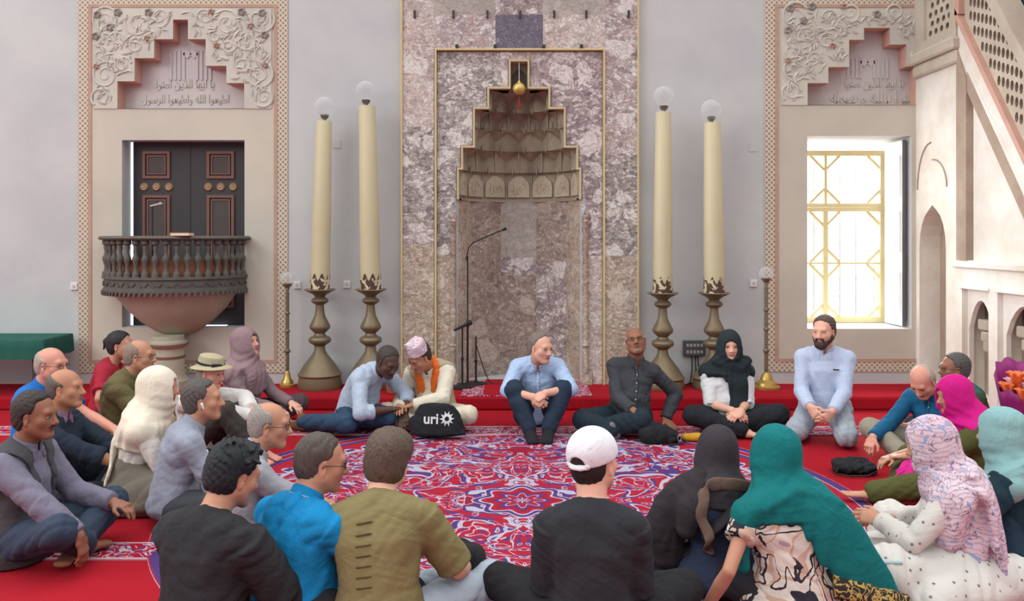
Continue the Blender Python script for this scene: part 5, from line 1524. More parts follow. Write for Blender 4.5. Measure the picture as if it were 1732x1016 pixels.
        hair_noise(S, .002, 150); out('beard', S, hairm(sp.get('beard_rgb', hcol)), .0042, floor=False)
    if sp.get('moustache'):
        S = Solid(); 
        for s in (-1, 1): S.chain([P(0, .0955, -.047), P(s * .014, .093, -.0485), P(s * .027, .083, -.056)], [.0058, .006, .0035], .004)
        out('moustache', S, hairm(sp.get('beard_rgb', hcol)), .003, floor=False)
    if sp.get('goatee'):
        S = Solid(); S.ell(P(0, .078, -.096), (.022, .017, .017), J.H, .01); S.cap(P(-.02, .088, -.049), P(.02, .088, -.049), .006, None, .01); out('beard', S, hairm(sp.get('beard_rgb', hcol)), .004, floor=False)
    # ---- spectacles
    if sp.get('glasses'):
        m_ = MB(); Q = lambda x, y, z: (P(x, y, z) * ps)
        for s in (-1, 1):
            m_.tube([Q(s * .033 + .0215 * math.cos(a), .097 - .006 * abs(math.cos(a) * s + 1) * .0 - max(0, s * math.cos(a)) * .006, .002 + .0155 * math.sin(a)) for a in [2 * PI * i / 18 for i in range(19)]], .0019 * ps, 6)
            m_.tube([Q(s * .054, .092, .006), Q(s * .076, .06, .007), Q(s * .084, .0, .006), Q(s * .084, -.014, -.004)], .0019 * ps, 6)
        m_.tube([Q(-.012, .097, .006), Q(0, .100, .008), Q(.012, .097, .006)], .0019 * ps, 6)
        m_.build('glasses', mat('glasses_frame', sp['glasses'], .35, .05, 10, 0), root, smooth='all')
    # ---- clothes
    if 'trousers' in sp:
        S = Solid(); g = sp.get('tg', .016); TM = sp['trousers']
        S.cap(J.hipl + V(-.01, .0, .0), J.hipr + V(.01, .0, .0), .094 + g * .5, None, .03)
        S.cap(J.pel + V(0, 0, .0), J.pel + J.R0 @ V(0, .0, .06), (.145, .100), (.135, .095), .04)
        for hp, kn, an in ((J.hipr, J.kr, J.ar), (J.hipl, J.kl, J.al)):
            tl = sp.get('tl', 1.0); e = kn + (an - kn) * (.96 if tl >= 1 else tl)
            S.chain([hp, hp + (kn - hp) * .5, kn], [.088 + g * .6, .078 + g * .6, .058 + g], .025)
            S.chain([kn, kn + (e - kn) * .35, e], [.058 + g, .060 + g, .042 + g], .02)
        S.wrinkle(sp.get('tw', .007), 26, seed + 1); S.wrinkle(.002, 50, seed + 7)
        out('trousers', S, TM, hc)
    if 'skirt' in sp:
        S = Solid(); y0 = sp.get('sk_y', .30); sw = sp.get('sk_w', .42)
        S.ell(V(0, y0 * .6, .06), (sw, y0 * .75 + .18, .13), None, .05); S.cap(J.pel, J.waist, (.19, .15), (.165, .13), .08)
        for kn in (J.kr, J.kl): S.ell(kn + V(0, 0, -.01), (.12, .12, .10), None, .08); S.cap(J.pel, kn, .13, .10, .08)
        for q in sp.get('sk_extra', ()): S.cap(V(*q[0]), V(*q[1]), q[2], q[3], .08)
        S.wrinkle(.011, 15, seed + 2, (1, 1, .15)); out('skirt', S, sp['skirt'], hc)
    sh = sp.get('shirt')
    if sh:
        S = Solid(); g = sp.get('g', .008); add_torso(S, J, sp, g, hem=sp.get('hem', .012))
        sl = sp.get('sleeve', 'long'); sg = sp.get('sg', .013)
        for a_, e, w_ in ((J.shr, J.er, J.wr), (J.shl, J.el, J.wl)):
            r1, r2, r3, r4 = [q * ak + sg for q in (.050, .047, .040, .031)]
            if sl == 'short':
                q = a_ + (e - a_) * sp.get('sl_f', .72); S.chain([a_, q], [r1, r2 + .008], .03, end=.012)
            elif sl == 'elbow':
                q = e + (w_ - e) * .05; S.chain([a_, e, q], [r1, r2, r2], .03, end=.012)
            elif sl == 'rolled':
                q = e + (w_ - e) * .42; S.chain([a_, e], [r1, r3 + .003], .03); S.cap(e, q, r3 + .003, r3 + .002, .02, end=.012); S.cap(e + (w_ - e) * .26, q, r3 + .006, r3 + .006, .006, end=.01)
            else:
                q = e + (w_ - e) * .93; S.chain([a_, e], [r1, r3 + .002], .03); S.chain([e, e + (w_ - e) * .3, q], [r3 + .002, r3 + .003, r4], .02, end=.012)
                S.cap(e + (w_ - e) * .80, q, r4 + .003, r4 + .003, .006, end=.008)
        # neckline
        S.cap(J.nb + J.R3 @ V(0, .012, -.005), J.nb + J.R3 @ V(0, .03, .12), (.056, .058), (.075, .075), .012, sub=True)
        nk = sp.get('neckline', 'collar')
        if nk in ('collar', 'open'):
            if nk == 'open': S.cap(J.nb + J.R3 @ V(0, .10, .0), J.nb + J.R2 @ V(0, .11, -.10), (.032, .05), (.008, .04), .01, sub=True)
        S.wrinkle(sp.get('sw', .007) * 1.15, 22, seed + 3); S.wrinkle(.0019, 50, seed + 6, (.5, .5, 1))
        shirt_o = out('shirt', S, sh, hc)
        if nk in ('collar', 'open', 'polo', 'stand'):
            C = Solid(); B = J.nb + J.R3 @ V(0, .006, .012); rr = .0665; n_ = 16; hh = .036 if nk != 'stand' else .03
            for zz, ro in ((.0, .004), (hh * .33, .002), (hh * .66, .0), (hh, -.002)):
                aa = [PI * .5 + .26 + (2 * PI - .52) * i / n_ for i in range(n_ + 1)]
                C.chain([B + J.R3 @ V((rr + ro) * math.cos(q), (rr + ro) * math.sin(q), zz - .030 * (.5 + .5 * math.sin(q)) + .01) for q in aa], [.0072] * (n_ + 1), .006)
            if nk != 'stand':
                for s in (-1, 1):
                    C.chain([B + J.R3 @ V(s * .030, .068, -.012), B + J.R3 @ V(s * .046, .082, -.052)], [(.024, .006), (.010, .005)], .008, side=J.R3 @ V(1, 0, 0))
            out('collar', C, sp.get('collar_m', sh), .0055, parent=shirt_o, floor=False)
        sv = np.empty(len(shirt_o.data.vertices) * 3, dtype=np.float32); shirt_o.data.vertices.foreach_get('co', sv); sv = sv.reshape(-1, 3) / ps
        def surf(x, z, front=True):
            q = sv[(np.abs(sv[:, 0] - x) < .012) & (np.abs(sv[:, 2] - z) < .012)]
            if len(q) == 0: return None
            y = q[:, 1].max() if front else q[:, 1].min(); return V(x, y, z)
        if nk in ('collar', 'open') and abs(((heading + 180) % 360) - 0) < 60 or nk == 'open':
            p0 = J.nb + J.R3 @ V(0, .05, -.06); p1 = J.waist; tp = []
            for i in range(9):
                q = p0 + (p1 - p0) * (i / 8); r_ = surf(q[0], q[2])
                if r_ is not None: tp.append(r_)
            if len(tp) > 3:
                PL = Solid(); PL.chain(tp, [(.014, .005)] * len(tp), .006, side=J.R2 @ V(1, 0, 0), end=.006); pl_ = out('placket', PL, sp.get('collar_m', sh), .005, parent=shirt_o, floor=False)
                for q in tp[1::2]:
                    m_ = MB(); m_.sphere((q + V(0, .0055, 0)) * ps, .0055 * ps, 8, 6, sq=(1, .5, 1)); m_.build('button', M_PLAST, pl_, smooth='all')
        if 'seams' in sp:
            m_ = MB()
            for i in range(7):
                zz = .125 - i * .044; tp = []
                for u in (-.05, -.03, -.01, .01):
                    q = J.chest + J.R2 @ V(u - .01, 0, zz + .12 * (u + .02)); r_ = surf(q[0], q[2], False)
                    if r_ is not None: tp.append((r_ + V(0, .0015, 0)) * ps)
                if len(tp) > 2: m_.tube(tp, .0035 * ps, 5)
            m_.build('seam_marks', sp['seams'], shirt_o)
    if 'vest' in sp:
        S = Solid(); add_torso(S, J, sp, sp.get('vg', .024), hem=.02)
        if sp.get('v_low'): S.cap(J.pel + V(0, -.01, .05), J.pel + V(0, -.02, -.06), (.185, .15), (.21, .17), .04)
        for a_, e in ((J.shr, J.er), (J.shl, J.el)): S.cap(a_ + unit(e - a_) * .030, e, .088, .095, .015, sub=True)
        S.cap(J.nb + J.R3 @ V(0, .012, -.01), J.nb + J.R3 @ V(0, .03, .12), (.066, .068), (.09, .09), .012, sub=True)
        ow = sp.get('v_open', .055)
        S.cap(J.nb + J.R2 @ V(0, .11, .03), J.pel + V(0, .20, .0), (ow * 1.2, .14), (ow, .14), .015, side=J.R2 @ V(1, 0, 0), sub=True)
        S.wrinkle(.006, 18, seed + 4); out('vest', S, sp['vest'], hc)
    if 'shoes' in sp:
        for an, to in ((J.ar, J.tor), (J.al, J.tol)):
            S = Solid(); sd = np.cross(to, V(0, 0, 1))
            kn_ = J.kr if an is J.ar else J.kl
            S.cap(an + (kn_ - an) * .28, an, .047, .045, .02); S.cap(an + V(0, 0, .03), an - to * .02 + V(0, 0, -.02), .044, .042, .02); S.cap(an - to * .03 + V(0, 0, -.028), an + to * .175 + V(0, 0, -.036), (.050, .050), (.049, .027), .02, side=sd)
            out(sp.get('shoe_name', 'sock'), S, sp['shoes'], .007)
    if 'cap' in sp:
        S = Solid(); e = .020
        S.ell(P(0, -.014, .036), (.0775 + e, .097 + e, .086 + e), J.H, .02); S.cut(P(0, 0, .018), J.H @ V(0, .22, -1), .004)
        S.ell(P(0, -.130, .002), (.036, .05, .034), J.H, .006, sub=True)
        S.ell(P(0, -.014, .125), .007, None, .004)
        co = out('cap', S, sp['cap'], .0045, floor=False)
        S = Solid(); S.chain([P(-.050, -.108, .000), P(-.02, -.128, -.006), P(.02, -.128, -.006), P(.050, -.108, .000)], [(.0035, .0085)] * 4, .004, side=J.H @ V(0, 1, 0)); out('strap', S, sp['cap'], .004, floor=False, parent=co)
        S = Solid(); S.ell(P(0, -.014, .1235), (.008, .008, .005), J.H, .004); out('cap_button', S, black(), .0025, floor=False, parent=co)
        S = Solid(); S.chain([P(0, .06, .040), P(0, .165, .028)], [(.078, .005), (.050, .004)], .01, side=J.H @ V(1, 0, 0), end=.03); S.ell(P(0, -.014, .03), (.082, .10, .088), J.H, .005, sub=True)
        out('brim', S, C_('blue_cap_brim', (92, 112, 160)), .0045, floor=False, parent=co)
    # ---- head cloth
    if 'hijab' in sp:
        S = Solid(); e = sp.get('he', .018); HMt = sp['hijab']
        S.ell(P(0, -.018, .028), (.082 + e, .104 + e, .094 + e), J.H, .02)
        S.ell(P(0, .012, -.040), (.074 + e, .084 + e, .092 + e), J.H, .04)
        nl = sp.get('hneck', 1.0)
        S.chain([P(0, -.02, -.06), J.nb + J.R2 @ V(0, .01, .03), J.nb + J.R2 @ V(0, .0, -.02)], [(.088 + e, .095 + e), (.105 + e, .10 + e), (.155 * nl + e, .115 + e)], .04, side=J.R2 @ V(1, 0, 0))
        if sp.get('cape', True):
            ln = sp.get('cape_l', .10)
            for s, q in ((1, J.shr), (-1, J.shl)): S.cap(J.nb + J.R2 @ V(0, 0, -.01), q + J.R2 @ V(s * .0, 0, -.015), (.074 + e, .086 + e), (.064 + e, .076 + e), .05, side=J.R2 @ V(0, 0, 1))
            S.chain([J.nb + J.R2 @ V(0, 0, -.03), J.chest + J.R2 @ V(0, 0, .14 - ln)], [(.17 * J.w + e, .105 + e), (.185 * J.w + e, .125 + e)], .05, side=J.R2 @ V(1, 0, 0), end=.03)
        for q in sp.get('hj_extra', ()): S.chain(*smooth_chain([pt(J, p_) for p_ in q[0]], list(q[1])), .03, side=V(*q[2]) if len(q) > 2 else None)
        fo = sp.get('face', (.052, .085, .080))
        S.ell(P(0, .115, -.018), fo, J.H, .012, sub=True)
        hwk = sp.get('hw', .006); nb_ = J.nb; s0_ = seed % 7
        def folds(x, y, z):
            qx, qy, qz = x - nb_[0], y - nb_[1], z - nb_[2]
            a_ = np.arctan2(qx, qy); r_ = np.sqrt(qx * qx + qy * qy)
            rings = np.sin(95 * qz + 34 * np.abs(qx) + 3 * np.sin(a_ * 2 + s0_)) * np.exp(-((qz - .045) / .06) ** 2)
            drape = np.sin(a_ * 13 + 9 * qz + 2.2 * np.sin(5 * a_ + s0_) + 1.5 * np.sin(8 * qz + s0_)) * np.clip((.03 - qz) / .12, 0, 1)
            hood = np.sin(26 * (qz - .1) + 30 * qy + 9 * np.sin(4 * a_ + s0_)) * np.clip((qz - .08) / .1, 0, 1) * .35
            near = np.clip((.40 - r_) / .12, 0, 1)
            return hwk * near * (.42 * rings + .55 * drape + .45 * hood)
        S.disp(folds); S.wrinkle(.0022, 20, seed + 5)
        out('headscarf', S, HMt, hc if hc < .0066 else .0062)
    for ex in sp.get('extra', ()):
        nm, mt_, chains, o_ = ex
        if o_.get('ribbon'):
            m_ = MB()
            if o_.get('proj'):
                pv = []
                for ob_ in root.children:
                    if ob_.name.split('.')[0] in ('headscarf', 'shawl', 'shirt'):
                        q_ = np.empty(len(ob_.data.vertices) * 3, dtype=np.float32); ob_.data.vertices.foreach_get('co', q_); pv.append(q_.reshape(-1, 3) / ps)
                pv = np.concatenate(pv)
            for q in chains:
                pp, rr = smooth_chain([pt(J, p_) for p_ in q[0]], list(q[1]), 6)
                if o_.get('proj'):
                    yy = []
                    for p_ in pp:
                        n_ = pv[(np.abs(pv[:, 0] - p_[0]) < .022) & (np.abs(pv[:, 2] - p_[2]) < .022)]
                        yy.append(n_[:, 1].min() if len(n_) else p_[1])
                    yy = [np.mean(yy[max(0, i - 2):i + 3]) for i in range(len(yy))]
                    pp = [V(p_[0] + .006 * math.sin(i * .8), y_ - .003, p_[2]) for i, (p_, y_) in enumerate(zip(pp, yy))]; sd0 = V(*q[2]); vs_ = []; nn = 10
                for i in range(len(pp)):
                    t_ = unit(pp[min(i + 1, len(pp) - 1)] - pp[max(i - 1, 0)]); s_ = unit(sd0 - t_ * sd0.dot(t_)); u_ = np.cross(t_, s_)
                    for k_ in range(nn):
                        a_ = 2 * PI * k_ / nn; vs_.append((pp[i] + s_ * rr[i][0] * math.cos(a_) * (1 + .06 * math.sin(i * 1.3)) + u_ * rr[i][1] * math.sin(a_)) * ps)
                fs_ = [(i * nn + k_, i * nn + (k_ + 1) % nn, (i + 1) * nn + (k_ + 1) % nn, (i + 1) * nn + k_) for i in range(len(pp) - 1) for k_ in range(nn)]
                m_.add(vs_, fs_ + [tuple(range(nn)), tuple(range((len(pp) - 1) * nn, len(pp) * nn))])
            m_.build(nm, mt_, root, smooth='all'); continue
        S = Solid()
        for q in chains: S.chain(*smooth_chain([pt(J, p_) for p_ in q[0]], list(q[1])), o_.get('k', .02), side=V(*q[2]) if len(q) > 2 and q[2] is not None else None, end=q[3] if len(q) > 3 else None)
        if o_.get('wr'): S.wrinkle(o_['wr'], o_.get('wf', 24), seed + 9)
        out(nm, S, mt_, o_.get('h', hc))
    return root, J
# ------------------------------------------------------------------ the seated people
C_ = cloth
black = lambda: C_('black_cloth', (44, 44, 48))
jeans = lambda: C_('blue_denim', (52, 74, 100))
navy = lambda: C_('navy_cloth', (42, 50, 66))
def pattern_cloth(name, kind):
    t = NT(name); v = t.coord(); x, y, z = t.sep(v)
    n = t.noise(v, 6, 3, .5, 1.0)
    sc = t.n('ShaderNodeVectorMath', operation='SCALE'); sc.inputs['Scale'].default_value = .10; t.l(n.outputs[1], sc.inputs[0])
    ad = t.n('ShaderNodeVectorMath', operation='ADD'); t.l(v, ad.inputs[0]); t.l(sc.outputs[0], ad.inputs[1]); w = ad.outputs[0]
    if kind == 'paisley':
        base = t.ramp(t.noise(v, 3.5, 2).outputs[0], [(.3, lin((206, 176, 190))), (.7, lin((222, 206, 214)))])
        st = t.wave(w, 15, 3, 2, 'SIN', 'Z').outputs[1]
        c = t.mix(t.math('MULTIPLY', t.math('GREATER_THAN', st, .8), .38), base, lin((124, 96, 120)))
        f = t.noise(w, 15, 1.5, .5, 1.8).outputs[0]
        c = t.mix(t.math('MULTIPLY', t.math('LESS_THAN', t.math('ABSOLUTE', t.math('SUBTRACT', f, .42)), .020), .75), c, lin((92, 88, 124)))
        c = t.mix(t.math('GREATER_THAN', f, .64), c, lin((146, 160, 196)))
        lowz = t.math('LESS_THAN', z, .16); band = t.wave(v, 14, 6, 2, 'SIN', 'Z').outputs[1]
        c = t.mix(t.math('MULTIPLY', lowz, .55), c, t.mix(t.math('GREATER_THAN', band, .5), lin((168, 180, 220)), lin((150, 110, 140))))
    elif kind == 'dots':
        vo = t.vor(v, 24, 'F1', .45)
        c = t.mix(t.math('LESS_THAN', vo.outputs['Distance'], .16), lin((206, 203, 198)), lin((124, 120, 124)))
    elif kind == 'abstract':
        f = t.noise(v, 3.6, 1.0, .4, 1.6).outputs[0]; g = t.noise(w, 5.5, 1.5, .5, 1.2).outputs[0]
        c = t.ramp(f, [(0, lin((44, 44, 54))), (.34, lin((212, 204, 194))), (.44, lin((198, 168, 150))), (.475, lin((218, 210, 200))), (.53, lin((46, 46, 58))), (.56, lin((208, 178, 168))), (.61, lin((216, 164, 66))), (.66, lin((206, 196, 190)))], True)
        c = t.mix(t.math('GREATER_THAN', g, .60), c, lin((186, 160, 168))); c = t.mix(t.math('LESS_THAN', t.math('ABSOLUTE', t.math('SUBTRACT', g, .47)), .018), c, lin((44, 44, 54)))
    elif kind == 'topi':
        f = t.noise(w, 26, 2, .5, 1.0).outputs[0]; c = t.ramp(f, [(.4, lin((222, 204, 210))), (.5, lin((206, 160, 176))), (.58, lin((178, 170, 184))), (.66, lin((226, 212, 214)))])
    elif kind == 'gold':
        f = t.noise(w, 22, 2, .5, 1.6).outputs[0]; c = t.mix(t.math('LESS_THAN', t.math('ABSOLUTE', t.math('SUBTRACT', f, .5)), .05), lin((44, 40, 36)), lin((176, 148, 84)))
    elif kind == 'greenband':
        b = t.math('FRACT', t.math('MULTIPLY', z, 7.0)); q = t.vor(v, 22).outputs['Distance']
        c = t.ramp(b, [(0, lin((56, 76, 52))), (.35, lin((44, 92, 88))), (.7, lin((70, 88, 60)))], True); c = t.mix(t.math('MULTIPLY', t.math('LESS_THAN', q, .3), t.math('GREATER_THAN', b, .72)), c, lin((176, 168, 128)))
    elif kind == 'check':
        a = t.math('GREATER_THAN', t.math('FRACT', t.math('MULTIPLY', x, 70)), .5); b = t.math('GREATER_THAN', t.math('FRACT', t.math('MULTIPLY', z, 70)), .5)
        c = t.mix(t.math('MULTIPLY', t.math('ADD', a, b), .3), lin((190, 202, 226)), lin((164, 180, 212)))
    wv = t.noise(v, 250, 2).outputs[0]; c = t.mix(t.math('MULTIPLY', wv, .15), c, lin((90, 80, 90)))
    t.col(c); t.rough(.92); t.b.inputs['Specular IOR Level'].default_value = .15
    t.bump(t.noise(v, 16, 3, .5, 1.2).outputs[0], .35, .012)
    return t.m

# --- back row -------------------------------------------------------
person(588, 6.70, -118, 'bald person in pale blue shirt and jeans reclining beside the person in the patterned cap', dict(hp=(657, 612), skin='dark', hair='crop', hair_rgb=(70, 62, 60), brow_rgb=(44, 36, 34), lean=34, slump=18, side=6, head=(-20, 30, 0), h=.005,
    leg_pts=dict(pz=.13, kr=(.34, .20, .13), ar=(.30, -.30, .08), kl=(.06, .40, .15), al=(.16, .02, .09), tr=(0, -1, -.1), tl=(0, -1, -.1)),
    hand_r=(.10, .44, .22), hand_l=(-.02, .50, .16), pole_r=(.9, -.3, -.3), pole_l=(-.8, .3, -.3), belly=1.15,
    shirt=C_('pale_blue_shirt', (172, 186, 206)), sleeve='rolled', trousers=jeans(), shoes=C_('brown_leather', (118, 80, 58)), shoe_name='shoe'))
TOPI = pattern_cloth('floral_cap_cloth', 'topi')
person(738, 6.82, 168, 'person with tall floral cap and orange scarf bowed over an upright black bag', dict(hp=(709, 604), skin='olive', hair='crop', hair_rgb=(70, 60, 56), lean=14, slump=22, side=6, head=(-34, 34, -6), belly=1.1, h=.005,
    leg_pts=dict(kr=(.36, .28, .16), kl=(-.36, .26, .16)),
    hand_r=(.22, .36, .22), hand_l=(.10, .36, .24), pole_l=(-1, .2, -.2),
    shirt=C_('cream_tunic', (222, 214, 196)), sleeve='long', sg=.018, neckline='stand', vest=C_('beige_waistcoat', (176, 164, 138)), trousers=C_('cream_trousers', (216, 206, 186)),
    extra=[('cap', TOPI, [([('h', 0, -.014, .055), ('h', .0, -.022, .140)], [(.088, .107), (.074, .092)], (1, 0, 0), .010), ([('h', .02, -.09, .13), ('h', .0, .05, .162)], [(.05, .02), (.04, .016)], (1, 0, 0), .01)], dict(wr=.004, wf=40, h=.006, k=.008)),
           ('scarf', C_('orange_scarf', (226, 112, 50)), [([lambda J: J.nb + J.R3 @ V(-.045, -.065, .04), lambda J: J.nb + J.R3 @ V(-.085, .02, .035), lambda J: J.nb + J.R2 @ V(-.06, .115, -.09), lambda J: J.chest + J.R2 @ V(-.02, .16, -.03), lambda J: J.waist + V(.04, .17, -.02)], [(.022, .020), (.03, .018), (.034, .014), (.036, .012), (.032, .012)], (1, 0, 0)),
                                                          ([lambda J: J.nb + J.R3 @ V(-.045, -.065, .04), lambda J: J.nb + J.R3 @ V(.045, -.065, .04), lambda J: J.nb + J.R3 @ V(.085, .02, .03), lambda J: J.nb + J.R2 @ V(.065, .12, -.09), lambda J: J.chest + J.R2 @ V(.075, .155, -.05), lambda J: J.waist + V(.09, .165, -.06)], [(.022, .020), (.022, .020), (.03, .018), (.036, .014), (.042, .013), (.040, .012)], (1, 0, 0))], dict(wr=.004, wf=50, h=.006, k=.015)),
           ('bracelet', M_BRASSY, [([lambda J: J.wl + (J.el - J.wl) * .06, lambda J: J.wl + (J.el - J.wl) * .12], [.036, .038], None, .006)], dict(h=.005))]))
person(915, 6.78, 180, 'person in light blue shirt sitting with knees up and hands clasped before the niche', dict(hp=(915, 588), skin='fair', hair='crop', recede=.028, hair_rgb=(128, 118, 110), brow_rgb=(120, 96, 84), lean=10, slump=24, head=(42, 8, 0), h=.0045, legs='knees', w=1.05,
    leg_pts=dict(kr=(.195, .35, .37), kl=(-.195, .35, .37), ar=(.075, .46, .085), al=(-.075, .46, .085), tr=(-.15, 1, -.2), tl=(.15, 1, -.2)),
    hand_r=(.045, .46, .33), hand_l=(-.045, .455, .36), hd_r=(-.75, .3, -.5), hd_l=(.75, .3, -.45), pn_r=(0, -1, -.4), pn_l=(0, -.5, -1), curl_r=.8, curl_l=.7, pole_r=(1, -.1, -.2), pole_l=(-1, -.1, -.2),
    shirt=C_('light_blue_shirt', (170, 192, 228)), sleeve='rolled', neckline='open', collar_m=C_('pale_collar', (186, 204, 234)), trousers=C_('dark_navy_trousers', (44, 56, 74)), shoes=C_('dark_socks', (38, 38, 44))))
person(1062, 6.66, 186, 'person in charcoal shirt and glasses looking up, leaning on one arm beside a bag', dict(hp=(1075, 577), skin='brown', hair='fringe', hair_rgb=(176, 172, 170), brow_rgb=(90, 80, 76), beard=False, goatee=True, beard_rgb=(120, 110, 106), glasses=(70, 34, 32), lean=-2, slump=4, side=-9, head=(-14, -18, 8), h=.0045, w=1.04, belly=1.1,
    leg_pts=dict(kr=(.42, .18, .13), ar=(.22, .34, .07), kl=(.0, .42, .17), al=(.27, .20, .07), tr=(1, .3, -.1), tl=(1, .2, -.1)),
    hand_r=(.05, .38, .24), hand_l=(-.30, .06, .09), pole_l=(-1, -.4, 0), hd_r=(-.5, .8, -.25), hd_l=(-.3, .9, -.3), pn_l=(0, 0, -1), curl_l=.1, curl_r=.35,
    shirt=C_('charcoal_shirt', (66, 68, 74)), sleeve='long', neckline='open', trousers=C_('dark_teal_jeans', (38, 50, 60)), tg=.024, hem=.03, shoes=C_('grey_socks', (120, 110, 120))))
HJ_B = C_('black_headscarf', (40, 50, 54))
person(1226, 6.72, 182, 'person in black headscarf and white blouse sitting cross-legged with folded hands', dict(hp=(1234, 585), fem=True, skin='fair', hair='none', brow_rgb=(110, 80, 66), lean=4, slump=10, head=(-6, 2, 0), h=.0045, w=1.0, belly=1.15, fat=1.08,
    leg_pts=dict(kr=(.36, .28, .17), kl=(-.36, .28, .17)), hand_r=(.055, .36, .225), hand_l=(-.01, .37, .215), hd_r=(-.7, .5, -.4), hd_l=(.8, .4, -.3), pn_r=(0, -.6, -.6), pn_l=(0, -.4, -.8), curl_r=.5,
    shirt=C_('white_blouse', (218, 218, 222)), sleeve='elbow', sl_f=1, sg=.024, neckline='none', hem=.03, sw=.009, trousers=C_('black_trousers', (38, 40, 46)), tg=.022, bare=False,
    hijab=HJ_B, face=(.056, .085, .082), cape_l=.05, hneck=.85,
    hj_extra=[([('n', -.02, .10, -.03), ('c', -.05, .15, .06), ('w', -.06, .17, .05), ('w', -.04, .215, -.07)], [(.10, .04), (.09, .035), (.08, .03), (.07, .025)], (1, 0, 0)), ([('n', .11, .07, .05), ('n', -.05, .11, .01), ('n', -.14, .05, .04)], [.04, .05, .05])],
    extra=[('bracelet', M_BRASSY, [([lambda J: J.wl + (J.el - J.wl) * .08, lambda J: J.wl + (J.el - J.wl) * .13], [.034, .036], None, .006)], dict(h=.005))]))
person(1396, 6.42, 158, 'bearded person in pale blue shirt and light jeans kneeling in front of the bright window', dict(recede=.012, hp=(1393, 560), skin='fair', hair='short', hair_rgb=(96, 80, 70), beard=True, beard_rgb=(70, 54, 48), lean=3, slump=8, head=(-20, 6, 0), shut=True, h=.0045, legs='kneel', w=1.03,
    leg_pts=dict(pz=.255, kr=(.20, .34, .11), kl=(-.16, .36, .10), ar=(.17, -.02, .08), al=(-.14, -.02, .08), tr=(.1, -1, -.15), tl=(-.1, -1, -.15)),
    hand_r=(.10, .36, .30), hand_l=(-.06, .37, .28), hd_r=(-.5, .6, -.6), hd_l=(.6, .5, -.6), pn_r=(-.4, -.7, 0), pn_l=(.4, -.7, 0), curl_r=.55, curl_l=.55,
    shirt=pattern_cloth('pale_check_shirt', 'check'), sleeve='long', neckline='collar', trousers=C_('light_jeans', (158, 168, 180)), tg=.022, hem=.02, shoes=C_('grey_sock', (150, 140, 136)),
    extra=[('wristwatch', M_BLK, [([lambda J: J.wl + (J.el - J.wl) * .10, lambda J: J.wl + (J.el - J.wl) * .17], [.0375, .0385], None, .006)], dict(h=.005)),
           ('pen_clip', M_BLK, [([lambda J: J.chest + J.R2 @ V(-.105, .1225, .045), lambda J: J.chest + J.R2 @ V(-.065, .1305, .05)], [.006, .006])], dict(h=.004))]))

# --- left side ------------------------------------------------------
person(42, 4.0, -92, 'person with moustache in dark grey waistcoat and greyish shirt, arm resting on the knee', dict(hp=(62, 702), skin='brown', hair='short', hair_rgb=(58, 52, 50), moustache=True, lean=0, slump=8, head=(0, 4, 0), h=.005, w=1.05, size=.96,
    leg_pts=dict(kr=(.28, .36, .24), ar=(.02, .34, .08), kl=(-.30, .32, .2)), hand_r=(.24, .44, .20), hand_l=(-.16, .40, .24), hd_r=(-.1, .25, -1), pn_r=(0, -1, 0), curl_r=.4, pole_r=(.5, -.6, .3),
    shirt=C_('mauve_grey_shirt', (118, 114, 132)), sleeve='long', sg=.018, vest=C_('dark_grey_waistcoat', (74, 74, 78)), v_low=True, trousers=C_('dark_blue_jeans', (56, 68, 86)), tg=.02))
person(106, 4.8, -88, 'balding person in navy jumper behind the person in the grey waistcoat', dict(hp=(112, 656), skin='olive', hair='fringe', hair_rgb=(104, 94, 88), moustache=False, lean=2, slump=8, head=(0, 0, 0), w=1.08, belly=1.15, h=.005, fat=1.06,
    hand_r=(.10, .50, .26), hand_l=(-.05, .50, .26), hd_r=(-.3, 1, -.2), shirt=C_('navy_jumper', (40, 48, 62)), sleeve='rolled', trousers=C_('black_navy_trousers', (36, 40, 50)), neckline='polo', collar_m=C_('mauve_collar', (140, 110, 140))))
person(72, 5.5, -96, 'white-haired person with glasses in bright blue polo shirt near the green table', dict(hp=(88, 617), skin='pink', hair='fringe', hair_rgb=(182, 168, 156), glasses=(90, 84, 84), lean=6, slump=10, head=(-4, 4, 0), size=1.03, belly=1.15, hand_r=(.16, .62, .22), hand_l=(-.1, .55, .25),
    shirt=C_('bright_blue_polo', (40, 108, 186)), sleeve='short', neckline='polo', trousers=C_('khaki_trousers', (166, 150, 126))))
person(196, 6.75, -80, 'person with dark hair in a bun and red shirt behind the olive long-sleeved shirt', dict(hp=(205, 584), fem=True, skin='tan', hair='bun', hair_rgb=(48, 46, 50), lean=6, slump=12, head=(-12, 0, 0), w=1.05, hand_r=(.26, .10, .10), hand_l=(-.1, .45, .25), pole_r=(1, 0, 0), h=.006,
    shirt=C_('dull_red_shirt', (158, 40, 58)), sleeve='short', neckline='none', trousers=C_('dark_trousers', (50, 50, 56))))
person(208, 5.9, -86, 'bald person with glasses in olive long-sleeved shirt, arms round the knees', dict(hp=(237, 602), skin='tan', hair='balding', hair_rgb=(150, 130, 116), glasses=(84, 70, 66), lean=6, slump=16, head=(0, 2, 0), size=1.02, w=1.05, legs='knees', hand_r=(.05, .48, .30), hand_l=(-.05, .48, .32),
    leg_pts=dict(kr=(.20, .36, .30), kl=(-.2, .36, .30)), shirt=C_('olive_shirt', (106, 98, 68)), sleeve='long', sg=.022, trousers=C_('tan_trousers', (170, 156, 136))))
CRM = C_('cream_headscarf', (226, 216, 198))
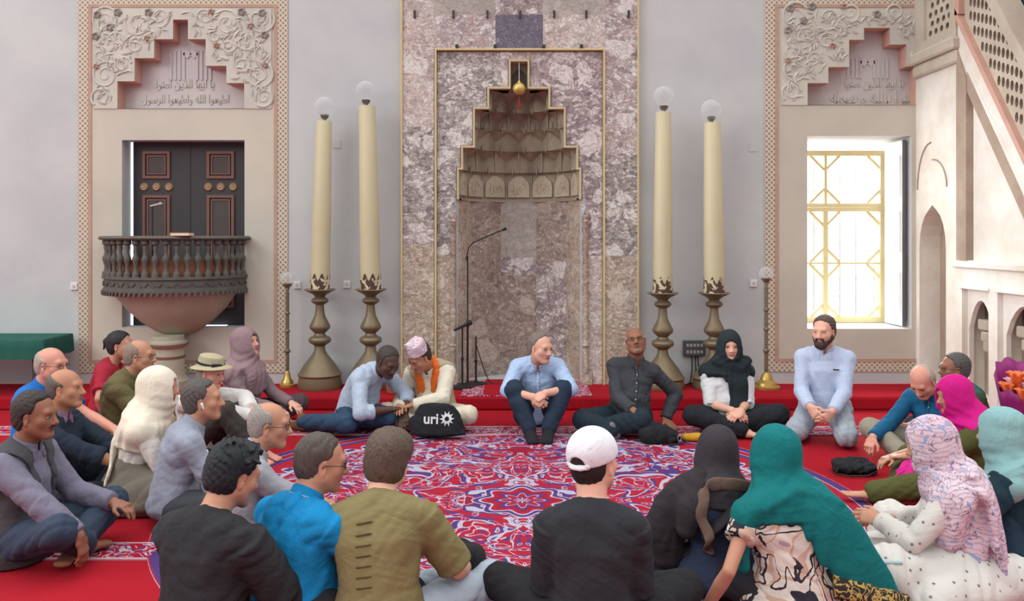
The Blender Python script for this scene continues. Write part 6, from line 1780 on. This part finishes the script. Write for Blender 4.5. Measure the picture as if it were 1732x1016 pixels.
person(254, 4.78, -72, 'person in cream headscarf and off-white jacket with grey skirt, seen from the side', dict(hp=(270, 656), fem=True, skin='tan', hair='none', lean=12, slump=6, head=(-14, 0, 0), w=1.02, hand_r=(.12, .44, .22), hand_l=(-.14, .44, .22), h=.006, torso=1.03,
    shirt=C_('off_white_jacket', (214, 208, 202)), sleeve='long', sg=.016, neckline='none', hem=.02, sw=.006, skirt=C_('grey_skirt', (116, 108, 98)), sk_w=.30, sk_y=.22,
    hijab=CRM, cape_l=.17, hw=.008, face=(.054, .085, .08), hj_extra=[([('n', .03, -.08, .03), ('n', .04, -.110, -.10), ('c', .05, -.125, -.05), ('w', .06, -.125, -.02), ('p', .07, -.145, .03)], [(.09, .03), (.08, .022), (.075, .02), (.07, .018), (.06, .016)], (1, 0, 0))]))
person(308, 4.5, -62, 'grey-haired person in blue-grey shirt with a white earbud, seen from behind', dict(hp=(345, 676), skin='tan', hair='short', hair_rgb=(92, 86, 84), brow_rgb=(60, 52, 50), goatee=True, beard_rgb=(110, 100, 96), lean=12, slump=10, head=(-18, -2, 0), w=1.02, h=.005, hand_r=(.16, .44, .2), hand_l=(-.16, .44, .2),
    shirt=C_('blue_grey_shirt', (146, 150, 166)), sleeve='long', neckline='collar', hem=.025, trousers=C_('charcoal_trousers', (72, 74, 80)),
    extra=[('earbud', M_PLAST, [([lambda J: J.hc + J.H @ V(.088, .004, -.008), lambda J: J.hc + J.H @ V(.089, .012, -.036)], [.009, .005])], dict(h=.0035))]))
HATM = C_('khaki_hat', (176, 166, 138))
_hat = lambda x, y, z: (lambda J: J.hc + J.H @ V(x, y, z))
person(352, 5.8, -104, 'person in khaki bucket hat and white shirt hugging dark-trousered knees', dict(hp=(357, 630), skin='pink', hair='crop', hair_rgb=(150, 140, 130), lean=6, slump=14, head=(0, 10, 0), legs='knees', size=.98, hand_r=(.02, .52, .36), hand_l=(-.02, .50, .40), pole_r=(1, 0, .2), pole_l=(-1, 0, .2), curl_r=.7,
    leg_pts=dict(kr=(.16, .38, .42), kl=(-.18, .36, .40)), shirt=C_('white_shirt', (216, 212, 210)), sleeve='long', sg=.02, trousers=C_('dark_olive_trousers', (66, 62, 58)),
    extra=[('hat', HATM, [([_hat(0, -.015, .055), _hat(0, -.015, .125)], [(.090, .108), (.080, .096)], (1, 0, 0), .022), ([_hat(0, -.005, .040), _hat(0, -.008, .058)], [(.150, .170), (.115, .135)], (1, 0, 0), .006)], dict(h=.006, k=.02)),
           ('hat_band', black(), [([_hat(0, -.014, .066), _hat(0, -.014, .080)], [(.0955, .113), (.0945, .112)], (1, 0, 0), .006), ([_hat(.03, .09, .075), _hat(.085, .06, .08)], [.016, .014])], dict(h=.0055, k=.006))]))
MAUVE = C_('mauve_headscarf', (146, 122, 128))
person(424, 6.8, -112, 'person wrapped in a mauve headscarf gazing up beside the bucket hat', dict(hp=(416, 579), fem=True, skin='fair', hair='none', hair_rgb=(40, 36, 38), brow_rgb=(70, 54, 50), lean=-3, slump=4, head=(8, -8, 0), size=1.03, h=.0048, hand_r=(.12, .40, .2), hand_l=(-.12, .40, .2),
    shirt=C_('mauve_dress', (128, 108, 112)), sleeve='long', neckline='none', trousers=C_('dark_skirt', (84, 72, 78)), hijab=MAUVE, cape_l=.22, hw=.009, face=(.055, .090, .088),
    hj_extra=[([('n', .04, .10, .0), ('c', .0, .14, .06), ('c', -.04, .14, -.08)], [(.10, .04), (.12, .04), (.11, .03)], (1, 0, 0))],
    extra=[('hair', hairm((40, 36, 38)), [([lambda J: J.hc + J.H @ V(-.035, .060, .060), lambda J: J.hc + J.H @ V(.035, .060, .060)], [.024, .024])], dict(h=.0045))]))
person(436, 3.95, -58, 'grey-haired person with spectacles in pale grey shirt leaning forward', dict(hp=(457, 718), skin='tan', hair='balding', hair_rgb=(160, 152, 148), glasses=(52, 46, 46), lean=8, slump=16, head=(-24, 6, 0), size=0.97, hand_r=(.15, .5, .2), hand_l=(-.15, .5, .2), h=.005,
    shirt=C_('pale_grey_shirt', (162, 162, 172)), sleeve='long', neckline='collar', trousers=C_('charcoal_trousers', (72, 74, 80))))

# --- front row, seen from behind --------------------------------------
person(352, 3.02, -24, 'person with tousled black hair in black shirt, nearest on the red carpet', dict(hp=(397, 803), skin='tan', hair='tousled', hair_rgb=(32, 38, 44), lean=6, slump=14, head=(-20, 20, 0), w=1.14, h=.005, belly=1.1, hand_r=(.2, .42, .22), hand_l=(-.16, .42, .22),
    shirt=C_('black_shirt', (46, 46, 50)), sleeve='elbow', sg=.034, neckline='none', hem=.03, trousers=black(), sw=.008))
person(512, 3.2, -34, 'person with spectacles in bright turquoise blue polo shirt, seen from behind', dict(hp=(545, 782), skin='tan', hair='crop', hair_rgb=(88, 78, 74), glasses=(50, 40, 40), lean=4, slump=14, head=(-34, 10, 0), w=1.06, belly=1.2, h=.005, fat=1.08, hand_r=(.36, .44, .32), hand_l=(-.2, .40, .25), pole_r=(.5, -.3, -.8),
    shirt=C_('turquoise_polo', (24, 128, 184)), sleeve='short', sl_f=.8, sg=.020, neckline='polo', hem=.02, sw=.008, trousers=C_('black_jeans', (46, 46, 52)),
    extra=[('collar_stripe', C_('pale_blue_trim', (130, 180, 216)), [([lambda J, a=a: J.nb + J.R3 @ V(.076 * math.cos(a), .006 + .078 * math.sin(a), .020) for a in [PI * (.98 + 1.04 * i / 10) for i in range(11)]], [.0035] * 11)], dict(h=.004, k=.004))]))
person(692, 3.1, -4, 'brown-haired person in khaki green shirt with seam marks down the back', dict(hp=(657, 781), skin='fair', hair='mop', hair_rgb=(96, 80, 68), lean=12, slump=20, side=-4, head=(-6, 12, 6), w=1.08, h=.005, torso=.98, hand_r=(.30, .40, .20), hand_l=(-.12, .42, .22), hd_r=(-.2, .9, -.3),
    leg_pts=dict(kr=(.40, .34, .15), kl=(-.36, .3, .16)), shirt=C_('khaki_green_shirt', (126, 116, 80)), sleeve='short', sl_f=.9, sg=.020, neckline='none', hem=.03, trousers=C_('pale_denim', (168, 180, 194)), sw=.005, seams=C_('dark_seam', (84, 76, 52)),
    extra=[('jacket', black(), [([(.29, .30, .26), (.31, .40, .20), (.30, .46, .12)], [(.07, .06), (.075, .07), (.06, .05)], (0, 1, 0))], dict(wr=.010, wf=30))]))
CAPW = C_('white_cap_cloth', (222, 222, 230), .04)
person(1012, 3.05, -5, 'person in white baseball cap and black T-shirt, seen from behind', dict(hp=(1005, 780), skin='fair', hair='crop', hair_rgb=(44, 40, 40), lean=4, slump=10, head=(-34, 2, -3), w=0.96, h=.005, hand_r=(.17, .33, .12), hand_l=(-.17, .33, .12), pole_r=(.12, -.4, -1), pole_l=(-.12, -.4, -1),
    leg_pts=dict(kr=(.38, .26, .17), kl=(-.38, .26, .17)), shirt=C_('black_tshirt', (48, 50, 55)), sleeve='elbow', sg=.024, neckline='none', hem=.025, trousers=C_('black_chinos', (40, 40, 44)), sw=.005,
    extra=[('strap', CAPW, [([_hat(-.05, -.112, .004), _hat(0, -.124, .0), _hat(.05, -.112, .004)], [(.004, .009)] * 3, (0, 1, 0))], dict(h=.0045, k=.004))], cap=CAPW))
DK = C_('dark_shawl', (58, 54, 60)); BRN = C_('brown_shawl_border', (104, 84, 74))
person(1190, 3.58, 6, 'person in charcoal headscarf and navy top with a brown-bordered shawl, beside the teal headscarf', dict(hp=(1213, 764), fem=True, skin='tan', hair='none', lean=10, slump=8, side=3, head=(-16, 8, 6), w=1.02, h=.006, hand_r=(.16, .42, .2), hand_l=(-.16, .42, .2), eyes=False, brows=False,
    shirt=C_('navy_tunic', (50, 58, 82)), sleeve='long', sg=.018, neckline='none', hem=.05, trousers=C_('dark_navy_skirt', (46, 52, 70)), hijab=DK, cape_l=.05, hw=.006,
    extra=[('shawl', C_('black_shawl', (50, 46, 50)), [([('n', -.10, -.02, .02), ('n', -.20, .0, -.06), ('n', -.26, .05, -.18), ('n', -.25, .08, -.33)], [(.07, .07), (.085, .09), (.085, .10), (.06, .08)], (0, 1, 0)), ([('n', -.12, -.07, -.01), ('n', -.17, -.09, -.11), ('c', -.20, -.08, -.06)], [(.05, .04), (.07, .05), (.05, .04)], (1, 0, 0)), ([('n', .19, -.02, -.05), ('c', .05, -.140, .06), ('w', -.12, -.15, .06)], [(.02, .05), (.014, .045), (.012, .035)], (0, 0, 1))], dict(wr=.007)),
           ('shawl_border', BRN, [([('n', .15, -.09, .0), ('n', .03, -.12, .015), ('n', -.09, -.11, .01), ('n', -.14, -.13, -.08), ('c', -.13, -.16, -.05), ('w', -.11, -.165, .03), ('w', -.105, -.165, -.02)], [(.030, .009), (.032, .009), (.032, .009), (.028, .009), (.026, .009), (.024, .010), (.034, .012)], (.7, 0, .7))], dict(ribbon=True, proj=True))]))
TEAL = C_('teal_headscarf', (20, 108, 110))
ABS = pattern_cloth('abstract_print', 'abstract')
person(1322, 3.36, 4, 'person in long teal headscarf over an abstract print dress, one bare arm propped', dict(hp=(1310, 768), fem=True, skin='tan', hair='none', lean=6, slump=6, side=-5, head=(16, 4, 4), w=1.02, h=.006, hand_l=(-.41, -.02, .05), arm=.86, hand_r=(.2, .4, .2), pole_l=(-.3, -1, 0), hd_l=(-.2, .9, -.4), curl_l=.15, eyes=False, brows=False, torso=1.02,
    shirt=ABS, sleeve='short', sl_f=.45, sg=.022, neckline='none', hem=.04, trousers=C_('dark_print_trousers', (48, 46, 54)), hijab=TEAL, hw=.005, cape_l=.06, hneck=.9,
    hj_extra=[([('n', .04, -.07, .02), ('c', .12, -.125, .06), ('w', .20, -.13, .06), ('p', .27, -.13, .10), (.37, -.12, .07), (.48, -.10, .05)], [(.09, .045), (.11, .035), (.115, .032), (.10, .035), (.09, .035), (.06, .025)], (1, 0, .6)),
              ([('n', .02, -.07, .02), ('n', -.10, -.075, -.015), ('n', -.18, -.05, -.06), ('n', -.225, -.02, -.17), ('n', -.225, .0, -.28)], [(.06, .04), (.065, .045), (.06, .05), (.045, .04), (.03, .03)], (0, 1, 0))],
    extra=[('scarf_border', pattern_cloth('gold_border', 'gold'), [([(.12, -.165, .20), (.20, -.19, .19), (.28, -.195, .17), (.36, -.19, .14), (.44, -.17, .11)], [(.05, .02)] * 5, (0, .5, 1))], dict(ribbon=True, proj=True))]))

# --- right side ------------------------------------------------------
person(1556, 5.75, 128, 'bald person in blue shirt and khaki trousers bowing the head, hand over the knee', dict(hp=(1560, 645), skin='pink', hair='balding', hair_rgb=(190, 170, 156), lean=8, slump=20, head=(0, 42, 0), size=1.0, hand_r=(.24, .50, .20), hand_l=(-.12, .42, .2), hd_r=(.0, .7, -.7), curl_r=.6,
    leg_pts=dict(kr=(.37, .30, .22), kl=(-.35, .32, .2), ar=(-.02, .44, .08)), shirt=C_('teal_blue_shirt', (30, 92, 130)), sleeve='long', neckline='open', trousers=C_('khaki_trousers', (150, 142, 128)), shoes=C_('tan_skin_sock', (150, 120, 104))))
person(1622, 5.85, 84, 'grey-haired person in green banded shirt behind the magenta headscarf', dict(hp=(1613, 623), skin='brown', hair='short', hair_rgb=(92, 90, 90), lean=6, slump=12, head=(0, 2, 0), glasses=(50, 46, 46), size=.96, w=1.05, shirt=pattern_cloth('green_banded_cloth', 'greenband'), sleeve='long', neckline='none', trousers=C_('dark_trousers', (50, 50, 56)), hand_r=(.1, .4, .22), hand_l=(-.1, .4, .22)))
OLV = C_('olive_dress', (82, 84, 48)); MAG = C_('magenta_headscarf', (198, 28, 128))
person(1618, 4.92, 84, 'person in magenta headscarf and olive dress with a pink fringed scarf over the knees', dict(hp=(1612, 668), fem=True, skin='tan', hair='none', lean=7, slump=12, head=(10, 10, 0), size=.94, hand_r=(.10, .50, .24), hand_l=(.02, .46, .26), bare=True, pole_l=(-.8, -.2, -.4),
    leg_pts=dict(kr=(.34, .30, .18), kl=(-.30, .38, .17), al=(-.20, .74, .07), tl=(0, 1, .1), ar=(.02, .5, .07), tr=(-.3, 1, .0)),
    shirt=OLV, sleeve='elbow', sg=.028, neckline='none', hem=.03, trousers=OLV, tg=.03, hijab=MAG, cape_l=.03, hneck=.85, hw=.007,
    hj_extra=[([('n', 0, -.05, .06), ('n', .02, -.10, .0)], [(.10, .06), (.12, .05)], (1, 0, 0))],
    extra=[('fringed_scarf', C_('pink_scarf', (206, 40, 134)), [([(-.06, .34, .30), (-.12, .42, .25), (-.20, .52, .20), (-.26, .58, .10)], [(.05, .02), (.06, .02), (.06, .018), (.05, .012)], (0, 1, .3)), ([(-.02, .22, .36), (-.06, .34, .30)], [(.05, .03), (.05, .025)], (0, 1, 0))], dict(wr=.008, wf=50, h=.006))]))
PAIS = pattern_cloth('printed_pink_scarf', 'paisley'); DOTS = pattern_cloth('dotted_white_cloth', 'dots')
person(1604, 3.65, 62, 'person in pale pink printed headscarf and white dotted dress spread on the floor', dict(hp=(1572, 750), fem=True, skin='tan', hair='none', lean=3, slump=10, head=(14, 14, 0), size=.97, h=.005, hand_r=(.04, .30, .28), hand_l=(-.06, .34, .30), hd_l=(.1, 1, .1), hd_r=(-.2, 1, .1), pn_l=(.6, 0, -.6), pn_r=(-.6, 0, -.6), curl_l=.5, curl_r=.5, pole_l=(-.9, -.2, -.5), pole_r=(.8, -.2, -.5),
    shirt=DOTS, sleeve='long', sg=.017, neckline='none', hem=.02, skirt=DOTS, sk_w=.36, sk_y=.30, sk_extra=[((-.1, .2, .1), (-.35, .42, .06), .12, .06), ((.0, -.1, .06), (.15, -.34, .05), .16, .08), ((-.2, .0, .08), (-.42, .1, .05), .14, .06)],
    hijab=PAIS, hw=.008, cape_l=.34, hneck=1.0,
    hj_extra=[([('n', 0, -.10, .02), ('c', 0, -.155, .06), ('w', 0, -.17, .02), ('p', .03, -.19, .03)], [(.16, .04), (.17, .035), (.16, .035), (.13, .03)], (1, 0, 0)), ([('n', -.10, .0, -.02), ('n', -.17, .03, -.13), ('n', -.19, .05, -.25)], [(.09, .08), (.08, .08), (.05, .06)], (1, 0, 0))],
    extra=[('wristwatch', M_BLK, [([lambda J: J.wl + (J.el - J.wl) * .10, lambda J: J.wl + (J.el - J.wl) * .17], [.036, .037], None, .006)], dict(h=.005)), ('cuff', C_('white_cuff', (226, 226, 230)), [([lambda J: J.wl + (J.el - J.wl) * .2, lambda J: J.wl + (J.el - J.wl) * .5], [.038, .045], None, .008)], dict())]))
SEA = C_('pale_teal_headscarf', (132, 172, 174)); DTL = C_('dark_teal_dress', (34, 58, 68))
person(1706, 3.9, 44, 'person in pale sea-green headscarf and dark teal dress at the edge of the circle', dict(hp=(1692, 731), fem=True, skin='tan', hair='none', lean=2, slump=6, head=(8, 6, 0), size=.97, hand_r=(.16, .40, .2), hand_l=(-.20, .34, .2), pole_l=(-.9, -.5, -.2), eyes=False, brows=False,
    shirt=DTL, sleeve='elbow', sg=.036, neckline='none', hem=.03, sw=.010, skirt=C_('dark_blue_skirt', (40, 56, 72)), sk_w=.34, sk_y=.28, hijab=SEA, cape_l=.0, hneck=.95, hw=.009))
# ------------------------------------------------------------------ bags and small things on the floor
def soft(name, chains, mt_, parent, k=.03, wr=.008, wf=22, h=.006, seed=3, cutz=None):
    S = Solid()
    for q in chains: S.chain([V(*p) for p in q[0]], list(q[1]), k, side=V(*q[2]) if len(q) > 2 and q[2] else None, end=q[3] if len(q) > 3 else None)
    S.wrinkle(wr, wf, seed)
    vs, fs = S.mesh(h); vs[:, 2] = np.where(vs[:, 2] < .009, .009 + (vs[:, 2] - .009) * .02, vs[:, 2])
    return np_obj(name, vs, fs, mt_, parent), vs
M_BAG = cloth('black_bag_cloth', (38, 40, 44))
x, y, _ = at(738, 740, 6.30)
bag = empty('bag', (x, y, 0), 'upright black cloth bag with a white printed logo before the person in the floral cap', 'bag')
body, bv = soft('body', [([(0, .02, .05), (0, .035, .15), (.005, .05, .245)], [(.215, .065), (.20, .06), (.135, .04)], (1, 0, 0), .03)], M_BAG, bag, wr=.006)
def onto(co, off=.003):
    out = []
    for p in co:
        q = bv[(np.abs(bv[:, 0] - p[0]) < .009) & (np.abs(bv[:, 2] - p[2]) < .009)]
        out.append((p[0], (q[:, 1].min() if len(q) else 0) - off, p[2]))
    return out
cu = bpy.data.curves.new('print', 'FONT'); cu.body = 'uri'; cu.size = .105; cu.offset = .0025; cu.align_x = 'RIGHT'
o = bpy.data.objects.new('print', cu); COL.objects.link(o)
me = bpy.data.meshes.new_from_object(o.evaluated_get(bpy.context.evaluated_depsgraph_get())); bpy.data.objects.remove(o)
tv = [(v.co.x * 1.0 + .020, 0, v.co.y + .135) for v in me.vertices]; tf = [tuple(p.vertices) for p in me.polygons]
m = MB(); m.add(onto(tv), tf)
n = 40; sv = []; star = []
for i in range(n):
    a = 2 * PI * i / n; r = .033 + (.024 if i % 4 == 0 else (.006 if i % 4 in (1, 3) else 0)); sv.append((.082 + r * math.cos(a), 0, .168 + r * math.sin(a)))
for i in range(n):
    a = 2 * PI * i / n; sv.append((.082 + .017 * math.cos(a), 0, .168 + .017 * math.sin(a)))
m.add(onto(sv), [(i, (i + 1) % n, n + (i + 1) % n, n + i) for i in range(n)])
m.build('printed_logo', mat('white_print', (206, 208, 210), .8, .03, 10, 0), body)
x, y, _ = at(1116, 742, 6.2)
b2 = empty('bag', (x, y, 0), 'slouched black shoulder bag beside the person in the charcoal shirt', 'bag')
o, _v = soft('body', [([(-.09, .0, .06), (.05, .0, .055)], [(.075, .07), (.07, .055)], (0, 0, 1)), ([(-.05, .02, .10), (.10, -.01, .05)], [.06, .045])], M_BAG, b2, wr=.014, wf=28)
m = MB(); m.tube([(.08, -.03, .09), (.13, -.05, .075), (.18, -.05, .02), (.12, -.08, .013), (.05, -.09, .013)], .007, 6); m.build('strap', M_BLK, b2)
m = MB(); m.tube([(.135 + .014 * math.cos(q), -.063, .055 + .022 * math.sin(q)) for q in [2 * PI * i / 12 for i in range(13)]], .0035, 6); m.build('buckle', mat('steel_buckle', (170, 170, 174), .3, .05, 10, 0, 40, .8), b2)
x, y, _ = at(1172, 740, 6.25)
r = empty('pouch', (x, y, 0), 'small mustard yellow cloth pouch between the black bag and the black headscarf', 'pouch')
soft('body', [([(-.05, 0, .035), (.05, .01, .035)], [(.032, .028), (.036, .032)], None)], cloth('mustard_cloth', (196, 146, 44)), r, wr=.005); 
x, y, _ = at(1446, 800, 5.42)
b3 = empty('bag', (x, y, 0), 'flat crumpled black bag lying on the red carpet before the khaki knees', 'bag')
soft('body', [([(-.11, .02, .04), (.10, -.02, .04)], [(.07, .035), (.06, .03)], (0, 1, 0)), ([(-.06, .06, .05), (.06, .05, .055)], [.04, .035])], M_BAG, b3, wr=.014, wf=34)
m = MB(); m.tube([(-.12, -.04, .05), (-.16, -.07, .02), (-.08, -.11, .013), (.04, -.10, .013), (.12, -.06, .03)], .006, 6); m.build('strap', M_BLK, b3)
# woven basket behind the reclining pair
x, y, _ = at(667, 655, 7.56)
bs = empty('basket', (x, y, PLAT), 'small reddish woven basket on the step behind the reclining person', 'basket')
m = MB(); m.lathe([(.01, .004), (.062, .004), (.068, .01), (.082, .15), (.078, .15), (.064, .012), (.01, .010)], n=30); 
t = NT('woven_cane'); v = t.coord(); w_ = t.wave(v, 22, 0, 0, 'SIN', 'Z').outputs[1]; vx = t.vor(v, 45).outputs['Distance']
t.col(t.mix(w_, lin((150, 84, 66)), lin((186, 130, 104)))); t.rough(.8); t.bump(t.math('ADD', w_, vx), .5, .01)
m.build('body', t.m, bs, smooth=True)
m = MB(); m.lathe([(.079, .146), (.087, .15), (.087, .158), (.079, .162), (.075, .155), (.079, .146)], n=30); m.build('rim', mat('cane_rim', (166, 108, 84), .8), bs, smooth=True)
# clear container between the teal drape and the dotted dress
x, y, _ = at(1496, 990, 3.42)
cb = empty('plastic_box', (x, y, 0), 'clear plastic box standing between the teal headscarf drape and the white dotted dress', 'box')
m = MB(); m.box((-.07, -.03, .012), (.06, .05, .21), bev=.012); m.build('body', M_GLASS, cb, smooth=True)
m = MB(); m.box((-.074, -.034, .205), (.064, .054, .222), bev=.006); m.build('lid', mat('translucent_lid', (170, 190, 188), .4, .04, 10, 0), cb)
# magenta wrapped bouquet at the far right
x, y, _ = at(1729, 700, 5.15)
bq = empty('bouquet', (x, y, 0), 'bouquet of orange and pink blossoms in tall magenta wrapping below the pulpit stairs', 'bouquet')
m = MB(); n = 48; vs = []; rows = 12
for j in range(rows):
    f = j / (rows - 1)
    for i in range(n):
        a = 2 * PI * i / n; top = .60 + .17 * max(0, math.sin(a)) ** .7 + .012 * math.sin(a * 9)
        z = .01 + (top - .01) * f; r = .055 + .095 * f ** 1.4 + .006 * math.sin(a * 12) * f
        vs.append((r * math.cos(a), r * math.sin(a), z))
fs = [(j * n + i, j * n + (i + 1) % n, (j + 1) * n + (i + 1) % n, (j + 1) * n + i) for j in range(rows - 1) for i in range(n)]
m.add(vs, fs); o = m.build('wrapping', mat('magenta_paper', (136, 34, 108), .5, .1, 8, .2, 20), bq, smooth='all', fix=False)
sm = o.modifiers.new('thickness', 'SOLIDIFY'); sm.thickness = .003
rnd = random.Random(8)
MO = mat('orange_petal', (226, 112, 52), .7, .15, 20); MP = mat('pink_petal', (226, 168, 166), .7, .12, 20)
for q in range(14):
    cx, cy = rnd.uniform(-.10, .08), rnd.uniform(-.12, .06); cz = .56 + rnd.uniform(-.03, .10) + max(0, cy) * .5
    m = MB()
    for k in range(6):
        a = 2 * PI * k / 6 + q; dx, dy = math.cos(a), math.sin(a)
        m.tube([(cx, cy, cz - .03), (cx + dx * .018, cy + dy * .018, cz + .02), (cx + dx * .038, cy + dy * .038, cz + .055), (cx + dx * .060, cy + dy * .060, cz + .060)], [.006, .014, .011, .003], 7)
    m.build('blossom', MP if q % 3 == 0 else MO, bq, smooth='all')
m = MB()
for q in range(7): a = q * .9; m.tube([(.02 * math.cos(a), .02 * math.sin(a), .03), (.07 * math.cos(a), .07 * math.sin(a), .57)], .004, 5)
m.build('stems', mat('green_stem', (70, 96, 50), .7), bq)
